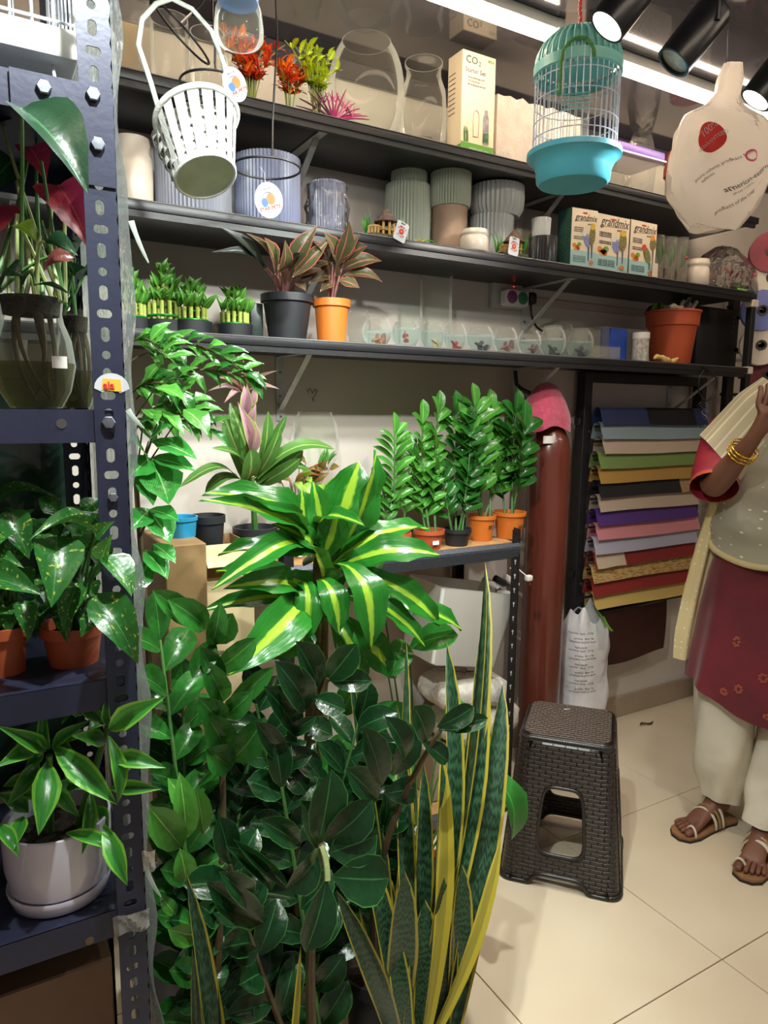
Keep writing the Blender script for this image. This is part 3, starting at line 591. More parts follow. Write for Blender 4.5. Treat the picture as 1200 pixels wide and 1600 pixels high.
# bird food cartons
M_boxc = pm('box_cream', '#e8d9c2', '#e3d3bb', scale=5, rough=.5); M_teal = pm('box_teal', '#2f5a52', '#2a524b', scale=8, rough=.5); M_aqua = pm('box_aqua', '#a9cdd0', '#9cc3c8', scale=6, rough=.5)
def ell(par, c, a, b_, mat, name, rot=0, th=.0006, lay=0):
    ux = Vector((math.cos(rot), 0, math.sin(rot))); uz = Vector((-math.sin(rot), 0, math.cos(rot)))
    R3 = MW(par).to_3x3(); ux, uz = R3 @ ux, R3 @ uz; mb = MB(); disc(mb, Vector(c), ux, uz, a, b_, 14, th); return mb.build(name, mat, par, 0)
def birdfood(pxl, pyb, pxr, pyt, Y, rz, label, birds, depth=.05):
    a = P(pxl, pyb, Y=Y); b_ = P(pxr, pyb+10, Y=Y); w = (b_.x-a.x)*1.02; h = P((pxl+pxr)/2, pyt, Y=Y).z-TOP[2]
    t = thing('bird_food_box', label, 'box', (a.x, Y, TOP[2]), rz, 'bird food cartons'); M4 = MW(t)
    L3 = lambda x, z, y=-.0005: M4 @ Vector((x, y, z)); ux = M4.to_3x3() @ UX
    MB().rbox((w/2, depth/2, h/2), (w, depth, h), .001, 1).build('carton', M_teal, t, 35, True)
    MB().box((w/2, -.0004, h/2), (w-.003, .0012, h-.003)).build('front_print', M_boxc, t, 0, True)
    MB().box((w/2, -.0009, h*.14), (w-.003, .0014, h*.27)).build('lower_print', M_aqua, t, 0, True)
    for k in range(3): MB().box((-.0004, depth/2, h*(.16+.26*k)), (.0012, depth*.86, h*.23)).build('side_print', pm('teal_text', '#3c6a60', '#25483f', scale=160, rough=.6), t, 0, True)
    text('grandmix', w*.265, M_print, t, L3(w*.13, h*.80, -.0012), ux, UZ, shear=.35, sx=.82)
    text('parakeets', w*.07, M_printg, t, L3(w*.62, h*.735, -.0012), ux, UZ)
    MB().tube([L3(w*(.12+.09*k), h*(.775+.004*k), -.0012) for k in range(8)], .0006, 4).build('underline', M_print, t)
    ell(t, L3(w*.5, h*.925, -.001), w*.10, h*.016, M_red, 'brand_oval')
    for k in range(5): text('complete food with fruit', w*.045, M_printg, t, L3(w*.10, h*(.66-.032*k)+(-.012 if k > 2 else 0), -.0012), ux, UZ, sx=.8)
    for k in range(4): text('seeds cereals and honey', w*.05, pm('aqua_print', '#6f8f93'), t, L3(w*.10, h*(.17-.03*k), -.0020), ux, UZ)
    for (u, v, cc) in ((.14, .36, '#e08a2c'), (.24, .33, '#d9632a'), (.32, .38, '#6aa53a'), (.20, .30, '#e2b04a'), (.28, .31, '#cf5530')): ell(t, L3(w*u, h*v, -.0014), w*.075, w*.06, pm('fruit'+cc, cc, rough=.5), 'fruit_print', rnd(-.5, .5))
    y_ = -.0017
    for (u, v, a_, l_, cc, hd) in birds:
        ell(t, L3(w*u, h*v, y_), w*.115, h*l_, pm('feather'+cc, cc, '#5f5a3c' if cc != '#8d95c4' else '#6d7ab5', scale=220, rough=.6), 'bird_print', a_); y_ -= .0002
        ell(t, L3(w*(u-.02)-math.sin(a_)*h*l_, h*v+math.cos(a_)*h*l_*.95, y_), w*.085, h*.058, pm('head'+hd, hd, rough=.6), 'bird_print'); y_ -= .0002
        MB().prism([(-.004, 0), (.004, 0), (.003, -h*.26), (-.001, -h*.26)], L3(w*(u+.02)+math.sin(a_)*h*l_*.8, h*(v-l_*.75), y_), ux, UZ, .0004).build('bird_print', pm('tail_grey', '#5a5e6e', rough=.6), t, 0); y_ -= .0002
    ell(t, L3(w*.80, h*.09, -.0026), w*.095, h*.05, M_tagw, 'seal_print'); ell(t, L3(w*.80, h*.09, -.0034), w*.075, h*.04, pm('seal_orange', '#c9803c'), 'seal_print')
    return t
B2 = [(.60, .47, .35, .13, '#8d95c4', '#d5d5cc'), (.80, .55, -.08, .17, '#8f8340', '#d8b02c')]
birdfood(890, 408, 926, 326, 1.905, -.10, 'teal-sided bird food carton, leftmost of the three', B2, .075)
birdfood(928, 415, 979, 336, 1.900, 0, 'middle bird food carton of the three', B2)
birdfood(981, 425, 1022, 345, 1.91, .02, 'rightmost bird food carton, with a red-headed lovebird', [(.86, .62, 0, .12, '#8a7a4a', '#d8902c'), (.66, .40, .5, .16, '#8a8e4c', '#d2452e')])
# little clear terrariums
for i, (a, b_, yt, lab) in enumerate(((1018, 1037, 368, 'narrow clear terrarium behind a price card, next to the bird food'), (1034, 1056, 371, 'clear terrarium of green sprigs, left one of the pair'), (1051, 1074, 372, 'clear terrarium with a red bead beside the white crock'))):
    X, r, h, z0 = on(2, a, b_, yt, 1.95-.01*i, 410)
    t = thing('terrarium', lab, 'terrarium', (X, 1.95-.01*i, z0), group='clear cylinder terrariums'); Y = 1.95-.01*i
    MB().lathe([(0, .001), (r, .001), (r, h), (r-.0015, h), (r-.0015, .003)], (X, Y, z0), 24).build('glass', M_acryl, t)
    MB().lathe([(r*.92, .004), (r*.92, h*.3), (0, h*.32)], (X, Y, z0), 18).build('gravel', pm('gravel', '#8a7a6a', '#5c5046', scale=90, rough=.9, bump=.5), t)
    for k in range(10):
        e = Vector((X+rnd(-.6, .6)*r, Y+rnd(-.6, .6)*r, z0+h*rnd(.6, .95))); leafat(sprig(*K_gr), t, (X+rnd(-.3, .3)*r, Y, z0+h*.3), e, .006)
    if i == 2: MB().lathe([(.0001, -.009), (.006, -.006), (.009, 0), (.006, .006), (.0001, .009)], (X+r*.3, Y-r*.75, z0+h*.55), 14).build('red_bead', M_red, t)
q = P(1022, 425, Y=1.90); lone('price_card', MB().rbox((q.x+.01, 1.905, TOP[2]+.027), (.03, .004, .054), .001, 1), pm('card_beige', '#d9cbb8', rough=.6), 'small beige card leaning by the bird food cartons', 'card', (q.x+.01, 1.905, TOP[2]))
# bagged artificial plants
x0, x1 = P(1092, 440, Y=1.96).x, P(1192, 450, Y=1.96).x; cx, rx = (x0+x1)/2, (x1-x0)/2-.01
t = thing('plant_bag', 'crinkled clear bag of pink and green artificial plants on the shelf end', 'bag', (cx, 2.0, TOP[2]))
for i in range(46):
    k = (K_mg, K_mg, K_gr, K_or, K_mg)[i % 5]; b_ = Vector((cx+rnd(-.85, .85)*rx, 2.0+rnd(-.06, .05), TOP[2]+rnd(.005, .10)))
    if k is K_gr: b_.z = TOP[2]+rnd(.004, .04)
    leafat(sprig(*k), t, b_, b_+Vector((rnd(-.05, .05), rnd(-.03, .03), rnd(.0, .045))), .011, name='plastic_leaf')
MB().lathe([(.82, 0), (1, .015), (1.02, .05), (.9, .10), (.62, .15), (.3, .19), (.1, .20)], (cx, 2.0, TOP[2]), 40, rf=lambda a, k: 1+.07*math.sin(a*7+k*1.7)+.05*math.sin(a*15-k*2), sx=rx, sy=.085).build('cellophane', M_cello, t, 18)
MB().tube([(cx-.03+.012*i, 1.915, TOP[2]+.006+.002*(i % 2)) for i in range(6)], .006, 7).build('green_tie', pm('lime_plastic', '#7ac13a', rough=.4), t)
# ================================================================== leaf library
PROF = {
 'zz': [(0, .06), (.10, .38), (.28, .78), (.52, 1), (.75, .92), (.90, .58), (.97, .25), (1, 0)],
 'strap': [(0, .30), (.15, .58), (.4, .95), (.6, 1), (.82, .66), (.93, .32), (1, 0)],
 'sword': [(0, .62), (.3, .85), (.6, 1), (.82, .8), (.94, .4), (1, 0)],
 'heart': [(0, .30), (.05, .72), (.18, 1), (.38, .95), (.62, .66), (.85, .28), (1, 0)],
 'lance': [(0, .10), (.2, .66), (.42, 1), (.62, .84), (.82, .42), (1, 0)],
 'thin': [(0, .5), (.3, 1), (.6, .85), (.85, .4), (1, 0)],
}
LMESH = {}
def LM(shape, mat, bend=.12, fold=.18, wave=0, nl=9, nw=4, skew=1.0, twist=0):
    key = (shape, mat.name, bend, fold, wave, skew, twist)
    if key in LMESH: return LMESH[key]
    pr = PROF[shape]; asp = {'zz': .75, 'strap': .42, 'sword': .10, 'heart': .95, 'lance': .5, 'thin': .25}[shape]
    def wf(t):
        for (a, x), (b_, y) in zip(pr, pr[1:]):
            if a <= t <= b_:
                q = (t-a)/(b_-a); q = q*q*(3-2*q)*.5+q*.5; return x+(y-x)*q
        return 0
    def fn(u, v):
        s = u*2-1; w = wf(v)*.5
        x = s*w; z = bend*math.sin(PI*v**skew)+asp*fold*abs(s)*w*1.3+wave*math.sin(v*17)*abs(s)**2*.035
        if twist:
            a = twist*v; x, z0_ = x*math.cos(a), bend*math.sin(PI*v**skew); z = z0_+asp*((fold*abs(s)*w)*math.cos(a)+s*w*math.sin(a))
        return (x, v, z)
    LMESH[key] = MB().grid(fn, nw, nl, True).mesh('leaf', mat, 180); return LMESH[key]
def variants(shape, mat, bends, fold=.18, **k): return [LM(shape, mat, b_, fold, **k) for b_ in bends]
F_zz = leafmat('zz_leaf', '#2c6d26', '#184c1b', rib='#4d8a3c', ribw=.045, rough=.24, var=.3, vein=.10)
F_zzd = leafmat('zz_leaf_dark', '#173f1f', '#0d2a16', rib='#35693a', ribw=.045, rough=.24, var=.3, vein=.12, edge='#3d7a38', edgew=.93)
F_zzl = leafmat('zz_leaf_fresh_lit', '#4c8c32', '#32742a', rib='#8fc25c', ribw=.05, rough=.28, var=.25, vein=.10)  # fresh growth; also stands in for lit leaves on the left floor ZZ
F_corn = leafmat('corn_leaf', '#2a7a26', '#18581c', rib='#93b936', ribw=.24, streak=1, rough=.24, var=.22, vein=0)
F_snake = leafmat('snake_leaf', '#1a3826', '#0f2519', edge='#a89a34', edgew=.80, bands='#34593d', rough=.38, tl=.04, var=.18, vein=0)
F_poth = leafmat('pothos_leaf', '#2b6a2a', '#1b4f22', rib='#4d8c3e', ribw=.04, blotch='#a6b54a', blo=.60, rough=.3, var=.22, vein=.18)
F_drac = leafmat('dracaena_leaf', '#3e8a32', '#2a7029', rib='#2c6a2a', ribw=.3, edge='#68a238', edgew=.7, streak=1, rough=.3, var=.18, vein=0)
F_china = leafmat('china_doll_leaf', '#2f8a34', '#1f6d2a', rib='#7cc06a', ribw=.05, rough=.16, var=.2, vein=.35)
F_aglo = leafmat('aglaonema_leaf', '#40502a', '#2c3c22', rib='#b2605a', ribw=.07, edge='#b0584e', edgew=.86, blotch='#8a4a3c', blo=.62, rough=.38, var=.25, vein=.35)
F_agld = leafmat('aglaonema_dark_leaf', '#1d2a20', '#141d18', rib='#3a3a34', ribw=.06, rough=.4, var=.2, vein=.2)
F_brom = leafmat('bromeliad_leaf', '#55823a', '#3d6a2e', rib='#8aa85a', ribw=.12, streak=1, rough=.3, var=.2, vein=0)
F_bromp = leafmat('bromeliad_bract', '#b98a96', '#8f6a78', edge='#a7b06a', edgew=.75, streak=1, rough=.4, var=.2, vein=0)
F_bromb = leafmat('bromeliad_tip', '#7a5a48', '#5f4438', streak=1, rough=.45, var=.25, vein=0)
F_lily = leafmat('peace_lily_leaf', '#2f7f2f', '#1f6426', rib='#4f9a46', ribw=.05, rough=.25, var=.2, vein=.5)
F_dark = leafmat('anthurium_leaf', '#1f3f28', '#15301f', rib='#35603c', ribw=.05, rough=.35, tl=.25, var=.1, vein=.12)
F_red = leafmat('red_spathe', '#a8323e', '#8a2431', rib='#c2525a', ribw=.05, rough=.4, var=.12, vein=.4)
F_bam = leafmat('bamboo_leaf', '#4f8a2c', '#346f25', rib='#8fb650', ribw=.1, rough=.35, var=.3, vein=0)
F_lime = leafmat('neon_pothos_leaf', '#8fb83a', '#6aa030', rib='#b4d060', ribw=.06, rough=.3, var=.2, vein=.2)
M_stem = pm('stem_green', '#4c7a38', '#3a6530', scale=30, rough=.5)
M_stemd = pm('stem_dark', '#5a4a30', '#40361f', scale=30, rough=.6)
M_stempale = pm('stem_pale', '#a8b27a', '#8c9a5e', scale=30, rough=.5)
M_stempink = pm('stem_pink', '#c08a86', '#a8726c', scale=30, rough=.5)
M_cane = pm('cane_brown', '#7a6a48', '#584a30', scale=25, rough=.8, bump=.3)
def stemtube(t, a, b_, r=.003, mid=None, mat=None, name='stem', n=6, k=6):
    a, b_ = Vector(a), Vector(b_); mid = Vector(mid) if mid is not None else (a+b_)/2
    pts = bez(a, mid, b_, k); MB().tube(pts, [r*(1-.35*i/k) for i in range(k+1)], n).build(name, mat or M_stem, t); return pts
def pot(t, X, Y, z0, r, h, mat, taper=.78, rim=.004, rimh=.02, soil=True, name='pot'):
    MB().lathe([(0, .002), (r*taper, 0), (r*.95, h-rimh), (r+rim, h-rimh+.001), (r+rim, h), (r-.001, h), (r*.92, h-.02), (r*.9, h*.7)], (X, Y, z0), 36).build(name, mat, t, 40)
    if soil: MB().lathe([(r*.93, h-.016), (r*.5, h-.011), (0, h-.012)], (X, Y, z0), 24, rf=lambda a, k: 1).build('soil', M_soil, t)
# ---------------- lowest wall shelf
G3 = 'lucky bamboo towers'
stalk_me = MB().lathe([(.9, 0), (1, .05), (.92, .45), (1.06, .5), (.92, .55), (1, .97), (.6, 1), (0, 1)], n=8).mesh('stalk', pm('bamboo_stalk', '#a3a94e', '#86993f', scale=60, rough=.4), 40)
bam = variants('lance', F_bam, (.10, .22), .25, nl=6, nw=2)
M_foil = pm('green_foil', '#2f9a4a', rough=.2, metal=.6)
for i, (xc, yb, Y, sc, lab) in enumerate(((205, 500, 1.98, .95, 'lucky bamboo tower half hidden by the slotted rack'), (257, 503, 1.98, 1.15, 'tallest lucky bamboo tower, three tiers tied with green foil'), (301, 507, 1.95, 1.0, 'two-tier lucky bamboo tower, second from the black pot'), (367, 513, 1.95, .95, 'low lucky bamboo tower beside the black pot'))):
    q = P(xc, yb, Y=Y); z0 = TOP[3]; t = thing('lucky_bamboo', lab, 'plant', (q.x, Y, z0), group=G3)
    rr = .036*sc; MB().lathe([(0, .001), (rr*1.35, 0), (rr*1.45, .032), (rr*1.38, .032), (rr*1.3, .012), (0, .012)], (q.x, Y, z0), 28).build('tray', M_pblack, t)
    tiers = [(rr, 13, .060), (rr*.62, 8, .092), (rr*.22, 3, .122)]
    if i in (2, 3): tiers = [(rr, 13, .055), (rr*.5, 6, .092)]
    for r_, n_, h_ in tiers:
        for k in range(n_):
            a = 2*PI*k/n_; p = Vector((q.x+math.cos(a)*r_, Y+math.sin(a)*r_, z0+.0125)); hh = h_*sc
            link('stalk', stalk_me, t, Matrix.Translation(p) @ Matrix.Diagonal((.0058, .0058, hh, 1)))
            if math.sin(a) < .6 or r_ < rr*.8:
                az = a+rnd(-.6, .6); b_ = p+Vector((0, 0, hh*.97))
                for m_ in range(3):
                    d = Vector((math.cos(az+m_*1.9)*rnd(.3, .9), math.sin(az+m_*1.9)*.6-.1, rnd(.6, 1.4))).normalized()*rnd(.032, .055)
                    leafat(bam[m_ % 2], t, b_+Vector((0, 0, .004*m_)), b_+d, .013, (rnd(-.3, .3), -1, .5))
        MB().tube([(q.x+math.cos(a)*(r_+.0062), Y+math.sin(a)*(r_+.0062), z0+h_*sc*.62) for a in [2*PI*k/24 for k in range(24)]], .0028, 5, True).build('foil_tie', M_foil, t)
# aglaonemas
ag = variants('lance', F_aglo, (.08, .16), .25); agd = variants('lance', F_agld, (.08, .14), .2)
def aglo(t, base, Yb, lst, dark=()):
    for i, (bx, by, tx, ty, wpx, dy) in enumerate(lst):
        Yt = (1.80 if ty < 402 else max(1.80, min(2.12, Yb+dy))); b_ = P(bx, by, Y=(Yb+Yt)/2 if ty > 402 else 1.86); e = P(tx, ty, Y=Yt); stemtube(t, base+Vector(((b_.x-base.x)*.25, rnd(-.01, .01), 0)), b_, .0032, (base+b_)/2+Vector((0, 0, .02)), M_stempink)
        leafat((agd if i in dark else ag)[i % 2], t, b_, e, wpx*mpp(e)*1.15, (rnd(-.3, .3), -.8, .5))
X, r, h, z0 = on(3, 408, 490, 462, 1.965, 500)
t = thing('potted_aglaonema', 'aglaonema with pink stems in a black nursery pot', 'plant', (X, 1.965, z0))
pot(t, X, 1.965, z0, r*.96, h, M_pblack, .74, .004, .022)
aglo(t, Vector((X, 1.965, z0+h-.014)), 1.965, [(413, 420, 346, 356, 26, .06), (417, 419, 330, 394, 16, .08), (430, 428, 413, 371, 40, -.05), (452, 424, 496, 352, 28, -.03), (428, 412, 384, 364, 15, -.02), (466, 428, 503, 420, 26, -.08), (448, 420, 470, 395, 22, .1), (440, 440, 425, 408, 16, -.06), (462, 440, 478, 455, 14, -.08), (436, 425, 445, 375, 24, .12), (458, 432, 516, 372, 20, .06), (470, 436, 520, 410, 18, -.02)], (0, 1, 6))
X, r, h, z0 = on(3, 489, 547, 469, 1.94, 505)
t = thing('potted_aglaonema', 'reddish aglaonema in a bright orange nursery pot', 'plant', (X, 1.94, z0))
pot(t, X, 1.94, z0, r*.95, h, M_orange, .80, .004, .022)
aglo(t, Vector((X, 1.94, z0+h-.014)), 1.94, [(526, 414, 546, 346, 32, -.03), (534, 422, 597, 408, 24, -.05), (540, 404, 574, 384, 32, -.02), (536, 431, 598, 441, 20, -.06), (530, 438, 562, 450, 22, -.07), (516, 432, 482, 444, 22, -.05), (514, 416, 490, 378, 30, -.02), (520, 410, 505, 362, 30, .04), (528, 405, 563, 366, 26, .05), (512, 428, 488, 412, 22, .03), (524, 430, 520, 400, 30, -.07), (520, 444, 500, 456, 16, -.06)])
q = P(399, 500, Y=1.99); lone('seed_packet', MB().rbox((q.x, 1.985, TOP[3]+.05), (.038, .02, .10), .004, 2), pm('dark_packet', '#20302c', '#121917', scale=70, rough=.4), 'dark printed packet squeezed beside the black pot', 'packet', (q.x, 1.985, TOP[3]))
# small fish bowls in a row
GB = 'small fish bowls in a row on the shelf'
ORD = ('leftmost', 'second', 'third', 'fourth', 'fifth', 'sixth', 'seventh', 'eighth', 'rightmost')
FB = [(566, 612, 499, 1.945, .52), (612, 656, 503, 1.945, .74), (656, 694, 504, 1.955, .68), (692, 729, 508, 1.935, .58), (728, 771, 511, 1.935, .64), (770, 808, 514, 1.935, .58), (808, 845, 518, 1.935, .62), (842, 884, 514, 1.94, .62), (885, 927, 518, 1.94, .60)]
FISH = [('orange and dark', '#b5622c', '#3a3430', .3, -.2), ('small red', '#a8281f', '#8a1a1a', -1.0, 1.4), ('pale yellow', '#d9b36a', '#c9a7a0', .4, .4), ('bright red', '#b8281d', '#8f1d18', .2, .6), ('dark blue-grey', '#2c3140', '#1d2028', .1, .3), ('red and dark', '#8a1f22', '#2a1a1e', -.1, -.4), ('dark red', '#6e1f22', '#241a1e', .2, -.1), ('black', '#1b1b20', '#25252c', -.2, .8), ('big violet', '#2c2a48', '#1d1c30', .1, .2)]
fishfin = {}
def fish(X, Y, z, i, name, c1, c2, yaw, tilt, sc):
    ma = pm('fish_skin_%d' % i, c1, c2, scale=90, rough=.35); mf = pm('fish_fin_%d' % i, c2, c1, scale=60, rough=.4)
    t = thing('betta_fish', '%s betta fish in the %s small bowl' % (name, ORD[i]), 'fish', (X, Y, z-.006), yaw, 'betta fish in the small bowls')
    R = Matrix.Rotation(tilt, 3, 'Y'); f_ = lambda v: R @ Vector(v)*sc+Vector((0, 0, .006))
    mb = MB().lathe([(.0001, -.5), (.09, -.42), (.15, -.25), (.165, -.05), (.12, .2), (.06, .42), (.03, .5)], (0, 0, 0), 14, (1, 0, 0), sx=1, sy=.62); mb.v = [f_(v) for v in mb.v]; mb.build('body', ma, t, 180, True)
    def fin(poly, nm):
        mb = MB().prism(poly, (0, .01, 0), (1, 0, 0), (0, 0, 1), .02); mb.v = [f_(v) for v in mb.v]; mb.build(nm, mf, t, 0, True)
    fin([(.42, 0), (.62, .28), (.92, .36), (1.02, .12), (.96, -.18), (.8, -.4), (.58, -.3)], 'tail_fin')
    fin([(-.05, .12), (.3, .08), (.42, .32), (.22, .42), (.05, .34)], 'dorsal_fin')
    fin([(-.15, -.12), (.36, -.04), (.5, -.34), (.2, -.44), (-.05, -.3)], 'anal_fin')
    for s in (-1, 1): mb = MB().lathe([(.0001, -.022), (.022, 0), (.0001, .022)], (-.38, s*.065, .03), 8); mb.v = [f_(v) for v in mb.v]; mb.build('eye', M_print, t, 180, True)
for i, (a, b_, yt, Y, wl) in enumerate(FB):
    t, X, R, h = bowl(3, a, b_, yt, Y, '%s of the nine small round fish bowls%s' % (ORD[i], ' with a white cup in its mouth' if i > 6 else ''), 'fish_bowl', GB, .66, .62, (yt+30), water=wl)
    if i > 6: MB().lathe([(R*.50, h*.55), (R*.62, h+.004), (R*.70, h+.008), (R*.66, h+.010), (R*.56, h*.98)], (X, Y, TOP[3]), 24).build('cup', M_acryl, t)
    nm, c1, c2, yw, tl = FISH[i]; fish(X+R*(.25 if i in (2, 6) else -.05), Y, TOP[3]+h*wl*(.42 if i != 1 else .7), i, nm, c1, c2, yw, tl, R*(1.15 if i == 8 else .6 if i == 1 else 1.0))
bowl(3, 540, 580, 487, 2.10, 'empty round glass bowl behind the leftmost fish bowl', 'glass_bowl', None, .7, .6, 520)
vase(3, 656, 706, 430, 2.12, 'tall clear glass cylinder vase standing behind the fish bowls', 480, group='tall vases behind the fish bowls')
vase(3, 622, 650, 452, 2.14, 'narrow clear glass vase behind the second fish bowl', 490, group='tall vases behind the fish bowls', mat=M_glass_thin)
bowl(3, 860, 898, 508, 2.09, 'empty round glass bowl behind the cupped fish bowls', 'glass_bowl', None, .7, .6, 530)
# socket strip on the wall, plug and lead
q = P(800, 465, Y=2.19); cx, cz = q.x, q.z
t = thing('wall_socket', 'white wall socket box with a purple and a green round outlet', 'socket', (cx, WALL, cz))
MB().rbox((cx-.015, WALL-.012, cz+.005), (.15, .024, .095), .004, 2).build('backing_box', pm('socket_grey', '#b7b0aa', rough=.5), t)
MB().rbox((cx, WALL-.045, cz-.005), (.115, .045, .062), .012, 3).build('adapter', M_white, t)
for dx, cc in ((-.03, '#8a3a78'), (.022, '#2c7a4c')):
    o = MB().lathe([(.0235, 0), (.0235, .003), (.021, .004), (0, .0035)], (cx+dx, WALL-.0672, cz-.005), 28, (0, -1, 0)).build('outlet', pm('outlet'+cc, cc, rough=.4), t)
    for a, b_ in ((-.007, -.004), (.007, -.004), (0, .008)): MB().lathe([(.0028, 0), (.0028, .0012), (0, .0012)], (cx+dx+a, WALL-.0706, cz-.005+b_), 8, (0, -1, 0)).build('pin_hole', M_print, o)
MB().lathe([(.0001, 0), (.003, .001), (.0001, .003)], (cx-.02, WALL-.062, cz+.033), 8, (0, -.3, 1)).build('indicator', pm('red_led', '#ff3030', emit='#ff2020', es=4), t)
t = thing('power_plug', 'black plug with a lead hanging behind the fish bowls', 'plug', (cx+.075, WALL-.05, cz))
MB().rbox((cx+.078, WALL-.05, cz), (.034, .042, .046), .012, 3).build('plug', M_blackmetal, t)
MB().tube(bez((cx+.078, WALL-.05, cz-.02), (cx+.07, WALL-.06, cz-.10), (cx+.16, WALL-.03, cz-.115), 10), .0042, 7).build('cable', M_blackmetal, t)
# clear tanks, jar, big planter, black box
def tank(px0, py0, px1, Y, hgt, dep, label, inner=None):
    x0, x1 = P(px0, py0, Y=Y).x, P(px1, py0, Y=Y).x; z0 = TOP[3]; cx = (x0+x1)/2
    t = thing('clear_tank', label, 'tank', (cx, Y+dep/2, z0), group='small clear tanks')
    for a, b_, c_, d_ in ((cx, Y, x1-x0, .002), (cx, Y+dep, x1-x0, .002), (x0, Y+dep/2, .002, dep), (x1, Y+dep/2, .002, dep)): MB().box((a, b_, z0+hgt/2), (c_, d_, hgt)).build('panel', M_acryl, t, 0)
    MB().box((cx, Y+dep/2, z0+.002), (x1-x0, dep, .003)).build('base', M_acryl, t, 0)
    return t, x0, x1
tank(925, 562, 968, 1.905, .045, .05, 'low clear breeding box in front of the blue tank')
t, x0, x1 = tank(940, 558, 1012, 1.965, .125, .10, 'tall clear tank with a blue panel inside beside the big orange planter')
MB().box(((x0*.68+x1*.32), 1.985, TOP[3]+.062), ((x1-x0)*.36, .05, .118)).build('blue_panel', pm('blue_plastic', '#2f56c0', '#274aa8', scale=30, rough=.3), t, 0)
X, r, h, z0 = on(3, 986, 1012, 520, 1.925, 545)
t = thing('lidded_jar', 'small white lidded jar before the clear tank', 'jar', (X, 1.92, z0))
MB().lathe([(0, 0), (r, 0), (r, h*.78), (r*.9, h*.8)], (X, 1.92, z0), 24).build('body', pm('jar_label', '#c9c4c0', '#9a9690', scale=80, rough=.4), t)
MB().lathe([(r*1.06, h*.78), (r*1.06, h), (0, h)], (X, 1.92, z0), 24).build('lid', M_white, t)
q = P(1033, 563, Y=1.91)
t = thing('folded_cloth', 'crumpled yellow paper folds lying before the big orange planter', 'paper', (q.x, 1.905, TOP[3]))
for k in range(3): MB().tube([(q.x-.05+.03*k+.02*j, 1.905+.004*math.sin(j*2+k), TOP[3]+.012+.010*math.sin(j*1.3+k)) for j in range(5)], [.004, .010, .008, .011, .004], 8).build('fold', pm('straw_paper', '#d8b978', '#c4a260', scale=30, rough=.7), t)
X, r, h, z0 = on(3, 1006, 1092, 487, 1.99, 530)
t = thing('big_planter', 'large orange terracotta planter stuffed with wrapped rolls', 'planter', (X, 1.99, z0))
MB().lathe([(0, .003), (r*.74, 0), (r*.90, h*.70), (r*.97, h*.72), (r*1.0, h*.96), (r*1.05, h*.965), (r*1.05, h), (r*.98, h), (r*.9, h*.7)], (X, 1.99, z0), 44).build('pot', pm('big_terracotta', '#b8502a', '#aa4724', scale=7, rough=.55), t, 40)
MB().lathe([(r*.95, h*.93), (0, h*.96)], (X, 1.99, z0), 24).build('packing', M_soil, t)
M_roll = pm('paper_roll_white', '#ddd2c2', '#cbbda8', scale=30, rough=.6)
for k in range(5):
    a = Vector((X+.005+.016*k, 1.98+.012*(k % 2), z0+h*.93)); MB().tube([a, a+Vector((.035+.006*k, 0, .055+.01*(k % 3)))], .008, 8).build('wrapped_roll', M_cello if k == 2 else M_roll, t)
MB().tube([(X-.05+.02*j, 1.97, z0+h+.012+.006*math.sin(j*2)) for j in range(5)], [.008, .014, .016, .013, .006], 8).build('crumpled_wrap', M_roll, t)
for k in range(7):
    b_ = Vector((X-.07-.012*(k % 3), 2.0+.01*k, z0+h*.95)); leafat(sprig(*((K_gr, ('maroon', leafmat('fake_maroon', '#6a2230', '#4a1824', var=.2, vein=0)))[k % 2])), t, b_, b_+Vector((-.03+.012*k, -.03, .04)), .022, name='plastic_leaf')
x0, x1 = P(1086, 565, Y=2.08).x, P(1146, 572, Y=2.08).x; zt = P(1115, 480, Y=2.08).z
t = thing('black_cabinet', 'matte black equipment box at the right end of the shelf', 'box', ((x0+x1)/2, 2.14, TOP[3]))
MB().rbox(((x0+x1)/2, 2.145, (TOP[3]+zt)/2), (x1-x0, .13, zt-TOP[3]), .004, 2).build('case', pm('matte_black', '#1b1b1f', '#202025', scale=20, rough=.55), t)
for k in range(4): MB().lathe([(.0025, 0), (.002, .0015), (0, .002)], (x1-.02-.006*(k % 2), 2.0798, zt-.03-.022*k), 8, (0, -1, 0)).build('indicator', pm('dim_light', '#9fb0c0', rough=.3), t)
lone('power_lead', MB().tube(bez(P(1075, 568, Y=1.90), P(1130, 575, Y=1.86), P(1118, 610, Y=1.87), 10)+bez(P(1118, 610, Y=1.87), P(1105, 640, Y=1.87), P(1092, 612, Y=1.88), 8)[1:]+bez(P(1092, 612, Y=1.88), P(1088, 590, Y=1.88), P(1100, 578, Y=1.88), 6)[1:], .0028, 6), M_blackmetal, 'thin black lead looping below the shelf end', 'cable', P(1110, 600, Y=1.87))
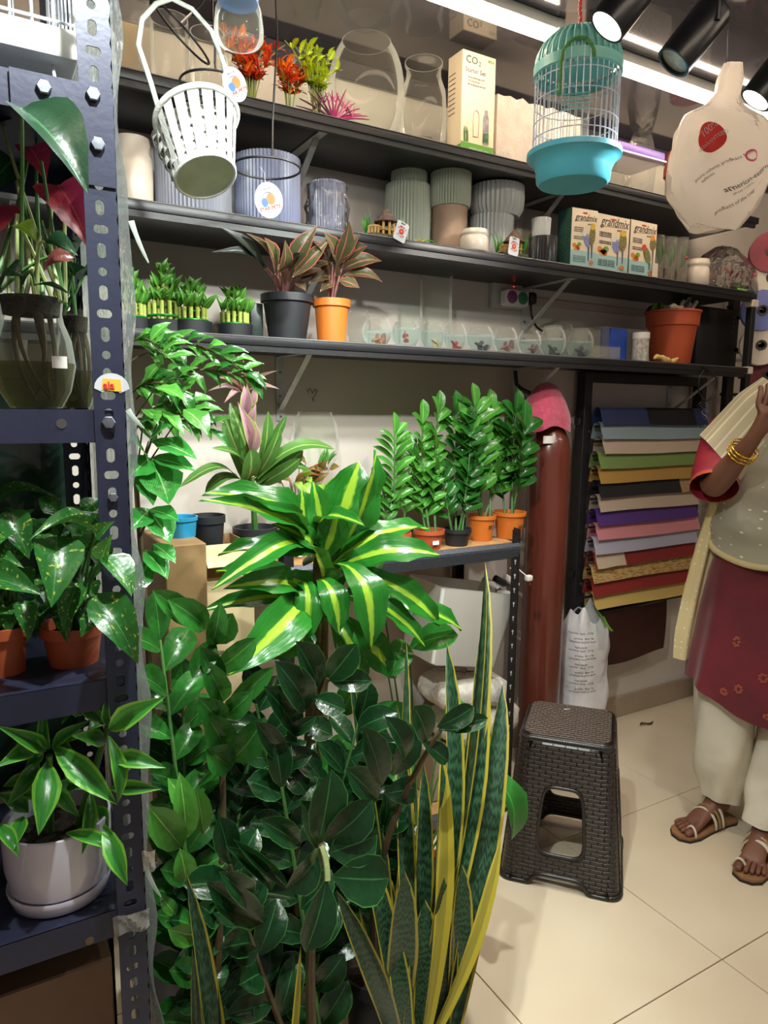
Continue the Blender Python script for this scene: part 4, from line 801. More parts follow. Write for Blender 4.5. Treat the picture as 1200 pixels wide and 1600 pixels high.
# ================================================================== slotted-angle rack on the left
M_angle = pm('rack_blue_black', '#2a2d42', '#22253a', scale=12, rough=.42, metal=.15, bump=.03, bscale=120)
M_bolt = pm('zinc_bolt', '#868a94', '#6f737d', scale=60, rough=.4, metal=.8)
M_sheet = film('frosted_plastic', '#f2f5f2', .18, .15, '#dfe8e2', .50, .6, .8, 18)
M_tape = film('clear_tape', '#efece4', .25, .12, '#d9d4c8', .35, .7, .6, 40)
def slotted(mb, x0, x1, z0, z1, put, pitch=.0262, th=.002, ph=0):
    """a strip of angle iron with alternating slots cut through it; put(a, z, d) -> point"""
    n = 16; k = ph; z = z0; w = x1-x0
    while z < z1-1e-6:
        h = min(pitch, z1-z); kind = k % 4; a_, b_ = ((.0055, .0095), (.0095, .0055), (.0055, .0095), (.0055, .0055))[kind]
        cx = w*.46; cz = z+pitch/2; ok = h > pitch*.99
        ring, outer = [], []
        for i in range(n):
            an = 2*PI*(i+.5)/n; c, s = math.cos(an), math.sin(an)
            r_ = min(a_, b_); ex, ez = a_-r_, b_-r_
            ring.append((cx+r_*c+(ex if c > 0 else -ex), cz+r_*s+(ez if s > 0 else -ez)))
            q = min((w-cx if c > 0 else cx)/abs(c) if abs(c) > 1e-6 else 9, pitch/2/abs(s) if abs(s) > 1e-6 else 9)
            outer.append((cx+c*q, cz+s*q))
        if ok:
            corners = [(w, cz+pitch/2), (0, cz+pitch/2), (0, cz-pitch/2), (w, cz-pitch/2)]
            for d in (0, th):
                vs = [put(x0+a, b2, d) for a, b2 in ring]+[put(x0+a, b2, d) for a, b2 in outer]+[put(x0+a, b2, d) for a, b2 in corners]
                fs = [(i, (i+1) % n, n+(i+1) % n, n+i) for i in range(n)]
                for ci, i in enumerate((1, 5, 9, 13)): fs.append((n+i, n+(i+1) % n, 2*n+ci))
                mb.add(vs, [f[::-1] for f in fs] if d else fs)
            vs = [put(x0+a, b2, 0) for a, b2 in ring]+[put(x0+a, b2, th) for a, b2 in ring]; mb.add(vs, [(i, n+i, n+(i+1) % n, (i+1) % n) for i in range(n)])
        z += pitch; k += 1
RY0, RY1, RXR, RXL = 1.0, 1.40, .178, -.78
rk = thing('slotted_rack', 'blue-black slotted angle rack with steel shelves at the left', 'rack', (-.30, 1.2, 0))
def rpost(x, y, sx, sy, front):
    mb = MB(); slotted(mb, 0, .040, .0, 2.3, lambda a, z, d: Vector((x-sx*(.040-a), y+sy*d, z)), ph=2)
    slotted(mb, 0, .040, .0, 2.3, lambda a, z, d: Vector((x-sx*d, y+sy*a, z)), ph=1)
    mb.build('post', M_angle, rk, 0)
for x, s in ((RXR, 1), (RXL, -1)): rpost(x, RY0, s, 1, True); rpost(x, RY1, s, -1, False)
def hexbolt(c, ax=(0, -1, 0), r=.0088, par=None):
    o = MB().lathe([(r, 0), (r, .0045), (r*.86, .0058), (0, .006)], c, 6, ax).build('bolt', M_bolt, par or rk, 20); return o
zs = {}
for nm, yt in (('a', 124), ('b', 641), ('c', 1074), ('d', 1450)): zs[nm] = P(100, yt, Y=RY0).z
LIP = .042
for nm, z in zs.items():
    x0, x1 = RXL+.004, RXR-.004 if nm != 'a' else RXR-.004
    mb = MB(); mb.box(((x0+x1)/2, (RY0+RY1)/2, z-.001), (x1-x0, RY1-RY0-.006, .002)); yy = RY0+.004 if nm != 'a' else RY0+.0035
    mb.box(((x0+x1)/2, yy, z-LIP/2), (x1-x0, .002, LIP)); mb.box(((x0+x1)/2, RY1-.004, z-LIP/2), (x1-x0, .002, LIP))
    for x in (x0, x1): mb.box((x, (RY0+RY1)/2, z-LIP/2), (.002, RY1-RY0-.01, LIP))
    sh = mb.build('shelf_tray', M_angle, rk, 0)
    if nm == 'a':
        mb = MB(); gp = [(-.115, 0), (0, 0), (0, -.118), (-.034, -.118), (-.038, -.075), (-.060, -.050), (-.115, -.042)]
        mb.prism(gp, (RXR-.001, RY0-.0026, z), (1, 0, 0), (0, 0, 1), .002).build('gusset_plate', M_angle, rk, 0)
        for px, py in ((68, 137), (145, 148), (152, 226)): hexbolt(P(px, py, Y=RY0-.003))
    elif nm == 'b':
        hexbolt(P(169, 660, Y=RY0-.001)); MB().lathe([(.0065, 0), (.0065, .0006), (0, .0006)], P(96, 662, Y=RY0+.0028), 16, (0, -1, 0)).build('hole', M_print, rk)
    elif nm == 'd': MB().lathe([(.006, 0), (.006, .0006), (0, .0006)], P(140, 1470, Y=RY0+.0028), 16, (0, -1, 0)).build('hole', pm('rust', '#5a4a34', rough=.9), rk)
hexbolt(P(176, 777, Y=RY0-.001), r=.0065)
# round sticker on the post, torn
sk = MB(); q = P(170, 607, Y=RY0-.0008); sk.prism([(.022*math.cos(a), .020*math.sin(a)) for a in [PI*k/10 for k in range(11)]]+[(-.012, -.005), (0, .002), (.010, -.006)], q+Vector((.004, 0, 0)), (1, 0, 0), (0, 0, 1), .0006)
o = sk.build('sticker', pm('sticker_white', '#b9bcc4', rough=.5), rk, 0)
MB().prism([(-.012, -.006), (.013, -.008), (.012, .008), (-.010, .009)], q+Vector((.003, -.0005, .004)), (1, 0, 0), (0, 0, 1), .0004).build('sticker_print', pm('sticker_yellow', '#d9a93c', rough=.5), o, 0)
text('ala', .013, M_red, o, q+Vector((-.007, -.0007, .0)), (1, 0, 0), (0, 0, 1), bold=.0003)
# plastic sheet wrapped round the side of the rack
def shf(u, v):
    y = RY0-.004+u*(RY1-RY0+.006); z = .42+v*1.72; fr = 1-u
    o_ = .002+.006*(.5+.5*math.sin(v*46+u*3))*fr**3+.005*max(0, math.sin(v*19+1.3))**3*fr**2+.002*math.sin(u*14+v*21)
    if u == 0: y -= .000; o_ += .006*abs(math.sin(v*31))**3
    return Vector((RXR+.002+max(.001, o_), y, z))
t = thing('plastic_sheet', 'crinkled frosted plastic sheet taped along the rack side', 'plastic sheet', (RXR, 1.2, .42))
MB().grid(shf, 14, 110).build('sheet', M_sheet, t, 180)
for (px, py, ln) in ((205, 345, .05), (228, 1355, .055), (200, 640, .025)):
    a = P(px, py, Y=.995); MB().tube(bez(a, a+Vector((.006, -.004, -ln*.5)), a+Vector((.020, 0, -ln)), 6), [.004, .0035, .003, .003, .0025, .002, .001], 6, flat=.25).build('torn_strip', M_sheet, t)
for (px, py) in ((205, 1440), (232, 1343)):
    a = P(px, py, Y=.996); MB().grid(lambda u, v: a+Vector(((u-.5)*.05 if px < 220 else (u-.5)*.018, -.003-.004*math.sin(u*9+v*5), (v-.5)*.03+.004*math.sin(u*7))), 8, 6).build('tape', M_tape, t, 25)
# ---------------- white cage on the top tray
x0, x1, y0 = -.60, P(118, 60, Y=1.10).x, 1.07; zb = zs['a']; ztr0 = P(60, 82, Y=y0).z; ztr1 = P(60, 30, Y=y0).z
t = thing('wire_cage', 'white wire animal cage with a plastic tray on top of the rack', 'cage', ((x0+x1)/2, 1.2, zb))
MB().rbox(((x0+x1)/2, 1.225, (ztr0+ztr1)/2), (x1-x0, .31, ztr1-ztr0), .008, 2).build('tray', pm('cage_tray', '#b3b2ad', '#a5a4a0', scale=5, rough=.45), t)
M_cwire = pm('cage_wire', '#d3dae8', '#c5cde0', scale=30, rough=.4, metal=.1)
for k in range(26):
    x = x1-.004-k*.025
    if x < x0: break
    for y in (y0+.004, 1.376): MB().tube([(x, y, ztr1-.012), (x, y, ztr1+.22)], .0016, 6, cap=False).build('wire', M_cwire, t)
for y in (y0+.003, 1.377):
    for z in (ztr1+.004, ztr1+.06, ztr1+.12): MB().tube([(x0, y, z), (x1, y, z)], .002, 6).build('wire', M_cwire, t)
for k in range(8): MB().tube([(x1-.002, y0+.02+.04*k, ztr1-.01), (x1-.002, y0+.02+.04*k, ztr1+.22)], .0016, 6).build('wire', M_cwire, t)
zr = zb+.018; MB().tube([(x0, y0, zr), (x1, y0, zr)], .0028, 7).build('floor_bar', M_cwire, t)
for x in (x0+.05, (x0+x1)/2, x1-.03): MB().tube([(x, y0, zr), (x+.01, y0+.02, zb+.001)], .002, 6).build('foot_wire', M_cwire, t); MB().tube([(x, y0, zr), (x, y0+.03, ztr0+.002)], .002, 6).build('foot_wire', M_cwire, t)
# ---------------- glass vases with anthurium on the second tray
M_root = pm('root_brown', '#4a3c24', '#352a18', scale=40, rough=.8)
M_murk = film('murky_water', '#cfcba8', .05, .02, '#7a7a58', .22, rim=.5)
def jarvase(xl, xr, yt, Y, label, big):
    X, R = cylfit(xl, xr, 560, Y); z0 = zs['b']; h = P((xl+xr)/2, yt, Y=Y).z-z0
    t = thing('vase_plant', label, 'plant', (X, Y, z0), group='glass vase plants on the rack')
    pr = [(0, .002), (R*.62, .002), (R*.86, h*.16), (R, h*.38), (R*.92, h*.60), (R*.76, h*.74), (R*.72, h*.82), (R*.78, h*.97), (R*.86, h), (R*.84, h+.003)]
    MB().lathe(pr, (X, Y, z0), 40).build('glass', M_glass, t, 60)
    MB().lathe([(0, .004), (R*.60, .004), (R*.83, h*.16), (R*.965, h*.38), (R*.965, h*.40), (0, h*.40)], (X, Y, z0), 32).build('water', M_murk, t, 60)
    for k in range(5):
        a = k*1.26; p = Vector((X+math.cos(a)*R*.4, Y+math.sin(a)*R*.4, z0+h*.85)); MB().tube(bez(p, p+Vector((rnd(-.02, .02), rnd(-.02, .02), -h*.4)), (X+rnd(-.5, .5)*R, Y+rnd(-.5, .5)*R, z0+.012), 7), [.004, .004, .0035, .003, .003, .0025, .002, .001], 6).build('root', M_root, t)
    MB().lathe([(R*.66, h*.80), (R*.72, h*.95), (0, h*.98)], (X, Y, z0), 24).build('soil', M_soil, t)
    return t, X, R, h, z0
t, X, R, h, z0 = jarvase(-14, 120, 456, 1.12, 'anthurium in a round glass vase, front one on the rack', True)
if R: MB().box(P(93, 566, Y=1.12-R*.98), (.019, .001, .016)).build('price_label', M_white, t, 0)
an = LM('heart', F_dark, .10, .35, nl=12); anr = LM('heart', F_red, .16, .3, wave=.6, nl=12); anb = LM('heart', leafmat('brown_leaf', '#7a4038', '#5a3028', var=.1), .2, .3)
top = Vector((X, 1.12, z0+h*.98))
AN = [((34, 170, .985), (138, 304, .935), 104, an, (.25, -1, .35)), ((92, 290, 1.15), (146, 396, 1.09), 84, anr, (-.2, -1, .3)), ((45, 230, 1.2), (72, 285, 1.17), 50, anr, (0, -1, .3)), ((70, 380, 1.05), (122, 400, 1.02), 42, an, (0, -.8, .6)), ((118, 405, 1.06), (68, 425, 1.08), 30, anb, (0, -.8, .6)),
      ((28, 352, 1.04), (58, 378, 1.02), 34, LM('heart', F_lime, .15, .3), (0, -.9, .5)), ((12, 420, 1.04), (36, 432, 1.03), 40, an, (0, -.9, .4)), ((20, 250, 1.22), (-20, 300, 1.2), 70, an, (0, -1, .3)), ((55, 445, 1.05), (112, 462, 1.02), 14, LM('lance', F_dark, .1, .2), (0, -.7, .7)), ((5, 195, 1.2), (-40, 215, 1.15), 60, an, (0, -.6, .8)), ((60, 170, 1.26), (105, 240, 1.22), 60, an, (0, -1, .4)), ((0, 320, 1.15), (-30, 390, 1.1), 70, anr, (0, -1, .2))]
for i, (b_, e, wp, me, up) in enumerate(AN):
    b3, e3 = P(b_[0], b_[1], Y=b_[2]), P(e[0], e[1], Y=e[2]); leafat(me, t, b3, e3, wp*mpp(e3), up)
    stemtube(t, top+Vector((rnd(-.05, .05), rnd(-.04, .03), -.01)), b3, .0030, (top+b3)/2+Vector((0, .01, .05)), M_stempale if i % 2 else M_stem)
for k in range(12):
    a = top+Vector((rnd(-.06, .05), rnd(-.03, .04), -.01)); stemtube(t, a, a+Vector((rnd(-.03, .03), rnd(-.02, .04), rnd(.08, .21))), .0032, None, M_stem if k % 2 else M_stempale)
t, X, R, h, z0 = jarvase(84, 150, 488, 1.30, 'small glass vase of roots behind the front vase', False)
for k in range(8): stemtube(t, (X+rnd(-.02, .02), 1.30, z0+h*.95), (X+rnd(-.04, .03), 1.30+rnd(-.03, .03), z0+h+rnd(.05, .12)), .0028, None, M_stem)
for k in range(4): b3 = Vector((X+rnd(-.03, .02), 1.29, z0+h+rnd(.04, .10))); leafat(LM('heart', F_dark, .1, .3), t, b3, b3+Vector((rnd(-.05, .05), -.04, rnd(0, .05))), .05)
# ---------------- pothos pair on the third tray
po = [LM('heart', F_poth, b_, .28, nl=10) for b_ in (.08, .2)]
def px_leaves(t, lst, mes, stem0, sm=None, sr_=.0025, arch=1.0):
    for i, it in enumerate(lst):
        bx, by, tx, ty, wp, yb, ye = it[:7]; up = it[7] if len(it) > 7 else (rnd(-.3, .3), -.8, .6)
        b3, e3 = P(bx, by, Y=yb), P(tx, ty, Y=ye); leafat(mes[i % len(mes)], t, b3, e3, wp*mpp(e3), up, arch=arch)
        if sm: stemtube(t, stem0+Vector((rnd(-.02, .02), rnd(-.02, .02), 0)), b3, sr_, (stem0+b3)/2+Vector((0, 0, .03)), sm)
zc = zs['c']
for xl, xr, lab, lst in ((66, 166, 'variegated pothos in a terracotta-coloured pot against the rack post', [(88, 838, 80, 950, 78, 1.04, .98), (150, 932, 216, 1038, 64, .98, .94), (164, 870, 206, 932, 58, .985, .95, (.3, -.5, .8)), (150, 830, 44, 846, 36, 1.05, 1.0, (0, -.3, .9)), (160, 876, 176, 834, 34, .985, .96), (110, 812, 136, 793, 28, 1.12, 1.1), (120, 912, 98, 986, 44, 1.05, 1.02), (152, 952, 126, 996, 44, 1.05, 1.02), (150, 838, 180, 814, 26, .99, .97), (120, 850, 75, 800, 50, 1.14, 1.1), (110, 870, 160, 845, 45, 1.1, 1.06), (100, 900, 60, 870, 48, 1.1, 1.06), (130, 800, 160, 780, 30, 1.2, 1.22), (90, 800, 60, 778, 34, 1.2, 1.22)]),
                         (-28, 48, 'variegated pothos in a terracotta-coloured pot at the frame edge', [(-35, 900, 67, 930, 58, 1.02, .97), (-25, 880, 38, 888, 40, 1.05, 1.0), (12, 800, 46, 874, 50, 1.06, 1.03), (-10, 792, 88, 776, 30, 1.1, 1.08, (0, -.4, .9)), (32, 940, 45, 1003, 36, 1.06, 1.03), (0, 830, -30, 880, 60, 1.05, 1.0), (5, 950, -20, 1000, 50, 1.04, 1.0), (10, 860, 30, 830, 44, 1.1, 1.1)])):
    X, r = cylfit(xl, xr, 1030, 1.10); h = P((xl+xr)/2, 983, Y=1.10-r*.8).z-zc
    t = thing('potted_pothos', lab, 'plant', (X, 1.10, zc), group='pothos pots on the rack'); pot(t, X, 1.10, zc, r*.96, h, M_terra, .80, .003, .016)
    for k in range(16): bx, by = rnd(xl-10, xr-5), rnd(800, 960); lst.append((bx, by, bx+rnd(-30, 22), by+rnd(10, 60), rnd(34, 52), rnd(1.06, 1.18), rnd(1.03, 1.10)))
    px_leaves(t, lst, po, Vector((X, 1.10, zc+h-.01)), M_stem)
# ---------------- dracaena in a white ceramic pot on the lowest tray
zd = zs['d']; Y = 1.09; X, r = cylfit(10, 178, 1370, Y); h = P(95, 1316, Y=Y-r).z-zd
t = thing('potted_dracaena', 'striped dracaena in a glossy white pot with saucer on the rack', 'plant', (X, Y, zd))
M_cer = pm('white_glaze', '#d4cfe0', '#cbc6d8', scale=4, rough=.16, coat=.4)
MB().lathe([(r*.80, .022), (r*.90, .026), (r*.985, .06), (r, h*.8), (r, h), (r*.955, h+.001), (r*.945, h*.7)], (X, Y, zd), 48, cap0=True).build('pot', M_cer, t, 50)
MB().lathe([(r*.78, 0), (r*.90, .004), (r*.97, .022), (r*.955, .026), (r*.88, .018), (0, .014)], (X, Y, zd), 48, cap0=True).build('saucer', M_cer, t, 50)
MB().lathe([(r*.95, h*.78), (0, h*.82)], (X, Y, zd), 24).build('soil', M_soil, t)
dr = [LM('lance', F_drac, b_, .35, nl=10) for b_ in (.10, .20)]
c1, c2 = P(77, 1180, Y=1.05), P(168, 1135, Y=1.03)
for c_, dx in ((c1, -.01), (c2, .03)): stemtube(t, (X+dx, Y, zd+h*.8), c_, .0065, None, M_stem)
stemtube(t, (X-.04, Y+.02, zd+h*.8), P(20, 1290, Y=1.08), .006)
DR = [(74, 1190, 60, 1306, 46, 1.04, .97), (77, 1170, 70, 1090, 20, 1.05, 1.03), (72, 1172, -6, 1134, 30, 1.05, 1.0), (82, 1170, 142, 1125, 20, 1.05, 1.03), (84, 1166, 184, 1258, 40, 1.04, .975), (48, 1176, -8, 1200, 32, 1.05, 1.0), (170, 1140, 258, 1089, 38, 1.0, .95), (168, 1134, 168, 1078, 14, 1.02, 1.01), (160, 1128, 100, 1080, 26, 1.03, 1.02), (170, 1150, 184, 1256, 26, 1.0, .975), (164, 1160, 112, 1150, 30, 1.03, 1.0), (172, 1185, 260, 1200, 30, 1.0, .955), (172, 1232, 253, 1233, 24, 1.0, .96), (162, 1288, 199, 1384, 32, 1.0, .955), (103, 1302, 197, 1333, 24, 1.02, .965), (86, 1232, 124, 1276, 22, 1.06, 1.03), (36, 1276, 22, 1328, 27, 1.05, 1.0), (-4, 1288, 30, 1340, 24, 1.04, 1.0), (141, 1238, 128, 1336, 24, 1.05, 1.0), (88, 1100, 52, 1034, 44, 1.15, 1.2), (128, 1085, 152, 1048, 32, 1.12, 1.15), (60, 1190, 10, 1260, 30, 1.1, 1.06), (100, 1200, 150, 1230, 34, 1.12, 1.08), (150, 1260, 170, 1300, 26, 1.08, 1.04), (60, 1120, 20, 1080, 36, 1.15, 1.12), (0, 1240, 45, 1270, 28, 1.1, 1.1), (120, 1120, 80, 1060, 30, 1.18, 1.2)]
for k in range(18): bx, by = rnd(10, 160), rnd(1110, 1250); DR.append((bx, by, bx+rnd(-60, 60), by+rnd(-30, 50), rnd(18, 28), rnd(1.08, 1.16), rnd(1.04, 1.14)))
px_leaves(t, DR, dr, c1)
# brown carton below
x1 = P(192, 1540, Y=1.12).x; zt = P(100, 1500, Y=1.16).z
lone('brown_carton', MB().rbox(((-.60+x1)/2-.0, 1.27, zt/2-.01), (x1+.58, .22, zt-.03), .003, 1), pm('dull_carton', '#7a5a44', '#65493a', scale=3, rough=.6, bump=.05), 'dull brown carton on the floor under the slotted rack', 'box', ((-.60+x1)/2, 1.27, 0))

# dark aquarium added behind the rack as a backdrop, hiding the pale wall
t = thing('aquarium', 'dark green aquarium added as a backdrop behind the slotted rack', 'aquarium', (-.30, 1.62, 0))
MB().rbox((-.30, 1.62, .30), (.92, .34, .60), .006, 1).build('stand', pm('dark_stand', '#25282a', '#1b1e20', scale=8, rough=.6), t)
MB().box((-.30, 1.62, 1.05), (.90, .32, .90)).build('water', pm('dark_tank_water', '#1d2d27', '#2c4438', scale=7, rough=.12, coat=.5, bump=.25, bscale=9), t, 0)
for z in (.60, 1.50): MB().rbox((-.30, 1.62, z), (.92, .34, .03), .003, 1).build('rim', M_blackmetal, t)
# ================================================================== black boltless rack against the wall
MX0, MX1, MY0, MY1, MZ = .735, 1.605, 1.84, 2.19, .992
M_hammer = pm('hammertone_grey', '#4a4f59', '#3a3f48', scale=160, rough=.4, metal=.3, bump=.15, bscale=400)
M_chip = pm('chipboard', '#b98f5f', '#a67c4c', scale=40, rough=.8, bump=.1)
t = thing('boltless_rack', 'black boltless steel rack carrying the row of potted ZZ plants', 'rack', ((MX0+MX1)/2, 2.0, 0)); brk = t
for x, sx in ((MX0, 1), (MX1, -1)):
    for y, sy in ((MY0, 1), (MY1, -1)):
        mb = MB(); mb.box((x+sx*.016, y+sy*.0012, .52), (.034, .0024, 1.04)); mb.box((x, y+sy*.017, .52), (.0024, .034, 1.04)); po_ = mb.build('upright', M_blackmetal, t, 0)
        if sy > 0:
            for k in range(20):
                MB().lathe([(.0042, 0), (.0042, .0005), (0, .0005)], (x+sx*.018, y-.0001, .03+.05*k), 10, (0, -1, 0)).build('keyhole', M_bracket if x > 1 else M_print, po_); MB().box((x+sx*.018, y-.0004, .023+.05*k), (.003, .0006, .012)).build('keyhole', M_bracket if x > 1 else M_print, po_, 0)
for z in (MZ, .075):
    MB().rbox(((MX0+MX1)/2, (MY0+MY1)/2+.002, z-.005), (MX1-MX0-.008, MY1-MY0-.012, .010), .001, 1).build('shelf_board', M_chip, t)
    for y in (MY0+.002, MY1-.002): MB().prism([(0, 0), (.012, -.012), (.012, -.020), (0, -.055), (-.006, -.055), (-.006, 0)][::-1], (MX0+.004, y, z+.002), (0, -1 if y < 2 else 1, 0), (0, 0, 1), (MX1-MX0-.008)*(1 if y < 2 else -1)).build('beam', M_hammer, t, 0)
# ------------------------------------------------------------------ plant builders
zzm = {k: [LM('zz', m_, b_, .22, nl=8) for b_ in (.05, .14)] for k, m_ in (('n', F_zz), ('d', F_zzd), ('l', F_zzl))}
def zzstalk(t, base, tip, n, L_, W_, kind='n', bulge=(0, 0, .05), start=.30, side=None, smat=None, r=.005, spread=.85):
    base, tip = Vector(base), Vector(tip); mid = (base+tip)/2+Vector(bulge); pts = bez(base, mid, tip, 12)
    MB().tube(pts, [r*(1-.55*i/12) for i in range(13)], 7).build('stem', smat or M_stem, t)
    sd0 = Vector(side) if side is not None else Vector((math.cos(rnd(-.6, .6)), math.sin(rnd(-.6, .6)), 0))
    for i in range(n):
        u = start+(1-start)*(i+.5)/n; k = u*12; a = int(min(11, k)); p = pts[a].lerp(pts[a+1], k-a); tg = (pts[a+1]-pts[a]).normalized()
        sd = (sd0-tg*sd0.dot(tg)).normalized()*(1 if i % 2 else -1); out = tg.cross(sd)
        d = (tg*rnd(.45, .8)+sd*spread+out*rnd(-.45, .45)).normalized(); ll = L_*rnd(.8, 1.1)*(1-.25*abs(u-.65))
        leafat(zzm[kind][i % 2], t, p, p+d*ll, W_*rnd(.85, 1.1), (rnd(-.3, .3)+d.x*-.2, -.75, .75))
    leafat(zzm[kind][0], t, tip, tip+(pts[-1]-pts[-3]).normalized()*L_*.9, W_*.9, (0, -.8, .6))
ROWP = [(561, 593, 830, 868, 1.90, M_terra, 'small terracotta-coloured pot of ZZ shoots behind the striped leaf', 'ZZ', 'n', [((576, 828), (583, 745), 7, .045, .016)]),
 (597, 643, 829, 869, 1.895, M_terra, 'fresh narrow-leaved ZZ plant in a terracotta-coloured pot, left in the row', '', 'l', [((612, 829), (616, 672), 18, .062, .020), ((622, 829), (640, 700), 12, .055, .02), ((606, 829), (597, 750), 8, .05, .026)]),
 (645, 695, 824, 867, 1.895, M_terra, 'fresh ZZ plant in a terracotta-coloured pot with a white price sticker', '', 'l', [((670, 824), (667, 728), 14, .058, .022), ((660, 824), (645, 700), 10, .06, .026), ((680, 824), (684, 640), 14, .07, .030), ((668, 824), (660, 655), 14, .07, .030)]),
 (691, 737, 822, 862, 1.905, M_pblack, 'ZZ plant in the dark grey pot of the row', '', 'n', [((727, 821), (745, 712), 13, .060, .026), ((705, 821), (690, 735), 9, .06, .026), ((715, 821), (712, 640), 15, .07, .032), ((720, 821), (735, 660), 12, .065, .03)]),
 (729, 775, 801, 857, 1.945, M_orange, 'tall ZZ plant in the orange pot with pen marks, second from the cylinder', '', 'l', [((762, 800), (766, 640), 18, .080, .036), ((745, 800), (725, 660), 12, .075, .034), ((755, 800), (790, 668), 12, .07, .032), ((750, 800), (742, 628), 14, .07, .032)]),
 (769, 822, 796, 852, 1.94, M_orange, 'ZZ plant with broad leaves in the orange pot beside the cylinder', '', 'n', [((810, 796), (818, 660), 11, .085, .040), ((790, 796), (775, 700), 9, .085, .042), ((800, 796), (806, 640), 12, .08, .036)])]
for i, (xl, xr, yt, yb, Y, pm_, lab, _, kind, sts) in enumerate(ROWP):
    X, r = cylfit(xl, xr, (yt+yb)/2, Y); h = P((xl+xr)/2, yt+3, Y=Y).z-MZ
    t = thing('potted_zz_plant', lab, 'plant', (X, Y, MZ), group='ZZ pots in a row on the rack'); pot(t, X, Y, MZ, r*.93, h, pm_, .78, .003, .014)
    for (b_, e, n_, l_, w_) in sts:
        b3 = P(b_[0], b_[1], Y=Y); b3 = Vector((X+(b3.x-X)*.8, Y+rnd(-.4, .4)*r, MZ+h-.016)); e3 = P(e[0], e[1]+8, Y=Y+rnd(-.02, .06)); zzstalk(t, b3, e3, int(n_*1.25), l_*1.3, w_*1.35, kind, (rnd(-.015, .015), rnd(-.02, .02), 0), .22, r=.0042)
    if i == 2: MB().box((X-.004, Y-r*.90, MZ+h*.42), (.024, .001, .013), Matrix.Rotation(-.08, 3, 'X')).build('price_sticker', M_white, t, 0)
    if i == 4: text('BB 50', .017, M_print, t, (X-.005, Y-r*.90, MZ+h*.50), (1, .25, 0), UZ, shear=.2)
    if i == 5: text('DB 50', .015, M_print, t, (X-.004, Y-r*.90, MZ+h*.42), (1, .2, 0), UZ, shear=.2)
# lime pothos and a red-edged aglaonema further left on the rack
q = P(500, 830, Y=1.98); t = thing('potted_pothos', 'lime green pothos at the back of the boltless rack', 'plant', (q.x, 1.98, MZ)); pot(t, q.x, 1.98, MZ, .055, .10, M_terra)
lm = [LM('heart', F_lime, b_, .25) for b_ in (.08, .2)]; c0 = Vector((q.x, 1.98, MZ+.09))
for k in range(34):
    px, py = rnd(440, 580), rnd(738, 850); b3 = P(px, py, Y=rnd(1.86, 1.98)); e3 = P(px+rnd(-22, 22), py+rnd(2, 26), Y=b3.y-.02); leafat(lm[k % 2], t, b3, e3, rnd(.030, .048), (rnd(-.4, .4), -.8, .6)); stemtube(t, c0, b3, .0018, (c0+b3)/2+Vector((0, 0, .03)))
q = P(470, 800, Y=2.08); t = thing('potted_aglaonema', 'small red-edged aglaonema behind the arching bromeliad leaf', 'plant', (q.x, 2.10, MZ)); pot(t, q.x, 2.10, MZ, .05, .10, M_pblack); c0 = Vector((q.x, 2.10, MZ+.09))
agr = LM('lance', leafmat('red_aglaonema', '#5f7a3a', '#47622e', rib='#c0463c', ribw=.12, edge='#c2503f', edgew=.8, var=.25, vein=.4), .12, .2)
for k in range(13):
    px, py = rnd(440, 520), rnd(722, 760); b3 = P(px, py, Y=2.03); e3 = P(px+rnd(-28, 30), py+rnd(-26, 6), Y=2.0); leafat(agr, t, b3, e3, .030, (rnd(-.4, .4), -.8, .5)); stemtube(t, c0, b3, .0022, None, M_stempink)
t, X, R, h = (None, 0, 0, 0)
X, R = cylfit(452, 532, 690, 2.125); zb = P(492, 738, Y=2.125).z; hgt = P(492, 645, Y=2.125).z-zb
t = thing('hanging_bowl', 'clear glass wall bowl with a green plastic plant hung from a hook', 'bowl', (X, 2.125, zb))
MB().lathe([(0, .002), (R*.5, .004), (R*.86, hgt*.2), (R, hgt*.5), (R*.9, hgt*.8), (R*.68, hgt), (R*.70, hgt+.003)], (X, 2.125, zb), 36, sy=.8).build('glass', M_glass, t, 60)
for k in range(14): b3 = Vector((X+rnd(.0, .04), 2.11, zb+.02+rnd(0, .02))); leafat(sprig(*K_gr), t, b3, b3+Vector((rnd(0, .04), rnd(-.02, .02), rnd(.03, .065))), .008, name='plastic_leaf')
MB().lathe([(0, .004), (R*.5, .008), (R*.55, .016), (0, .018)], (X, 2.125, zb), 20, sy=.8).build('gravel', pm('pink_gravel', '#c98a8a', '#8fb09a', scale=120, rough=.8), t)
q = P(488, 620, Y=2.21); lone('wall_hook', MB().tube([(q.x-.012, 2.214, q.z+.014), (q.x-.018, 2.21, q.z+.022), (q.x-.009, 2.208, q.z+.026), (q.x, 2.208, q.z+.012), (q.x+.009, 2.208, q.z+.026), (q.x+.018, 2.21, q.z+.022), (q.x+.010, 2.208, q.z+.004), (q.x, 2.208, q.z-.004), (q.x, 2.20, q.z-.016), (q.x, 2.192, q.z-.008)], .0016, 6), M_bolt, 'small wire hook on the wall above the glass wall bowl', 'hook', (q.x, 2.21, q.z))
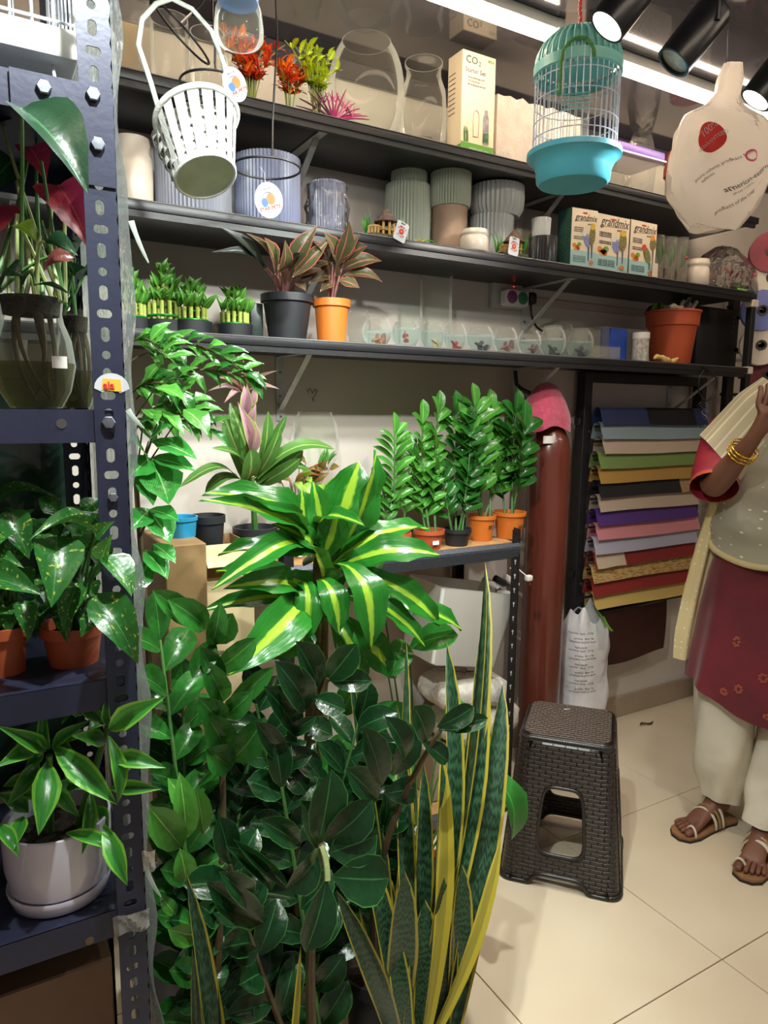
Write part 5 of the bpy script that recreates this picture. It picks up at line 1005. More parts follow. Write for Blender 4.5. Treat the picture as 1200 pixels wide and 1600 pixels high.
# ------------------------------------------------------------------ bromeliad
t = thing('potted_bromeliad', 'bromeliad with a pink and brown flower spike', 'plant', (P(398, 800, Y=1.93).x, 1.93, MZ)); X = t.location.x; pot(t, X, 1.93, MZ, .06, .11, M_pblack)
brm = [LM('sword', F_brom, b_, .35, nl=12) for b_ in (.10, .26)]; brp = LM('lance', F_bromp, .16, .4); brb = LM('thin', F_bromb, .12, .4)
Yb = 1.88
BR = [(393, 745, 359, 628, 32, 0), (396, 745, 419, 642, 24, 0), (385, 748, 349, 648, 28, 0), (382, 758, 392, 700, 38, 0), (402, 756, 474, 704, 30, 0), (408, 756, 470, 716, 24, 0), (372, 745, 320, 770, 22, 1), (372, 748, 280, 762, 20, 1), (400, 745, 524, 702, 24, 1), (396, 740, 449, 648, 16, 0), (390, 745, 372, 660, 30, 0), (400, 745, 438, 668, 22, 0), (404, 752, 486, 735, 22, 1), (376, 750, 330, 700, 20, 1)]
for i, (bx, by, tx, ty, wp, k) in enumerate(BR):
    b3, e3 = P(bx, by, Y=Yb+.02), P(tx, ty, Y=Yb+(-.06 if i % 2 else 0)); leafat(brm[k], t, b3, e3, wp*mpp(e3), (rnd(-.2, .2), -.6, .8) if k else (rnd(-.3, .3), -1, .2))
sp0, sp1 = P(394, 745, Y=Yb), P(377, 590, Y=Yb-.02); stemtube(t, (X, 1.93, MZ+.09), sp0, .010); stemtube(t, sp0, sp1, .008, None, M_stempink)
for (bx, by, tx, ty, wp) in ((392, 706, 371, 627, 20), (392, 690, 378, 640, 16), (386, 650, 384, 596, 20), (382, 640, 398, 598, 16), (384, 668, 400, 630, 14), (390, 715, 394, 650, 16)): b3, e3 = P(bx, by, Y=Yb-.03), P(tx, ty, Y=Yb-.05); leafat(brp, t, b3, e3, wp*mpp(e3), (rnd(-.4, .4), -1, .2))
for (tx, ty) in ((368, 564), (396, 566), (334, 589), (406, 580), (434, 579), (325, 611), (437, 608), (380, 562), (345, 600), (350, 630), (412, 604)): b3, e3 = P(379, 602+abs(tx-380)*.25, Y=Yb-.02), P(tx, ty, Y=Yb-.05+rnd(-.03, .03)); leafat(brb if ty < 606 else brp, t, b3, e3, 11*mpp(e3), (0, -.7, .7))
# ------------------------------------------------------------------ cartons, blue tub and black pot at the far left
M_card = pm('cardboard', '#9c7d54', '#8e7048', scale=9, rough=.8, bump=.05); M_cardc = pm('pale_card', '#d8c49c', '#ccb68c', scale=6, rough=.75)
xa, xb = P(318, 960, Y=1.76).x, P(398, 960, Y=1.76).x; zt = P(350, 905, Y=1.76).z
t = thing('cardboard_box', 'tall pale carton standing behind the corn plant', 'box', ((xa+xb)/2, 1.88, 0)); MB().rbox(((xa+xb)/2, 1.88, zt/2), (xb-xa, .24, zt), .003, 1).build('body', M_cardc, t)
for k in range(3): text('FRAGILE', .014, M_printg, t, (xa+.01, 1.7595, zt*.80-.03*k), UX, UZ)
xc = P(258, 880, Y=1.70).x; z2 = P(300, 850, Y=1.70).z
t = thing('cardboard_box', 'open brown carton with raised flaps under the blue tub', 'box', ((xa+xc)/2-.02, 1.82, 0)); w2 = xa-xc-.005
MB().rbox((xc+w2/2, 1.83, z2/2), (w2, .26, z2), .003, 1).build('body', M_card, t)
fp_ = P(365, 880, Y=1.74)
t2 = thing('cardboard_box', 'small open carton with a torn flap on the pale one', 'box', (fp_.x, 1.87, zt+.001)); w3 = (xb-xa)*.95; h3 = P(350, 855, Y=1.76).z-zt
MB().box(((xa+xb)/2, 1.78, zt+.002+h3/2), (w3, .003, h3)).build('side', M_card, t2, 0); MB().box(((xa+xb)/2, 1.95, zt+.002+h3/2), (w3, .003, h3)).build('side', M_card, t2, 0)
for x in ((xa+xb)/2-w3/2, (xa+xb)/2+w3/2): MB().box((x, 1.865, zt+.002+h3/2), (.003, .17, h3)).build('side', M_card, t2, 0)
MB().box(((xa+xb)/2, 1.745, zt+h3*.78), (w3, .003, h3*.8), Matrix.Rotation(-.75, 3, 'X')).build('flap', M_cardc, t2, 0)
q0, q1 = P(262, 830, Y=1.76), P(322, 830, Y=1.76); zt3 = P(290, 812, Y=1.76).z
t = thing('plastic_tub', 'bright blue plastic tub on the open brown carton', 'tub', ((q0.x+q1.x)/2, 1.83, z2)); r = (q1.x-q0.x)*.42; cx = (q0.x+q1.x)/2
MB().lathe([(0, .002), (r*.9, 0), (r*.98, (zt3-z2)*.8), (r*1.06, (zt3-z2)*.82), (r*1.06, zt3-z2), (r*.98, zt3-z2), (r*.9, .01)], (cx, 1.82, z2), 36).build('tub', pm('blue_tub', '#2f9ac4', '#2a8ab5', scale=8, rough=.25), t, 40)
X, r = cylfit(306, 360, 828, 1.82); zp = zt+.002; h = P(333, 808, Y=1.82).z-zp
t = thing('nursery_pot', 'empty black nursery pot standing in the small carton', 'pot', (X, 1.865, zp)); MB().lathe([(0, .002), (r*.72, 0), (r*.95, h*.86), (r*1.04, h*.87), (r*1.04, h), (r*.97, h), (r*.7, .006)], (X, 1.865, zp), 36).build('pot', M_pblack, t, 40)
# ------------------------------------------------------------------ under the rack: bin, sacks, boxes
SHZ = .077
x0, x1 = P(752, 1200, Y=1.90).x, P(800, 1200, Y=1.90).x; zb1 = P(775, 1158, Y=1.90).z
lone('cardboard_box', MB().rbox(((x0+x1)/2-.10, 2.02, (SHZ+zb1)/2), (x1-x0+.20, .22, zb1-SHZ), .004, 1), pm('grey_card', '#a3937f', '#94846f', scale=8, rough=.8), 'low taped carton on the bottom shelf of the boltless rack', 'box', ((x0+x1)/2-.10, 2.02, SHZ))
def sackmesh(c, sx, sy, sz, tilt=0, n=28, m_=14):
    mb = MB(); R = Matrix.Rotation(tilt, 3, 'Y')
    def fn(u, v):
        a = 2*PI*u; b_ = PI*(v-.5); cc, ss = math.cos(b_), math.sin(b_)
        e = lambda q, p: math.copysign(abs(q)**p, q)
        q = Vector((sx*e(cc, .55)*e(math.cos(a), .5), sy*e(cc, .55)*e(math.sin(a), .5), sz*e(ss, .8)))
        q += Vector((.006*math.sin(9*u*6.28+v*7), .006*math.sin(5*a+v*11), .005*math.sin(4*a+v*9)))
        return Vector(c)+R @ q
    return mb.grid(fn, n, m_)
M_sack = pm('woven_white_sack', '#d9d3cb', '#c6bfb6', scale=60, rough=.7, bump=.5, bscale=45)
c = P(728, 1132, Y=1.99); lone('white_sack', sackmesh((c.x+.04, 2.0, zb1+.062), .17, .11, .06, -.05), M_sack, 'lower bulging white sack on the taped carton', 'sack', (c.x+.04, 2.0, zb1), smooth=180)
c = P(720, 1070, Y=1.98); lone('white_sack', sackmesh((c.x+.03, 2.0, zb1+.185), .165, .11, .058, .10), M_sack, 'upper bulging white sack under the tilted bin', 'sack', (c.x+.03, 2.0, zb1+.12), smooth=180)
q = P(735, 978, Y=1.90); t = thing('white_bin', 'glossy white bin lying tilted under the rack top', 'bin', (q.x, 1.99, q.z-.12)); mb = MB()
R = Matrix.Rotation(.20, 3, 'Y') @ Matrix.Rotation(.0, 3, 'X')
M_binw = pm('glossy_white', '#dcdad4', '#d5d3cc', scale=3, rough=.22, coat=.3)
def rr(w, d, z, k=.16, n=8):
    pts = []
    for cx_, cy_, a0 in ((w-k*w, d-k*d, 0), (-(w-k*w), d-k*d, PI/2), (-(w-k*w), -(d-k*d), PI), (w-k*w, -(d-k*d), 3*PI/2)):
        for i in range(n): a = a0+PI/2*i/(n-1); pts.append(Vector((cx_+k*w*math.cos(a), cy_+k*d*math.sin(a), z)))
    return pts
rings = [rr(.135, .10, -.135), rr(.140, .103, -.13), rr(.165, .115, .13), rr(.170, .118, .135), rr(.163, .111, .134), rr(.135, .098, -.12)]
vs = [q+Vector((0, .085, -.005))+R @ v for rg in rings for v in rg]; n = len(rings[0])
fs = [(k*n+i, k*n+(i+1) % n, (k+1)*n+(i+1) % n, (k+1)*n+i) for k in range(len(rings)-1) for i in range(n)]+[tuple(range(n-1, -1, -1)), tuple((len(rings)-1)*n+i for i in range(n))]
mb.add(vs, fs); mb.build('bin', M_binw, t, 40)
q = P(778, 905, Y=1.93)
for i, (dx, mat_, lab) in enumerate(((-.05, M_white, 'white bottle lying on the tilted bin'), (.0, M_blackmetal, 'black bottle lying between two white ones on the bin'), (.045, M_white, 'white bottle nearest the upright, lying on the bin'))):
    a = Vector((q.x+dx, 1.95, q.z+.0)); mb = MB().lathe([(0, 0), (.013, .001), (.013, .045), (.007, .055), (.007, .066), (0, .067)], a, 16, (.75, -.2, -.45)); lone('bottle', mb, mat_, lab, 'bottle', a, 'bottles on the tilted bin')
q = P(826, 903, Y=1.83); t = thing('white_plug', 'white plug with a brass pin hanging beside the rack upright', 'plug', q)
MB().rbox(q, (.024, .02, .020), .004, 2).build('plug', M_white, t); MB().tube([q+Vector((.002, -.004, -.010)), q+Vector((.004, -.004, -.026))], .0022, 8).build('pin', M_gold, t); MB().tube([q+Vector((-.008, 0, .006)), q+Vector((-.03, .02, .03)), q+Vector((-.06, .03, .035))], .002, 6).build('cable', M_white, t)
# ================================================================== floor plants
def fpot(t, X, Y, r, h, mat, soil=True): pot(t, X, Y, 0, r, h, mat, .78, .005, .03, soil)
# corn plant (two crowns on canes)
Yc = 1.44; X = .62
t = thing('corn_plant', 'corn plant with yellow-striped arching leaves, centre of the floor plants', 'plant', (X, Yc, 0)); fpot(t, X, Yc, .088, .22, M_pblack)
cr1, cr2 = P(500, 872, Y=Yc), P(505, 940, Y=Yc+.04); MB().tube(bez((X, Yc, .20), (X+.01, Yc, .6), cr1+Vector((0, 0, .02)), 10), .014, 10).build('cane', M_cane, t); MB().tube(bez((X+.04, Yc+.02, .20), (X+.05, Yc, .5), cr2, 10), .013, 10).build('cane', M_cane, t)
cm = [LM('strap', F_corn, .16, .22, wave=.9, nl=12), LM('strap', F_corn, .06, .3, wave=.9, nl=12), LM('strap', F_corn, .28, .2, wave=.7, nl=12, skew=.8)]
CN = [(492, 862, 320, 770, 50, 0, .0, -.12, (.1, -.6, .8)), (488, 868, 316, 780, 32, 0, .0, -.14, (0, -.8, .6)), (480, 872, 398, 866, 36, 2, .0, -.10), (512, 862, 561, 721, 64, 1, .02, .02, (-.3, -1, 0)), (522, 876, 588, 704, 50, 1, .0, -.05, (.55, -1, 0)), (503, 862, 489, 752, 38, 1, -.01, -.04, (0, -1, 0)), (468, 850, 471, 762, 34, 1, .04, .05, (.2, -1, .2)), (472, 880, 426, 818, 34, 2, -.02, -.10), (530, 884, 687, 867, 40, 0, -.02, -.12, (0, -.7, .7)), (528, 880, 580, 1012, 56, 2, -.05, -.16, (.2, -1, .25)), (560, 890, 688, 978, 34, 0, -.03, -.10), (545, 930, 664, 1010, 30, 0, -.03, -.12), (560, 955, 722, 984, 38, 0, -.02, -.08, (0, -.6, .8)), (482, 930, 358, 1054, 60, 0, -.04, -.20, (-.3, -1, .3)), (476, 928, 352, 918, 38, 0, -.03, -.14), (470, 940, 314, 954, 28, 0, -.02, -.10), (470, 868, 332, 920, 34, 2, -.03, -.16), (498, 935, 440, 900, 34, 1, .0, -.1), (540, 900, 600, 850, 40, 1, .04, .06, (-.2, -1, .2)), (498, 905, 530, 990, 40, 2, -.05, -.14), (470, 905, 470, 1010, 40, 2, -.04, -.12), (450, 850, 440, 760, 30, 1, .06, .08), (535, 930, 610, 940, 34, 0, .02, .0), (505, 870, 530, 790, 40, 1, -.02, -.06, (-.2, -1, .1)), (510, 960, 620, 1060, 40, 0, -.02, -.06), (500, 965, 425, 1030, 40, 0, .02, .0), (515, 960, 560, 1080, 44, 2, -.02, -.08)]
for (bx, by, tx, ty, wp, k, dyb, dyt, *up) in CN: b3, e3 = P(bx, by, Y=Yc+dyb), P(tx, ty, Y=Yc+dyt); leafat(cm[k], t, b3, e3, wp*mpp(e3)*1.3, up[0] if up else (rnd(-.3, .3), -.8, .6))
for k in range(9):
    a = k*2.4; c_ = (cr1, cr2)[k % 2]; d = Vector((math.cos(a)*.8, math.sin(a)*.6, rnd(.1, .7))); leafat(cm[k % 3], t, c_+Vector((0, 0, rnd(-.05, .03))), c_+d.normalized()*rnd(.20, .30), rnd(.05, .07), (rnd(-.2, .2), -.5, .9))
# china doll tree
Yd = 1.43; X = P(272, 1500, Y=Yd).x
t = thing('china_doll_plant', 'glossy leafed china doll tree in a tall grey pot beside the rack post', 'plant', (X, Yd, 0)); M_greypot = pm('grey_pot', '#9a9ca6', '#8c8e98', scale=5, rough=.3); hd = P(272, 1436, Y=Yd-.10).z; fpot(t, X, Yd, .10, hd, M_greypot)
chm = [LM('lance', F_china, b_, .22, nl=9, wave=.5) for b_ in (.06, .16)]; chs = [LM('lance', F_zzl, b_, .3, nl=7, wave=.8) for b_ in (.10, .2)]; chd = [LM('lance', F_zz, b_, .3, nl=7, wave=.6) for b_ in (.10, .2)]
tk = bez((X, Yd, hd-.02), (X-.03, Yd, .8), P(200, 560, Y=Yd), 12); MB().tube(tk, [.009-.0004*i for i in range(13)], 8).build('trunk', M_stemd, t)
for (a, m_, e) in (((197, 570), (290, 500), (378, 580)), ((200, 640), (260, 550), (385, 590)), ((198, 700), (240, 600), (300, 640)), ((198, 540), (230, 510), (260, 560)), ((200, 620), (230, 580), (285, 612)), ((196, 660), (250, 640), (325, 670))):
    pts = bez(P(*a, Y=Yd), P(*m_, Y=Yd-.05), P(*e, Y=Yd-.12), 10); MB().tube(pts, .0022, 6).build('branch', M_stemd, t)
    for i in range(2, 11):
        p = pts[i]
        for s in (-1, 1): d = Vector((rnd(.2, .8), -rnd(.0, .5), s*rnd(.15, .6)-.2)).normalized()*rnd(.035, .06); leafat((chs, chd)[(i+s) % 3 == 0][i % 2], t, p, p+d, rnd(.017, .026), (0, -.7, .8))
for (bx, by, tx, ty, wp) in ((237, 690, 308, 717, 42), (232, 690, 268, 664, 36), (237, 716, 306, 736, 36), (237, 719, 264, 788, 60), (234, 716, 202, 746, 40), (227, 712, 202, 684, 36), (210, 668, 246, 652, 28), (234, 796, 280, 814, 32), (236, 803, 266, 849, 44), (234, 796, 204, 828, 32), (252, 644, 287, 682, 20), (288, 640, 326, 680, 38), (243, 606, 289, 626, 30), (226, 640, 246, 662, 28), (215, 740, 240, 790, 34), (225, 860, 262, 905, 38), (232, 880, 204, 930, 32), (240, 850, 275, 880, 28)):
    b3, e3 = P(bx, by, Y=Yd-.16), P(tx, ty, Y=Yd-.20); leafat(chm[0] if by > 650 else chs[0], t, b3, e3, wp*mpp(e3)*1.25, (rnd(-.15, .15)+.2, -.7, .8)); stemtube(t, tk[min(12, max(3, int(12*(b3.z-hd)/(tk[-1].z-hd))))], b3, .002, None, M_stemd)
# ZZ plants on the floor
def zzfloor(Xp, Yp, lab, potm, r, h):
    t = thing('zz_plant', lab, 'plant', (Xp, Yp, 0), group='ZZ plants on the floor'); fpot(t, Xp, Yp, r, h, potm); return t
def explicit(t, lst, Yd_, kind, spread=.03):
    for i, it in enumerate(lst):
        bx, by, tx, ty, wp = it[:5]; yb, ye = (it[5], it[6]) if len(it) > 6 else (Yd_, Yd_-.04); up = it[7] if len(it) > 7 else (rnd(-.25, .25), -1, .45)
        b3, e3 = P(bx, by, Y=yb), P(tx, ty, Y=ye); leafat(zzm[kind][i % 2], t, b3, e3, wp*mpp(e3)*1.08, up)
Xp = .47
t = zzfloor(Xp, 1.03, 'nearest ZZ plant with broad dark leaves facing the camera', M_pblack, .08, .18); base = Vector((Xp, 1.03, .165))
stA = bez(base, P(470, 1480, Y=1.04), P(503, 1323, Y=.95), 10); MB().tube(stA, [.012-.0006*i for i in range(11)], 8).build('stem', M_stemd, t)
MB().tube(bez(P(503, 1323, Y=.95), P(512, 1345, Y=.93), P(512, 1376, Y=.92), 6), .005, 7).build('stem', M_stempale, t)
explicit(t, [(497, 1318, 518, 1202, 58, .96, .95), (507, 1315, 582, 1250, 56, .95, .93), (513, 1333, 590, 1305, 62, .94, .92), (520, 1370, 608, 1373, 70, .925, .90), (510, 1377, 477, 1488, 62, .92, .89, (.2, -1, .3)), (497, 1327, 446, 1388, 60, .94, .90, (.4, -1, .1)), (470, 1320, 406, 1280, 38, .97, .95), (424, 1392, 352, 1322, 26, 1.0, .97), (448, 1386, 364, 1311, 20, .99, .96), (386, 1410, 342, 1362, 38, 1.02, .98), (410, 1442, 322, 1378, 48, 1.02, .99), (363, 1495, 404, 1483, 30, 1.02, 1.0), (500, 1325, 470, 1250, 44, 1.0, .98), (505, 1380, 470, 1420, 40, .98, .96)], .96, 'd')
zzstalk(t, base, P(360, 1350, Y=1.05), 14, .10, .052, 'd', (-.04, 0, .06), .15, r=.007, smat=M_stemd); zzstalk(t, base+Vector((.03, .02, 0)), P(440, 1230, Y=1.10), 15, .102, .054, 'd', (0, 0, .04), .12, r=.007)
# left ZZ, light on its foot put in as a yellower leaf green
X2 = .305; t = zzfloor(X2, 1.16, 'ZZ plant beside the rack post with bright lower leaves', M_pblack, .08, .20); base = Vector((X2, 1.16, .185))
st = bez(base, P(368, 1230, Y=1.22), P(330, 1000, Y=1.2), 12); MB().tube(st, [.009-.0004*i for i in range(13)], 8).build('stem', M_stemd, t)
explicit(t, [(308, 978, 238, 922, 38), (322, 982, 262, 936, 42), (333, 1005, 364, 958, 44), (337, 1048, 402, 996, 36), (354, 1108, 428, 1042, 30), (350, 1095, 318, 1030, 36), (345, 1080, 312, 1010, 34), (345, 1130, 310, 1090, 44), (358, 1180, 322, 1115, 46), (360, 1190, 415, 1120, 46), (362, 1200, 322, 1170, 46), (352, 1120, 395, 1080, 34), (335, 1000, 300, 1060, 36), (330, 1010, 345, 940, 30)], 1.2, 'n')
explicit(t, [(284, 1324, 232, 1260, 50, 1.08, 1.05), (288, 1312, 280, 1206, 36, 1.1, 1.08), (318, 1302, 306, 1228, 30, 1.12, 1.1), (290, 1375, 281, 1325, 34, 1.08, 1.06), (314, 1462, 262, 1452, 34, 1.08, 1.05), (300, 1290, 262, 1215, 36, 1.14, 1.14), (250, 1400, 275, 1430, 20, 1.1, 1.08)], 1.1, 'l')  # lighter leaf colour imitates the light on these leaves
for (px, py, k) in ((250, 1000, 'n'), (285, 1100, 'n'), (330, 1260, 'd'), (390, 1180, 'd'), (270, 1180, 'd'), (300, 1350, 'd'), (370, 1380, 'd')): zzstalk(t, base+Vector((rnd(-.04, .04), rnd(-.03, .03), 0)), P(px, py, Y=1.28), 17, .100, .052, k, (0, 0, .05), .12, r=.006)
# central dark ZZ
X3 = .53; t = zzfloor(X3, 1.24, 'dark ZZ plant in the middle, below the corn plant', M_pblack, .08, .20); base = Vector((X3, 1.24, .185))
st = bez(base, P(440, 1250, Y=1.2), P(512, 1060, Y=1.12), 12); MB().tube(st, [.009-.0004*i for i in range(13)], 8).build('stem', M_stemd, t)
explicit(t, [(510, 1064, 558, 1005, 44), (517, 1064, 582, 1064, 34), (497, 1074, 462, 1002, 48), (478, 1110, 429, 1032, 50), (467, 1148, 412, 1072, 48), (447, 1147, 495, 1119, 22), (443, 1188, 399, 1126, 34), (437, 1198, 488, 1180, 18), (490, 1090, 540, 1110, 34), (470, 1130, 520, 1150, 36), (455, 1165, 500, 1215, 36), (445, 1200, 480, 1240, 34)], 1.13, 'd')
for (px, py) in ((400, 1100), (560, 1130), (450, 1200), (520, 1220), (370, 1230), (580, 1200), (490, 1330), (430, 1340), (545, 1300)): zzstalk(t, base+Vector((rnd(-.04, .04), rnd(-.03, .03), 0)), P(px, py, Y=rnd(1.22, 1.32)), 16, .102, .054, 'd', (0, 0, .04), .12, r=.006)
# right ZZ arm
X4 = .725; t = zzfloor(X4, 1.27, 'ZZ plant with a brown arching arm toward the snake plant', M_pblack, .075, .18); base = Vector((X4, 1.27, .165))
st = bez(base, P(560, 1330, Y=1.1), P(690, 1138, Y=1.05), 14); MB().tube(st, [.010-.0004*i for i in range(15)], 8).build('stem', M_stemd, t)
explicit(t, [(686, 1139, 763, 1122, 26, 1.05, 1.02), (683, 1136, 741, 1104, 32, 1.05, 1.03), (668, 1157, 646, 1103, 48, 1.05, 1.03), (629, 1190, 601, 1119, 40, 1.05, 1.03), (597, 1226, 568, 1134, 44, 1.05, 1.03), (612, 1212, 640, 1130, 46, 1.08, 1.08), (660, 1160, 700, 1190, 30, 1.06, 1.05), (600, 1240, 650, 1230, 40, 1.1, 1.1), (590, 1250, 540, 1200, 44, 1.1, 1.08), (620, 1200, 600, 1160, 30, 1.1, 1.1)], 1.05, 'd')
zzstalk(t, base, P(600, 1290, Y=1.2), 14, .10, .052, 'd', (0, 0, .04), .12, r=.006)
# snake plants
snm = [LM('sword', F_snake, .03, .5, nl=14), LM('sword', F_snake, .07, .55, nl=14, twist=.7), LM('sword', F_snake, -.04, .45, nl=14, twist=-.5)]
F_sny = leafmat('snake_yellow_leaf', '#a0933a', '#7d7830', edge='#b3a238', edgew=.45, rough=.38, tl=.05, var=.15, vein=0); sny = LM('sword', F_sny, .06, .5, nl=14, twist=.9)
def snake(Xp, Yp, lab, lst, potm):
    t = thing('snake_plant', lab, 'plant', (Xp, Yp, 0), group='snake plants on the floor'); fpot(t, Xp, Yp, .09 if Xp > .5 else .072, .15, potm)
    for i, (bx, tx, ty, wp, yt, k, *up) in enumerate(lst):
        e3 = P(tx, ty, Y=yt); b0 = P(bx, 1640, Y=Yp); b3 = Vector((Xp+max(-.06, min(.06, b0.x-Xp)), Yp+rnd(-.04, .04), .135)); leafat(snm[k] if k < 3 else sny, t, b3, e3, wp*mpp(e3)*(.45 if k == 3 else .82), up[0] if up else (rnd(-.4, .4), -1, .1))
    return t
Xs = P(640, 1640, Y=1.22).x
snake(.725, 1.06, 'tall yellow-edged snake plant at the front of the floor plants', [(640, 758, 877, 30, 1.30, 0), (650, 752, 982, 32, 1.28, 1), (640, 635, 1000, 30, 1.28, 2), (655, 698, 1003, 22, 1.30, 1), (680, 786, 1068, 52, 1.22, 0, (-.3, -1, .1)), (670, 743, 1087, 40, 1.26, 1), (640, 690, 1170, 44, 1.16, 3), (650, 662, 1190, 34, 1.18, 1), (640, 783, 1311, 34, 1.08, 3, (.2, -.8, .6)), (640, 690, 1180, 46, 1.14, 0, (.4, -1, .1)), (600, 664, 1405, 74, 1.08, 0, (.1, -1, .15)), (690, 704, 1400, 62, 1.12, 0), (580, 604, 1412, 40, 1.10, 1), (540, 561, 1418, 26, 1.10, 3), (700, 738, 1250, 46, 1.18, 2), (660, 700, 1290, 48, 1.15, 0), (560, 590, 1330, 44, 1.18, 0), (620, 640, 1240, 52, 1.2, 2), (690, 720, 1330, 44, 1.14, 1), (560, 545, 1040, 24, 1.3, 0), (600, 620, 1100, 30, 1.28, 1), (640, 650, 1340, 60, 1.12, 2), (560, 570, 1330, 60, 1.10, 0), (610, 632, 1360, 64, 1.05, 0), (680, 694, 1370, 60, 1.06, 2), (540, 525, 1390, 44, 1.06, 1), (590, 598, 1300, 56, 1.12, 2), (720, 722, 1350, 50, 1.08, 0)], pm('blue_pot', '#4a6a9a', '#40608e', scale=8, rough=.4))
Xq = P(345, 1640, Y=1.04).x
snake(.30, .93, 'small yellow-edged snake plant beside the rack foot', [(350, 290, 1362, 44, .99, 0, (.3, -1, .1)), (375, 330, 1465, 34, .98, 1), (420, 470, 1478, 26, 1.0, 3), (330, 300, 1480, 30, 1.0, 2)], M_pblack)
# peace lily behind the snake plant
Xl = P(660, 1400, Y=1.46).x; t = thing('peace_lily', 'peace lily with a cream flower spike behind the snake plant', 'plant', (Xl, 1.48, 0)); fpot(t, Xl, 1.48, .10, .20, M_terra); base = Vector((Xl, 1.48, .19))
ly = [LM('zz', F_lily, b_, .2, nl=10, wave=.5) for b_ in (.12, .25)]
for i, (bx, by, tx, ty, wp, yb, ye) in enumerate(((640, 1012, 716, 992, 48, 1.42, 1.36), (628, 1000, 605, 1058, 44, 1.42, 1.36), (600, 955, 650, 940, 40, 1.46, 1.44), (755, 1190, 800, 1312, 46, 1.38, 1.30), (742, 1215, 772, 1305, 24, 1.38, 1.32), (760, 1240, 752, 1300, 16, 1.36, 1.3), (700, 1090, 730, 1140, 36, 1.46, 1.42), (560, 1060, 530, 1120, 44, 1.5, 1.46), (590, 1100, 640, 1140, 46, 1.48, 1.42), (540, 1150, 500, 1210, 46, 1.48, 1.42), (640, 1180, 600, 1240, 46, 1.48, 1.42), (690, 1200, 720, 1250, 40, 1.46, 1.40))):
    b3, e3 = P(bx, by, Y=yb), P(tx, ty, Y=ye); leafat(ly[i % 2], t, b3, e3, wp*mpp(e3), (rnd(-.2, .2), -.7, .7)); stemtube(t, base, b3, .0035, (base+b3)/2+Vector((0, 0, .08)))
b3 = P(588, 950, Y=1.44); e3 = P(584, 922, Y=1.43); stemtube(t, base, b3, .003, (base+b3)/2+Vector((0, .02, .1)))
MB().lathe([(.005, 0), (.008, .2*(e3-b3).length), (.0075, .7*(e3-b3).length), (.003, (e3-b3).length), (0, (e3-b3).length)], b3, 10, e3-b3, rf=lambda a, k: 1+.1*math.sin(a*8+k*2)).build('spadix', pm('cream_spadix', '#e0d6b0', rough=.6, bump=.5, bscale=300), t)
leafat(LM('heart', leafmat('white_spathe', '#e6e6da', '#d8dccc', var=.05, vein=.2), .1, .3), t, b3, P(600, 915, Y=1.46), .05, (0, -1, .2), 'spathe')
# ================================================================== gas cylinder, sack, paper rack, stool
Yg = 2.06; X, r = cylfit(823, 890, 760, Yg); zsh = P(856, 715, Y=Yg).z; zn = P(852, 660, Y=Yg).z
t = thing('gas_cylinder', 'tall brown gas cylinder standing beside the rack', 'gas cylinder', (X, Yg, 0)); H_ = zsh
M_cyl = pm('brown_enamel', '#6b3226', '#5a281f', scale=9, rough=.28, coat=.4, bump=.03, bscale=60, stretch=(1, 1, .15))
MB().lathe([(0, .004), (r*.9, 0), (r, .02), (r, H_), (r*.97, H_+(zn-H_)*.25), (r*.86, H_+(zn-H_)*.52), (r*.64, H_+(zn-H_)*.8), (r*.36, zn), (r*.30, zn+.03), (0, zn+.03)], (X, Yg, 0), 48).build('shell', M_cyl, t, 60)
MB().lathe([(.022, 0), (.022, .02), (.014, .025), (.014, .07), (.03, .072), (.03, .085), (0, .086)], (X, Yg, zn+.03), 20).build('valve', pm('brass', '#b08d4c', rough=.35, metal=1), t)
q = P(860, 687, Y=Yg-r*.75); MB().grid(lambda u, v: q+Vector(((u-.5)*.06, -.004+.010*(2*u-1)**2, (v-.5)*.028+.0)), 6, 3).build('paper_label', M_white, t)
hs = P(807, 600, Y=2.12); MB().tube([(X-.02, Yg, zn+.08), (hs.x+.01, 2.10, hs.z-.02), hs, (hs.x, 2.13, hs.z+.05)], .008, 8).build('hose', M_blackmetal, t)
ct, cb = P(842, 597, Y=Yg-.02), P(844, 670, Y=Yg-.02)
def cl(u, v):
    a = 2*PI*u; R = .015+.085*min(1, v*1.25)**.65; z = ct.z-(ct.z-cb.z)*v**1.25
    return Vector((X-.03+R*math.cos(a)*(1+.10*math.sin(3*a+1)*v)+.02*v*math.cos(a-.2), Yg+R*.8*math.sin(a)*(1+.1*math.sin(5*a)*v), z+.012*math.sin(4*a+2)*v))
lone('pink_cloth', MB().grid(cl, 36, 12), pm('pink_towel', '#c9506a', '#b8405c', scale=60, rough=.95, bump=.5, bscale=250, sheen=.5), 'pink towel draped over the cylinder valve', 'towel', ct, smooth=180)
# sack on the floor
from mathutils import noise
q = P(914, 1020, Y=2.07); zt = P(914, 962, Y=2.05).z; X = q.x; W2 = cylfit(874, 954, 1030, 2.06)[1]
t = thing('feed_sack', 'crumpled white printed sack standing by the cylinder', 'sack', (X, 2.08, 0))
def skf(u, v):
    a = 2*PI*u; e = lambda q_, p: math.copysign(abs(q_)**p, q_)
    k = (1-.10*v) if v < .9 else (1-.10*v)*(1-.9*(v-.9)/.1*.35); z = zt*v+(.03*math.sin(2*a+.5)+.02*math.sin(5*a))*(v**6)
    nz = noise.noise(Vector((math.cos(a)*1.3, math.sin(a)*1.3, v*3.5))); n2_ = noise.noise(Vector((math.cos(a)*3.2, math.sin(a)*3.2, v*9+5))); cr = .016*nz+.010*abs(n2_)
    return Vector((X+(W2*k+cr)*e(math.cos(a), .6), 2.085+(.085*k+cr)*e(math.sin(a), .6), z))
mb = MB().grid(skf, 48, 36); sackv = mb
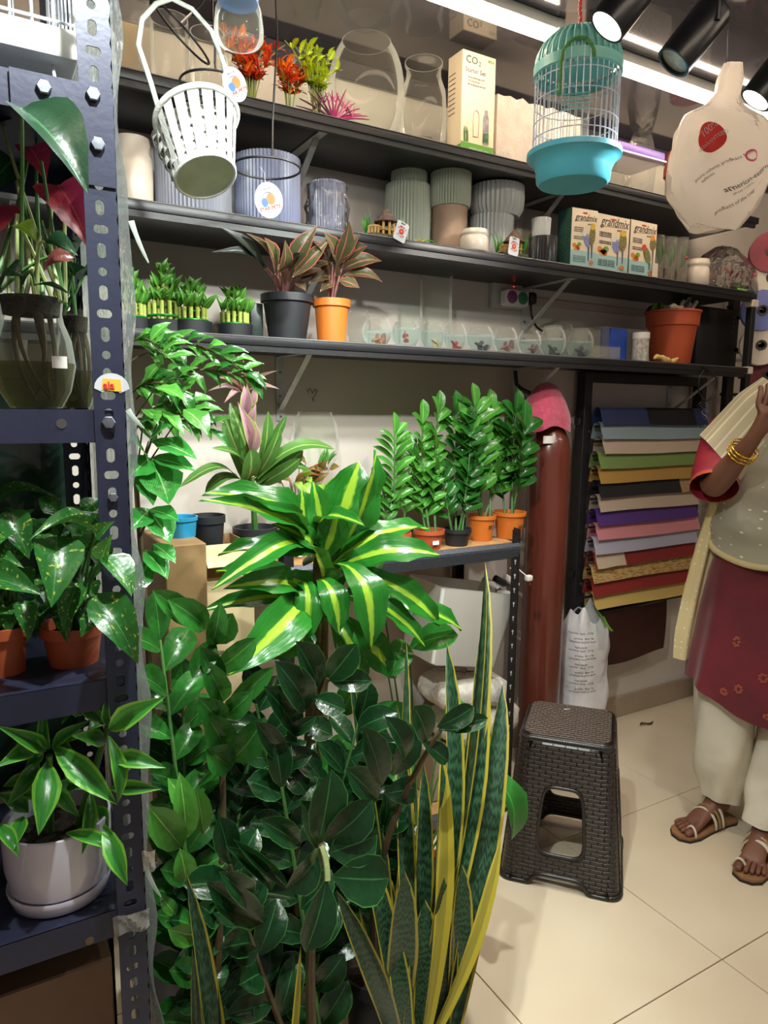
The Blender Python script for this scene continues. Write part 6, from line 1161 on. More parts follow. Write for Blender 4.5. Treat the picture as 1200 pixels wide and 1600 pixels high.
mb.build('sack', pm('sack_plastic', '#e2dede', '#d2ced2', scale=7, rough=.4, bump=.5, bscale=16), t, 180)
from mathutils.bvhtree import BVHTree
def conform(o, mb, axis, off=.0012):
    """lay a flat print on the surface it is printed on"""
    bv = BVHTree.FromPolygons([tuple(v) for v in mb.v], mb.f); M4 = MW(o); Mi = M4.inverted(); ax = Vector(axis).normalized()
    for v in o.data.vertices:
        p = M4 @ v.co; h = bv.ray_cast(p-ax*1.0, ax)
        if h[0] is not None: v.co = Mi @ (h[0]-ax*off)
VA = Vector((.62, .78, -.05))
ux = Vector((.80, -.60, 0)); uz = Vector((0, 0, 1)); n_ = -VA
for k in range(15):
    o = text(('nutrition facts   12 kg', 'protein  fibre  fat', 'complete food for birds', 'ingredients')[k % 4], .0115, M_printg, t, P(893+(k % 2)*8, 1000+6.6*k, Y=1.98), ux, uz); conform(o, sackv, VA)
g = P(925, 975, Y=1.99)
o = MB().grid(lambda u, v: g+Vector((.06*(v)+.022*(u-.5), 0, -.07*v+.045-.006*math.sin(v*3)))+Vector((0, -.05, 0)), 3, 8).build('green_print', pm('sack_green', '#6fae3a', rough=.5), t); conform(o, sackv, VA, .002)
# ------------------------------------------------------------------ wrapping paper rack
fx0, fx1, fz0, fz1, fy = 2.19, 2.965, .565, 1.602, 2.17
t = thing('paper_rack', 'black wall frame holding rows of wrapping paper', 'rack', ((fx0+fx1)/2, fy, fz0)); prk = t
MB().rbox((fx0+.02, fy, (fz0+fz1)/2), (.042, .05, fz1-fz0), .002, 1).build('frame_side', M_blackmetal, t); MB().rbox((fx1-.017, fy, (fz0+fz1)/2), (.036, .05, fz1-fz0), .002, 1).build('frame_side', M_blackmetal, t)
MB().rbox(((fx0+fx1)/2, fy, fz1-.02), (fx1-fx0-.08, .05, .04), .002, 1).build('frame_rail', M_blackmetal, t); MB().rbox(((fx0+fx1)/2, fy, fz0+.02), (fx1-fx0-.08, .05, .04), .002, 1).build('frame_rail', M_blackmetal, t)
for z in (1.40, .75):
    MB().rbox((fx0-.008, fy, z), (.018, .03, .03), .002, 1).build('lug', M_blackmetal, t); MB().lathe([(.005, 0), (.004, .003), (0, .004)], (fx0+.03, fy-.0255, z-.04), 8, (0, -1, 0)).build('screw', M_screw, t)
ROLLS = [('#22305e', 'navy blue'), ('#8fa2ab', 'pale grey-blue'), ('#c9b3a0', 'upper cream'), ('#7a9350', 'olive green'), ('#b98d45', 'ochre'), ('#16191d', 'black'), ('#c2ad98', 'lower cream'), ('#54307e', 'purple'), ('#d98a90', 'pink'), ('#b3afc0', 'silver lilac'), ('#8a2322', 'upper red'), ('#c29a5a', 'newsprint patterned'), ('#8f2421', 'lower red'), ('#cfae62', 'straw yellow')]
rx0, rx1 = fx0+.05, fx1-.052; pz = (P(1000, 640, Y=2.10).z-P(1000, 918, Y=2.10).z)/13; ztop = P(1000, 640, Y=2.10).z
for i, (cc, nm) in enumerate(ROLLS):
    zc = ztop-pz*i-.012; yc = 2.125; rr_ = .020; ex = (.0, .0) if i not in (2, 6, 11, 13) else ((.012, .01) if i != 11 else (-.012, -.02))
    a, b_ = rx0+ex[0]+.004*(i % 3), rx1-ex[1]-.006*(i % 4)
    tt = thing('wrapping_paper', '%s wrapping paper sheet on the wall rack' % nm, 'wrapping paper', ((a+b_)/2, yc, zc), group='wrapping paper on the rack')
    M_p = pm('paper'+cc, cc, cc, rough=.42, sheen=.1) if i != 11 else pm('newsprint', '#c8a264', '#8f6d3c', scale=60, rough=.7, stretch=(.6, 1, 3), lo=.45, hi=.62)
    def sheet(u0, u1, m_, nm_, off=0):
        prof = [(.030, -.050), (.024, -.01)]+[(math.cos(an)*(rr_+off), math.sin(an)*(rr_+off)) for an in [PI*k/8 for k in range(0, 9)]]+[(-rr_-.006-off, -.018), (-rr_-.014-off, -.036), (-rr_-.020-off, -pz*.86)]
        MB().grid(lambda u, v: Vector((u0+(u1-u0)*u, yc+prof[round(v*(len(prof)-1))][0], zc+prof[round(v*(len(prof)-1))][1]+.002*math.sin(u*6+i)*(v > .9))), 8, len(prof)-1).build(nm_, m_, tt, 60)
    sheet(a, b_, M_p, 'sheet')
    if i == 0: sheet(a+(b_-a)*.42, a+(b_-a)*.88, pm('paper_black', '#14161c', rough=.4), 'overlay', .0015)
    if i == 5: sheet(a+(b_-a)*.78, b_-.002, pm('paper_tan', '#b08d68', rough=.5), 'overlay', .0015)
    if i == 10: sheet(a+.01, a+(b_-a)*.28, pm('paper_cream', '#cdb79c', rough=.5), 'overlay', .0015)
    MB().tube([(fx0+.042, yc, zc), (fx1-.036, yc, zc)], .006, 8).build('rod', M_blackmetal, tt)
    MB().tube([(fx1-.050, yc-.012, zc-.004), (fx1-.044, yc-.028, zc+.004), (fx1-.042, yc-.02, zc+.018), (fx1-.042, yc+.02, zc+.016)], .004, 6).build('hook', M_acryl, tt)
q0, q1 = P(938, 950, Y=2.12), P(1046, 940, Y=2.12); zlo = P(1000, 1028, Y=2.12).z
lone('wrapping_paper', MB().grid(lambda u, v: Vector((q0.x+(q1.x-q0.x)*u, 2.135-.012*math.sin(u*PI)-.02*v*(1-v), fz0+.005-(fz0-zlo)*v*(1+.04*math.sin(u*5)))), 12, 8), pm('paper_maroon', '#3c1214', '#2e0d10', scale=4, rough=.35), 'dark maroon sheet hanging below the paper rack', 'wrapping paper', ((q0.x+q1.x)/2, 2.13, zlo), 'wrapping paper on the rack', 180)
# curled ribbon at the rack corner
t = thing('curled_ribbon', 'curled blue and white gift ribbons hanging at the rack corner', 'ribbon', P(1098, 640, Y=2.12))
for k in range(5):
    a = P(1094+2*k, 628, Y=2.12-.01*k); MB().tube([a+Vector((.012*math.cos(j*1.1+k)+.003*k, .012*math.sin(j*1.1+k), -.009*j)) for j in range(18-2*k)], .003, 5, flat=.3).build('curl', pm('ribbon%d' % (k % 2), ('#5a5c9a', '#b9b2c4')[k % 2], rough=.3), t)
# ------------------------------------------------------------------ woven plastic stool
def weave(name, bw, bh, c1, c2, mort, bump=.8):
    m, nt, b = newmat(name); L = nt.links.new; tc = N(nt, 'ShaderNodeTexCoord')
    br = N(nt, 'ShaderNodeTexBrick'); br.offset = .5; br.inputs['Scale'].default_value = 1; br.inputs['Brick Width'].default_value = bw; br.inputs['Row Height'].default_value = bh
    br.inputs['Mortar Size'].default_value = mort; br.inputs['Mortar Smooth'].default_value = .6; br.inputs['Color1'].default_value = sr(c1); br.inputs['Color2'].default_value = sr(c1); br.inputs['Mortar'].default_value = sr(c2)
    L(tc.outputs['UV'], br.inputs['Vector']); L(br.outputs['Color'], b.inputs['Base Color'])
    bp = N(nt, 'ShaderNodeBump', invert=True); bp.inputs['Strength'].default_value = bump; bp.inputs['Distance'].default_value = .008; L(br.outputs['Fac'], bp.inputs['Height']); L(bp.outputs[0], b.inputs['Normal'])
    b.inputs['Roughness'].default_value = .32; return m
M_weave = weave('woven_side', .036, .0125, '#332b28', '#0d0a09', .0024, 1.0)
M_weavet = weave('woven_seat', .021, .0145, '#3d332c', '#6a5c50', .0022, .6)
M_splas = pm('dark_plastic', '#262220', '#1e1a18', scale=20, rough=.35)
e1 = Vector((.66, -.75, 0)).normalized(); e2 = Vector((-e1.y, e1.x, 0))
sc_ = Vector((1.588, 1.552, 0)); SH, SB, ST = .462, .180, .138
t = thing('woven_stool', 'dark brown woven-pattern plastic stool on the tiled floor', 'stool', sc_)
def half(z): return SB+(ST-SB)*(z/SH)
RC = .034
def sp_(side, s, z):                                        # point on a side: s along it, z up
    a = (e1, e2, -e1, -e2)[side]; n = (-e2, e1, e2, -e1)[side]; return sc_+a*s+n*half(z)+Vector((0, 0, z))
for side in range(4):
    n = 48; hole, outer = [], []; hz0, hz1, hw = .105, .315, .066; cz = (hz0+hz1)/2
    for i in range(n):
        an = 2*PI*(i+.5)/n; c, s = math.cos(an), math.sin(an); k = 5
        rr2 = (abs(c)**k+abs(s)**k)**(-1/k); zz = cz+(hz1-hz0)/2*rr2*s; hole.append((hw*(1.12-.24*(zz-hz0)/(hz1-hz0))*rr2*c, zz))
        tz = (SH-.014-cz) if s > 0 else cz; q = 1/max(abs(c)/.13, abs(s)/tz); zz = cz+s*q; xx = c*q/.13
        xx = max(-1, min(1, xx)); hw_ = half(zz)-RC; x_ = xx*hw_
        if s < 0 and zz < .012: zz = max(zz, .040*max(0, 1-(abs(x_)/.088)**6))
        outer.append((x_, zz))
    vs, uv, fs = [], [], []; K = 8
    for k in range(K+1):
        for h_, o_ in zip(hole, outer): a_ = h_[0]+(o_[0]-h_[0])*k/K; b_ = h_[1]+(o_[1]-h_[1])*k/K; vs.append(sp_(side, a_, b_)); uv.append((a_+side*.5, b_))
    for k in range(K):
        for i in range(n): j = (i+1) % n; fs.append((k*n+i, k*n+j, (k+1)*n+j, (k+1)*n+i))
    mb = MB(); mb.uv = uv; mb.add(vs, fs); o = mb.build('side_panel', M_weave, t, 60); sm_ = o.modifiers.new('thick', 'SOLIDIFY'); sm_.thickness = .004; sm_.offset = -1
    nrm = (-e2, e1, e2, -e1)[side]
    MB().tube([sp_(side, a_, b_)+nrm*.0015 for a_, b_ in hole], .0058, 7, True).build('hole_rim', M_splas, t, 180)
    MB().tube([sp_(side, x_, max(.006, .040*max(0, 1-(abs(x_)/.092)**6)))+nrm*.002 for x_ in [(-1+2*i/30)*(SB-RC) for i in range(31)]], .0075, 7).build('foot_rim', M_splas, t, 180)
    # rounded corner strip
    a = (e1, e2, -e1, -e2)[side]; nx = (-e2, e1, e2, -e1)[side]
    vs, uv, fs = [], [], []
    for k in range(13):
        z = (SH-.014)*k/12; c0 = sc_+a*(half(z)-RC)+nx*(half(z)-RC)+Vector((0, 0, z))
        for i in range(9): an = PI/2*i/8; vs.append(c0+nx*(RC*math.cos(an))+a*(RC*math.sin(an))); uv.append((side*.5+half(z)-RC+RC*an, z))
    for k in range(12):
        for i in range(8): fs.append((k*9+i, k*9+i+1, (k+1)*9+i+1, (k+1)*9+i))
    mb = MB(); mb.uv = uv; mb.add(vs, fs); mb.build('corner', M_weave, t, 180)
    MB().tube([sc_+a*(SB-RC)+nx*(SB-RC)+nx*(RC*math.cos(an))+a*(RC*math.sin(an))+Vector((0, 0, .007)) for an in [PI/2*i/8 for i in range(9)]], .0085, 7).build('foot_rim', M_splas, t, 180)
def sq(h, n=10, rc=RC):
    pts = []
    for s in range(4):
        a = (e1, e2, -e1, -e2)[s]; nx = (-e2, e1, e2, -e1)[s]
        for i in range(n): an = PI/2*i/(n-1); pts.append(a*(h-rc)+nx*(h-rc)+nx*(rc*math.cos(an))+a*(rc*math.sin(an)))
    return pts
ringz = [(half(SH-.014)+.001, SH-.015), (ST+.003, SH-.008), (ST-.002, SH-.001), (ST-.010, SH+.003)]
rg = [[sc_+v+Vector((0, 0, z)) for v in sq(h)] for h, z in ringz]; n = len(rg[0])
mb = MB(); mb.add([v for q in rg for v in q], [(k*n+i, k*n+(i+1) % n, (k+1)*n+(i+1) % n, (k+1)*n+i) for k in range(3) for i in range(n)]); mb.uv = [((i/n)*1.0, z_*1.0) for (h_, z_) in ringz for i in range(n)]
mb.build('seat_edge', M_weave, t, 180)
mb = MB(); top_ = [sc_+v+Vector((0, 0, SH+.003)) for v in sq(ST-.010)]; mb.uv = [((v-sc_).dot(e1)+.3, (v-sc_).dot(e2)+.3) for v in top_]; mb.add(top_, [tuple(range(n))]); mb.build('seat', M_weavet, t, 0)
q = P(886, 1108, Z=SH+.004); MB().prism([(-.010, -.002), (.012, 0), (.004, .004), (-.002, .002), (-.008, .005)], q, (.9, -.4, 0), (.4, .9, 0), .0006).build('paper_scrap', M_white, t, 0)
# dead leaf on the floor
q = P(1010, 1131, Z=.006); t = lone('fallen_leaf', MB().grid(lambda u, v: q+Vector((-.045+.09*v, .01*(u-.5)*math.sin(PI*v)*2+.006*math.sin(v*6), .002+.004*math.sin(v*7)+.003*abs(u-.5))), 2, 8), pm('dry_leaf', '#2f3a20', '#463a22', scale=60, rough=.6), 'dry dark leaf lying on the floor tiles near the skirting', 'leaf', q)
# ------------------------------------------------------------------ ribbon stand at the far right
t = thing('ribbon_stand', 'black metal stand of ribbon reels behind the standing person', 'stand', (3.32, 2.05, 0))
for x, y in ((3.10, 2.14), (3.62, 2.14), (3.10, 1.96)): MB().rbox((x, y, 1.02), (.03, .03, 2.04), .002, 1).build('post', M_blackmetal, t)
for z in (1.33, 1.53, 1.73, 1.93): MB().tube([(3.08, 2.15, z), (3.64, 2.15, z)], .008, 8).build('peg_bar', M_blackmetal, t)
for z in (.4, 2.0): MB().rbox((3.36, 2.14, z), (.52, .02, .03), .002, 1).build('cross_bar', M_blackmetal, t)
for i, (px, py, cc, lab) in enumerate(((1188, 540, '#d8cdbf', 'wide white ribbon reel, lower of the two by the post'), (1190, 486, '#6a74b8', 'blue ribbon reel between two white ones'), (1204, 435, '#d5cabb', 'white ribbon reel level with the middle shelf'), (1204, 395, '#8a2c3c', 'dark red ribbon reel above the white ones'), (1200, 585, '#6a2230', 'maroon ribbon reel below the white ones'))):
    c = P(px, py, Y=1.93); ax = Vector((-.75, -.66, 0)).normalized(); tt = thing('ribbon_reel', lab, 'ribbon reel', c, group='ribbon reels on the stand')
    pe = c+Vector((.75, .66, 0)).normalized()*.16; MB().tube([c-ax*.035, c+ax*(-.035), c, pe, (pe.x, 2.15, pe.z)], .009, 8).build('peg', M_blackmetal, t); MB().rbox((pe.x, 2.15, 1.0), (.022, .02, 2.0), .002, 1).build('post', M_blackmetal, t) if i in (0, 3) else None
    MB().lathe([(.022, .0), (.085, 0), (.086, .004), (.08, .006), (.08, .04), (.086, .042), (.085, .046), (.022, .046)], c-ax*.02, 36, ax).build('reel', pm('reel'+cc, cc, rough=.4), tt); MB().lathe([(.022, -.002), (.022, .05), (.014, .05), (.014, -.002)], c-ax*.02, 20, ax).build('hub', M_print, tt)
# ================================================================== hanging things
M_cyan = pm('turquoise_plastic', '#55b4cc', '#4aa9c4', scale=5, rough=.35); M_cyant = pm('turquoise_dome', '#86cac6', '#7abfba', scale=5, rough=.4)
Yk = 1.42; X, R = cylfit(822, 971, 245, Yk); Z = lambda y: P(897, y, Y=Yk).z
t = thing('birdcage', 'turquoise birdcage with white wires hanging on a red chain', 'birdcage', (X, Yk, Z(297))); c0 = Vector((X, Yk, 0)); zb, zr, zd, za = Z(290), Z(240), Z(112), Z(52)
MB().lathe([(0, zb+.002), (R*.72, zb), (R*.78, zb+.008), (R*.80, zb+(zr-zb)*.45), (R*.90, zr-.018), (R, zr-.012), (R, zr), (R*.95, zr+.003), (R*.86, zr-.012), (R*.7, zb+.012), (0, zb+.010)], c0, 48).build('base_tray', M_cyan, t, 40)
rw = R*.88
for k in range(40):
    a = 2*PI*k/40; MB().tube([c0+Vector((rw*math.cos(a), rw*math.sin(a), zr-.008)), c0+Vector((rw*math.cos(a), rw*math.sin(a), zd+.005))], .0011, 5).build('wire', M_cwire, t)
for z in (zr+.03, zr+(zd-zr)*.35, zr+(zd-zr)*.62, zr+(zd-zr)*.86): MB().tube([c0+Vector((rw*math.cos(a), rw*math.sin(a), z)) for a in [2*PI*k/40 for k in range(40)]], .0014, 5, True).build('hoop', M_cwire, t)
MB().lathe([(rw*1.0, zd-.012), (rw*1.05, zd-.010), (rw*1.05, zd+.014), (rw*1.0, zd+.016)], c0, 48).build('dome_ring', M_cyant, t, 40)
for k in range(36):
    a = 2*PI*k/36; pts = [c0+Vector((rw*1.02*math.cos(f*PI/2)**.8*math.cos(a), rw*1.02*math.cos(f*PI/2)**.8*math.sin(a), zd+.01+(za-zd)*math.sin(f*PI/2))) for f in (0, .2, .4, .6, .8)]; MB().tube(pts, .0032, 5).build('dome_slat', M_cyant, t)
MB().lathe([(rw*.42, zd+.01+(za-zd)*.95), (rw*.3, za+.008), (rw*.1, za+.014), (0, za+.016)], c0, 36).build('dome_cap', M_cyant, t, 60)
MB().lathe([(rw*.98, zd+.02), (rw*.80, zd+.01+(za-zd)*.62), (rw*.78, zd+.01+(za-zd)*.62), (rw*.95, zd+.02)], c0, 40).build('dome_band', M_cyant, t, 60)
vd = Vector((-.70, -.71, 0)); vs_ = Vector((.71, -.70, 0)); fr = c0+vd*(rw+.004)
dz0, dz1 = Z(172), Z(90)
MB().tube([fr+vs_*(.038*math.cos(a))+Vector((0, 0, dz0+(dz1-dz0)*.62+(dz1-dz0)*.38*math.sin(a))) for a in [PI*k/14 for k in range(15)]]+[fr-vs_*.038+Vector((0, 0, dz0))], .0042, 7).build('green_garland', pm('garland', '#5f9a4a', '#4a8a3a', scale=80, rough=.5, bump=.8, bscale=200), t)
for k in range(5): MB().tube([fr+vs_*(-.03+.015*k)+Vector((0, 0, dz0)), fr+vs_*(-.03+.015*k)+Vector((0, 0, dz1-.01))], .0011, 5).build('door_wire', M_cwire, t)
for k in range(5): MB().tube([fr-vs_*.034+Vector((0, 0, dz0-.002-.008*k)), fr+vs_*.034+Vector((0, 0, dz0-.002-.008*k))], .0013, 5).build('door_wire', M_cyant, t)
MB().lathe([(0, 0), (.032, .002), (.034, .055), (.030, .062), (.031, .07), (.029, .07)], c0+vd*.02+Vector((0, 0, zr+.012)), 24).build('drinker', M_acryl, t)
MB().rbox(c0+Vector((-.05, .02, zr+.015)), (.05, .03, .018), .003, 2).build('red_feeder', M_red, t)
for k in range(int((CEIL-za-.01)/.010)): MB().lathe([(.0001, -.0052), (.0042, -.003), (.0052, 0), (.0042, .003), (.0001, .0052)], c0+Vector((.002*math.sin(k), 0, za+.02+.010*k)), 8).build('chain_bead', M_red, t)
# ------------------------------------------------------------------ white shopping bag
Yw = 1.46; q = P(1130, 250, Y=Yw); zt, zb = P(1136, 96, Y=Yw).z, P(1115, 356, Y=Yw).z; wm = mpp(q)
PRF = [(0, 13, 4), (.10, 20, 7), (.20, 19, 8), (.26, 30, 14), (.33, 60, 26), (.42, 74, 36), (.55, 78, 44), (.68, 77, 46), (.80, 70, 42), (.92, 52, 30), (1.0, 38, 16)]
def bagf(u, v):
    for (a, x, y), (b_, x2, y2) in zip(PRF, PRF[1:]):
        if a <= v <= b_: k = (v-a)/(b_-a); w_, d_ = x+(x2-x)*k, y+(y2-y)*k; break
    an = 2*PI*u; e = lambda s: math.copysign(abs(s)**.72, s); q3 = Vector((math.cos(an)*1.1, math.sin(an)*1.1, v*2.2))
    fold = 1+.16*noise.noise(q3*1.3)+.10*abs(noise.noise(q3*3.1+Vector((3, 1, 7))))+.05*math.sin(9*an+v*5)*max(0, .55-v)*2
    xx = w_*wm*e(math.cos(an))*fold; yy = d_*wm*e(math.sin(an))*fold; cx = -2-4*v if v > .2 else 6-30*v
    rt = Vector((.87, -.49, 0)); fw = Vector((.49, .87, 0))
    return Vector((q.x, Yw, zt+(zb-zt)*v))+rt*(xx+cx*wm)+fw*yy+Vector((0, 0, .010*math.sin(2*an+.6)*v))
mb = MB().grid(bagf, 72, 48)
t = thing('shopping_bag', 'white plastic shopping bag hanging from a ceiling hook', 'bag', (q.x, Yw, zb)); M_bag = film('bag_plastic', '#ffffff', .10, .25, '#f2ece6', .95, .4, .5, 14)
mb.build('bag', M_bag, t, 60); MB().grid(lambda u, v: bagf(u, 1.0)*(1-v)+Vector((q.x, Yw, zb))*v, 72, 2).build('bag_bottom', M_bag, t, 180)
HB = zt-zb
def onbag(x, z, u0, v0, off):                          # wrap flat print round the bag: metres right and up from (u0, v0)
    u, v = u0+x/(2*PI*.155), v0-z/HB; p = bagf(u % 1, max(.01, min(.99, v))); nx = (bagf((u+.004) % 1, v)-bagf((u-.004) % 1, v)).cross(bagf(u % 1, min(1, v+.004))-bagf(u % 1, v-.004)).normalized()
    if nx.dot(CF) > 0: nx = -nx
    return p+nx*off
def bagprint(o, u0, v0, rot, off):
    Mi = MW(o).inverted(); c_, s_ = math.cos(rot), math.sin(rot)
    for vtx in o.data.vertices: x, z = vtx.co.x, vtx.co.y; vtx.co = Mi @ onbag(x*c_-z*s_, x*s_+z*c_, u0, v0, off)
def bt(s, size, u0, v0, mat, off=.0016, bold=0, rot=.62): o_ = text(s, size, mat, t, t.location, (1, 0, 0), (0, 1, 0), bold=bold); bagprint(o_, u0, v0, rot, off)
o = MB().grid(lambda u, v: Vector((t.location.x, t.location.y, t.location.z))+Vector((math.cos(2*PI*u)*v*.046, math.sin(2*PI*u)*v*.046, 0)), 28, 5).build('red_seal', M_red, t, 0); bagprint(o, .690, .50, 0, .0014)
bt('100%', .030, .664, .505, M_tagw, .0024); bt('GUARANTEED', .0165, .654, .60, M_tagw, .0024); bt('genuine authentic product from', .0125, .652, .78, M_print); bt('authentic', .0125, .675, .78, M_print)
bt('american-eastern', .019, .742, .82, M_print, .0016, .0001); bt('african + eastern', .009, .755, .83, M_print); bt('product of the UAE', .014, .725, .94, M_print)
o = MB().tube([Vector(t.location)+Vector((.016*math.cos(a), .014*math.sin(a), 0)) for a in [2*PI*k/16 for k in range(16)]], .0026, 4, True).build('pink_ring', pm('pink_print', '#d0406e'), t, 0); bagprint(o, .785, .60, 0, .0016)
MB().tube([(P(1137, 60, Y=Yw)), P(1137, 92, Y=Yw), P(1134, 98, Y=Yw), P(1132, 93, Y=Yw)], .0014, 6).build('wire_hook', M_bolt, t); MB().tube([P(1137, 60, Y=Yw), Vector((P(1137, 60, Y=Yw).x, Yw, CEIL))], .0012, 6).build('wire', M_bolt, t)
# ------------------------------------------------------------------ white wicker basket with handle
Yb_ = 1.45; a, b_ = P(308, 188, Y=Yb_), P(321, 276, Y=Yb_); ax = (a-b_); ln = ax.length; axn = (ax+Vector((0, .05, 0))).normalized(); rt_, rb_ = 63*mpp(a), 47*mpp(b_)
t = thing('wicker_basket', 'white woven basket hanging by its hoop handle', 'basket', b_)
rows = 7; M_wick = pm('white_wicker', '#d2d2ce', '#bcbcb7', scale=40, rough=.55, bump=.2); bx, by, bz = basis(axn)
strand = {}
for k in range(rows):
    f0 = (k+.5)/rows; r_ = rb_+(rt_-rb_)*f0; n = 18
    def sf(u, v, f0=f0, r_=r_, k=k):
        an = 2*PI*u; w_ = .0026*math.sin(an*n/2+PI*(k % 2)); rr_ = r_+w_; z = ln*(f0+(v-.5)/rows*.98); return b_+bx*(rr_*math.cos(an))+by*(rr_*math.sin(an))+bz*z
    o = MB().grid(sf, 108, 3).build('woven_row', M_wick, t, 60); s_ = o.modifiers.new('thick', 'SOLIDIFY'); s_.thickness = .0015
for i in range(18):
    an = 2*PI*(i+.5)/18; d0 = bx*math.cos(an)+by*math.sin(an); sd = bz.cross(d0)
    MB().add([b_+d0*(rb_-.001)+sd*s*.0075 for s in (-1, 1)]+[a+d0*(rt_-.001)+sd*s*.0105 for s in (1, -1)], [(0, 1, 2, 3)]).build('stake', M_wick, t, 0)
MB().lathe([(rb_-.006, .003), (rt_-.006, ln-.002)], b_, 40, axn).build('liner', M_wick, t, 180)
MB().tube([a+bz*.002+bx*(rt_*1.02*math.cos(u))+by*(rt_*1.02*math.sin(u)) for u in [2*PI*k/40 for k in range(40)]], .0055, 7, True).build('rim', M_wick, t, 180)
MB().lathe([(rb_*1.02, .004), (rb_*1.0, 0), (rb_*.9, .003), (0, .004)], b_, 40, axn).build('bottom', pm('basket_base', '#b9c2a8', '#a8b296', scale=20, rough=.6), t); MB().tube([b_+bx*(rb_*math.cos(u))+by*(rb_*math.sin(u)) for u in [2*PI*k/40 for k in range(40)]], .0035, 6, True).build('bottom_rim', M_wick, t, 180)
pts = [P(x, y, Y=Yb_) for x, y in ((252, 186), (236, 130), (216, 70), (222, 30), (244, 6), (268, -2), (300, 14), (330, 48), (350, 100), (362, 150), (367, 188))]
MB().tube(pts, .0050, 8, flat=.45).build('handle', pm('grey_handle', '#a9b0a8', '#98a098', scale=30, rough=.5), t, 180)
# black wire plant rings
def ring(px, py, rx, Yr, top, label, tilt=0):
    c = P(px, py, Y=Yr); r_ = rx*mpp(c)
    t = thing('wire_ring_hanger', label, 'wire hanger', c, group='black wire ring hangers'); R3 = Matrix.Rotation(tilt, 3, Vector((.5, .87, 0)))
    MB().tube([c+R3 @ Vector((r_*math.cos(u), r_*math.sin(u), 0)) for u in [2*PI*k/36 for k in range(36)]], .0026, 6, True).build('ring', M_blackmetal, t, 180)
    p0 = c+R3 @ Vector((r_*.0, r_, 0)); MB().tube([c+R3 @ Vector((-r_*.2, -r_*.97, 0)), p0*.0+P(top[0][0], top[0][1], Y=Yr)]+[P(x, y, Y=Yr) for x, y in top[1:]]+[Vector((P(*top[-1], Y=Yr).x, Yr, CEIL))], .0024, 6).build('stem', M_blackmetal, t)
    return t
ring(417, 263, 52, 1.62, [(426, 190), (433, 60), (431, 10)], 'black wire ring hanger in front of the blue-grey planter')
ring(333, 132, 50, 1.60, [(336, 100), (336, 60), (332, 20)], 'black wire ring hanger above the white basket rim')
ring(284, 52, 54, 1.58, [(300, 20), (312, 10), (318, 2)], 'tilted black wire ring hanger behind the basket handle', .75)
def ovaltag(px, py, Yt, rot, label, sx=26, sy=36):
    c = P(px, py, Y=Yt); k = mpp(c); t = thing('oval_tag', label, 'tag', c, group='oval shop tags'); cam_d = (c-CAM).normalized(); hx = Vector((.87, -.49, 0)); a_, s_ = math.cos(rot), math.sin(rot); ux = hx*a_+UZ*s_; uz = -hx*s_+UZ*a_; nn = ux.cross(uz)
    mb = MB(); disc(mb, c, ux, uz, sx*k*.72, sy*k, 28, .001); mb.build('card', M_tagw, t, 0)
    o = c+nn*.0012
    mb = MB(); disc(mb, o+ux*(.12*sx*k)+uz*(.05*sy*k), ux, uz, 7*k, 9*k, 14, .0004); mb.build('logo_dog', pm('logo_orange', '#c05a1a'), t, 0)
    mb = MB(); disc(mb, o-ux*(.22*sx*k)-uz*(.08*sy*k), ux, uz, 5*k, 7*k, 14, .0005); mb.build('logo_cat', pm('logo_blue', '#2f5590'), t, 0)
    MB().tube([o+ux*(10*k*math.cos(u))+uz*(12*k*math.sin(u))+nn*.0004 for u in [PI*.25+PI*.8*j/10 for j in range(11)]], .0007, 5).build('logo_arc', pm('logo_blue', '#2f5590'), t)
    text('STAR PETS', 7.0*k, pm('tag_orange', '#b03a14'), t, o-uz*(.52*sy*k), ux, uz, align='CENTER', bold=.0003); text('nature', 5.0*k, M_print, t, o+uz*(.60*sy*k), ux, uz, align='CENTER'); text('made in UAE', 2.6*k, M_printg, t, o-uz*(.68*sy*k), ux, uz, align='CENTER')
    MB().tube([c+uz*(sy*.92*k), c+uz*(sy*1.5*k)+ux*.004, c+uz*(sy*1.9*k)-ux*.003], .0004, 4).build('thread', M_tagw, t)
ovaltag(420, 313, 1.535, .22, 'oval pet shop tag hanging in front of the blue-grey planter', 30, 27); ovaltag(367, 132, 1.44, .40, 'oval pet shop tag beside the basket handle', 24, 27)
# hanging jar with blue lid
Yj = 1.40; X, R = cylfit(334, 412, 30, Yj); zb, z1 = P(373, 68, Y=Yj).z, P(373, 4, Y=Yj).z
t = thing('hanging_jar', 'clear plastic jar with a bright blue lid hanging near the ceiling', 'jar', (X, Yj, zb)); hh = (z1-zb)
MB().lathe([(0, .010), (R*.5, .006), (R*.85, 0), (R*.98, .008), (R, hh*.35), (R*.92, hh*.8), (R*.75, hh*1.02), (R*.74, hh*1.12)], (X, Yj, zb), 40).build('jar', M_glass, t, 60); MB().lathe([(R*.80, hh*.98), (R*.82, hh*1.35), (0, hh*1.38)], (X, Yj, zb), 36, rf=lambda a, k: 1+.01*math.cos(a*18), cap0=True).build('lid', pm('blue_lid', '#2c74c0', '#2768b0', scale=10, rough=.35), t, 40)
MB().tube([(X, Yj, zb+hh*1.38), (X, Yj, CEIL)], .0012, 5).build('wire', M_bolt, t)
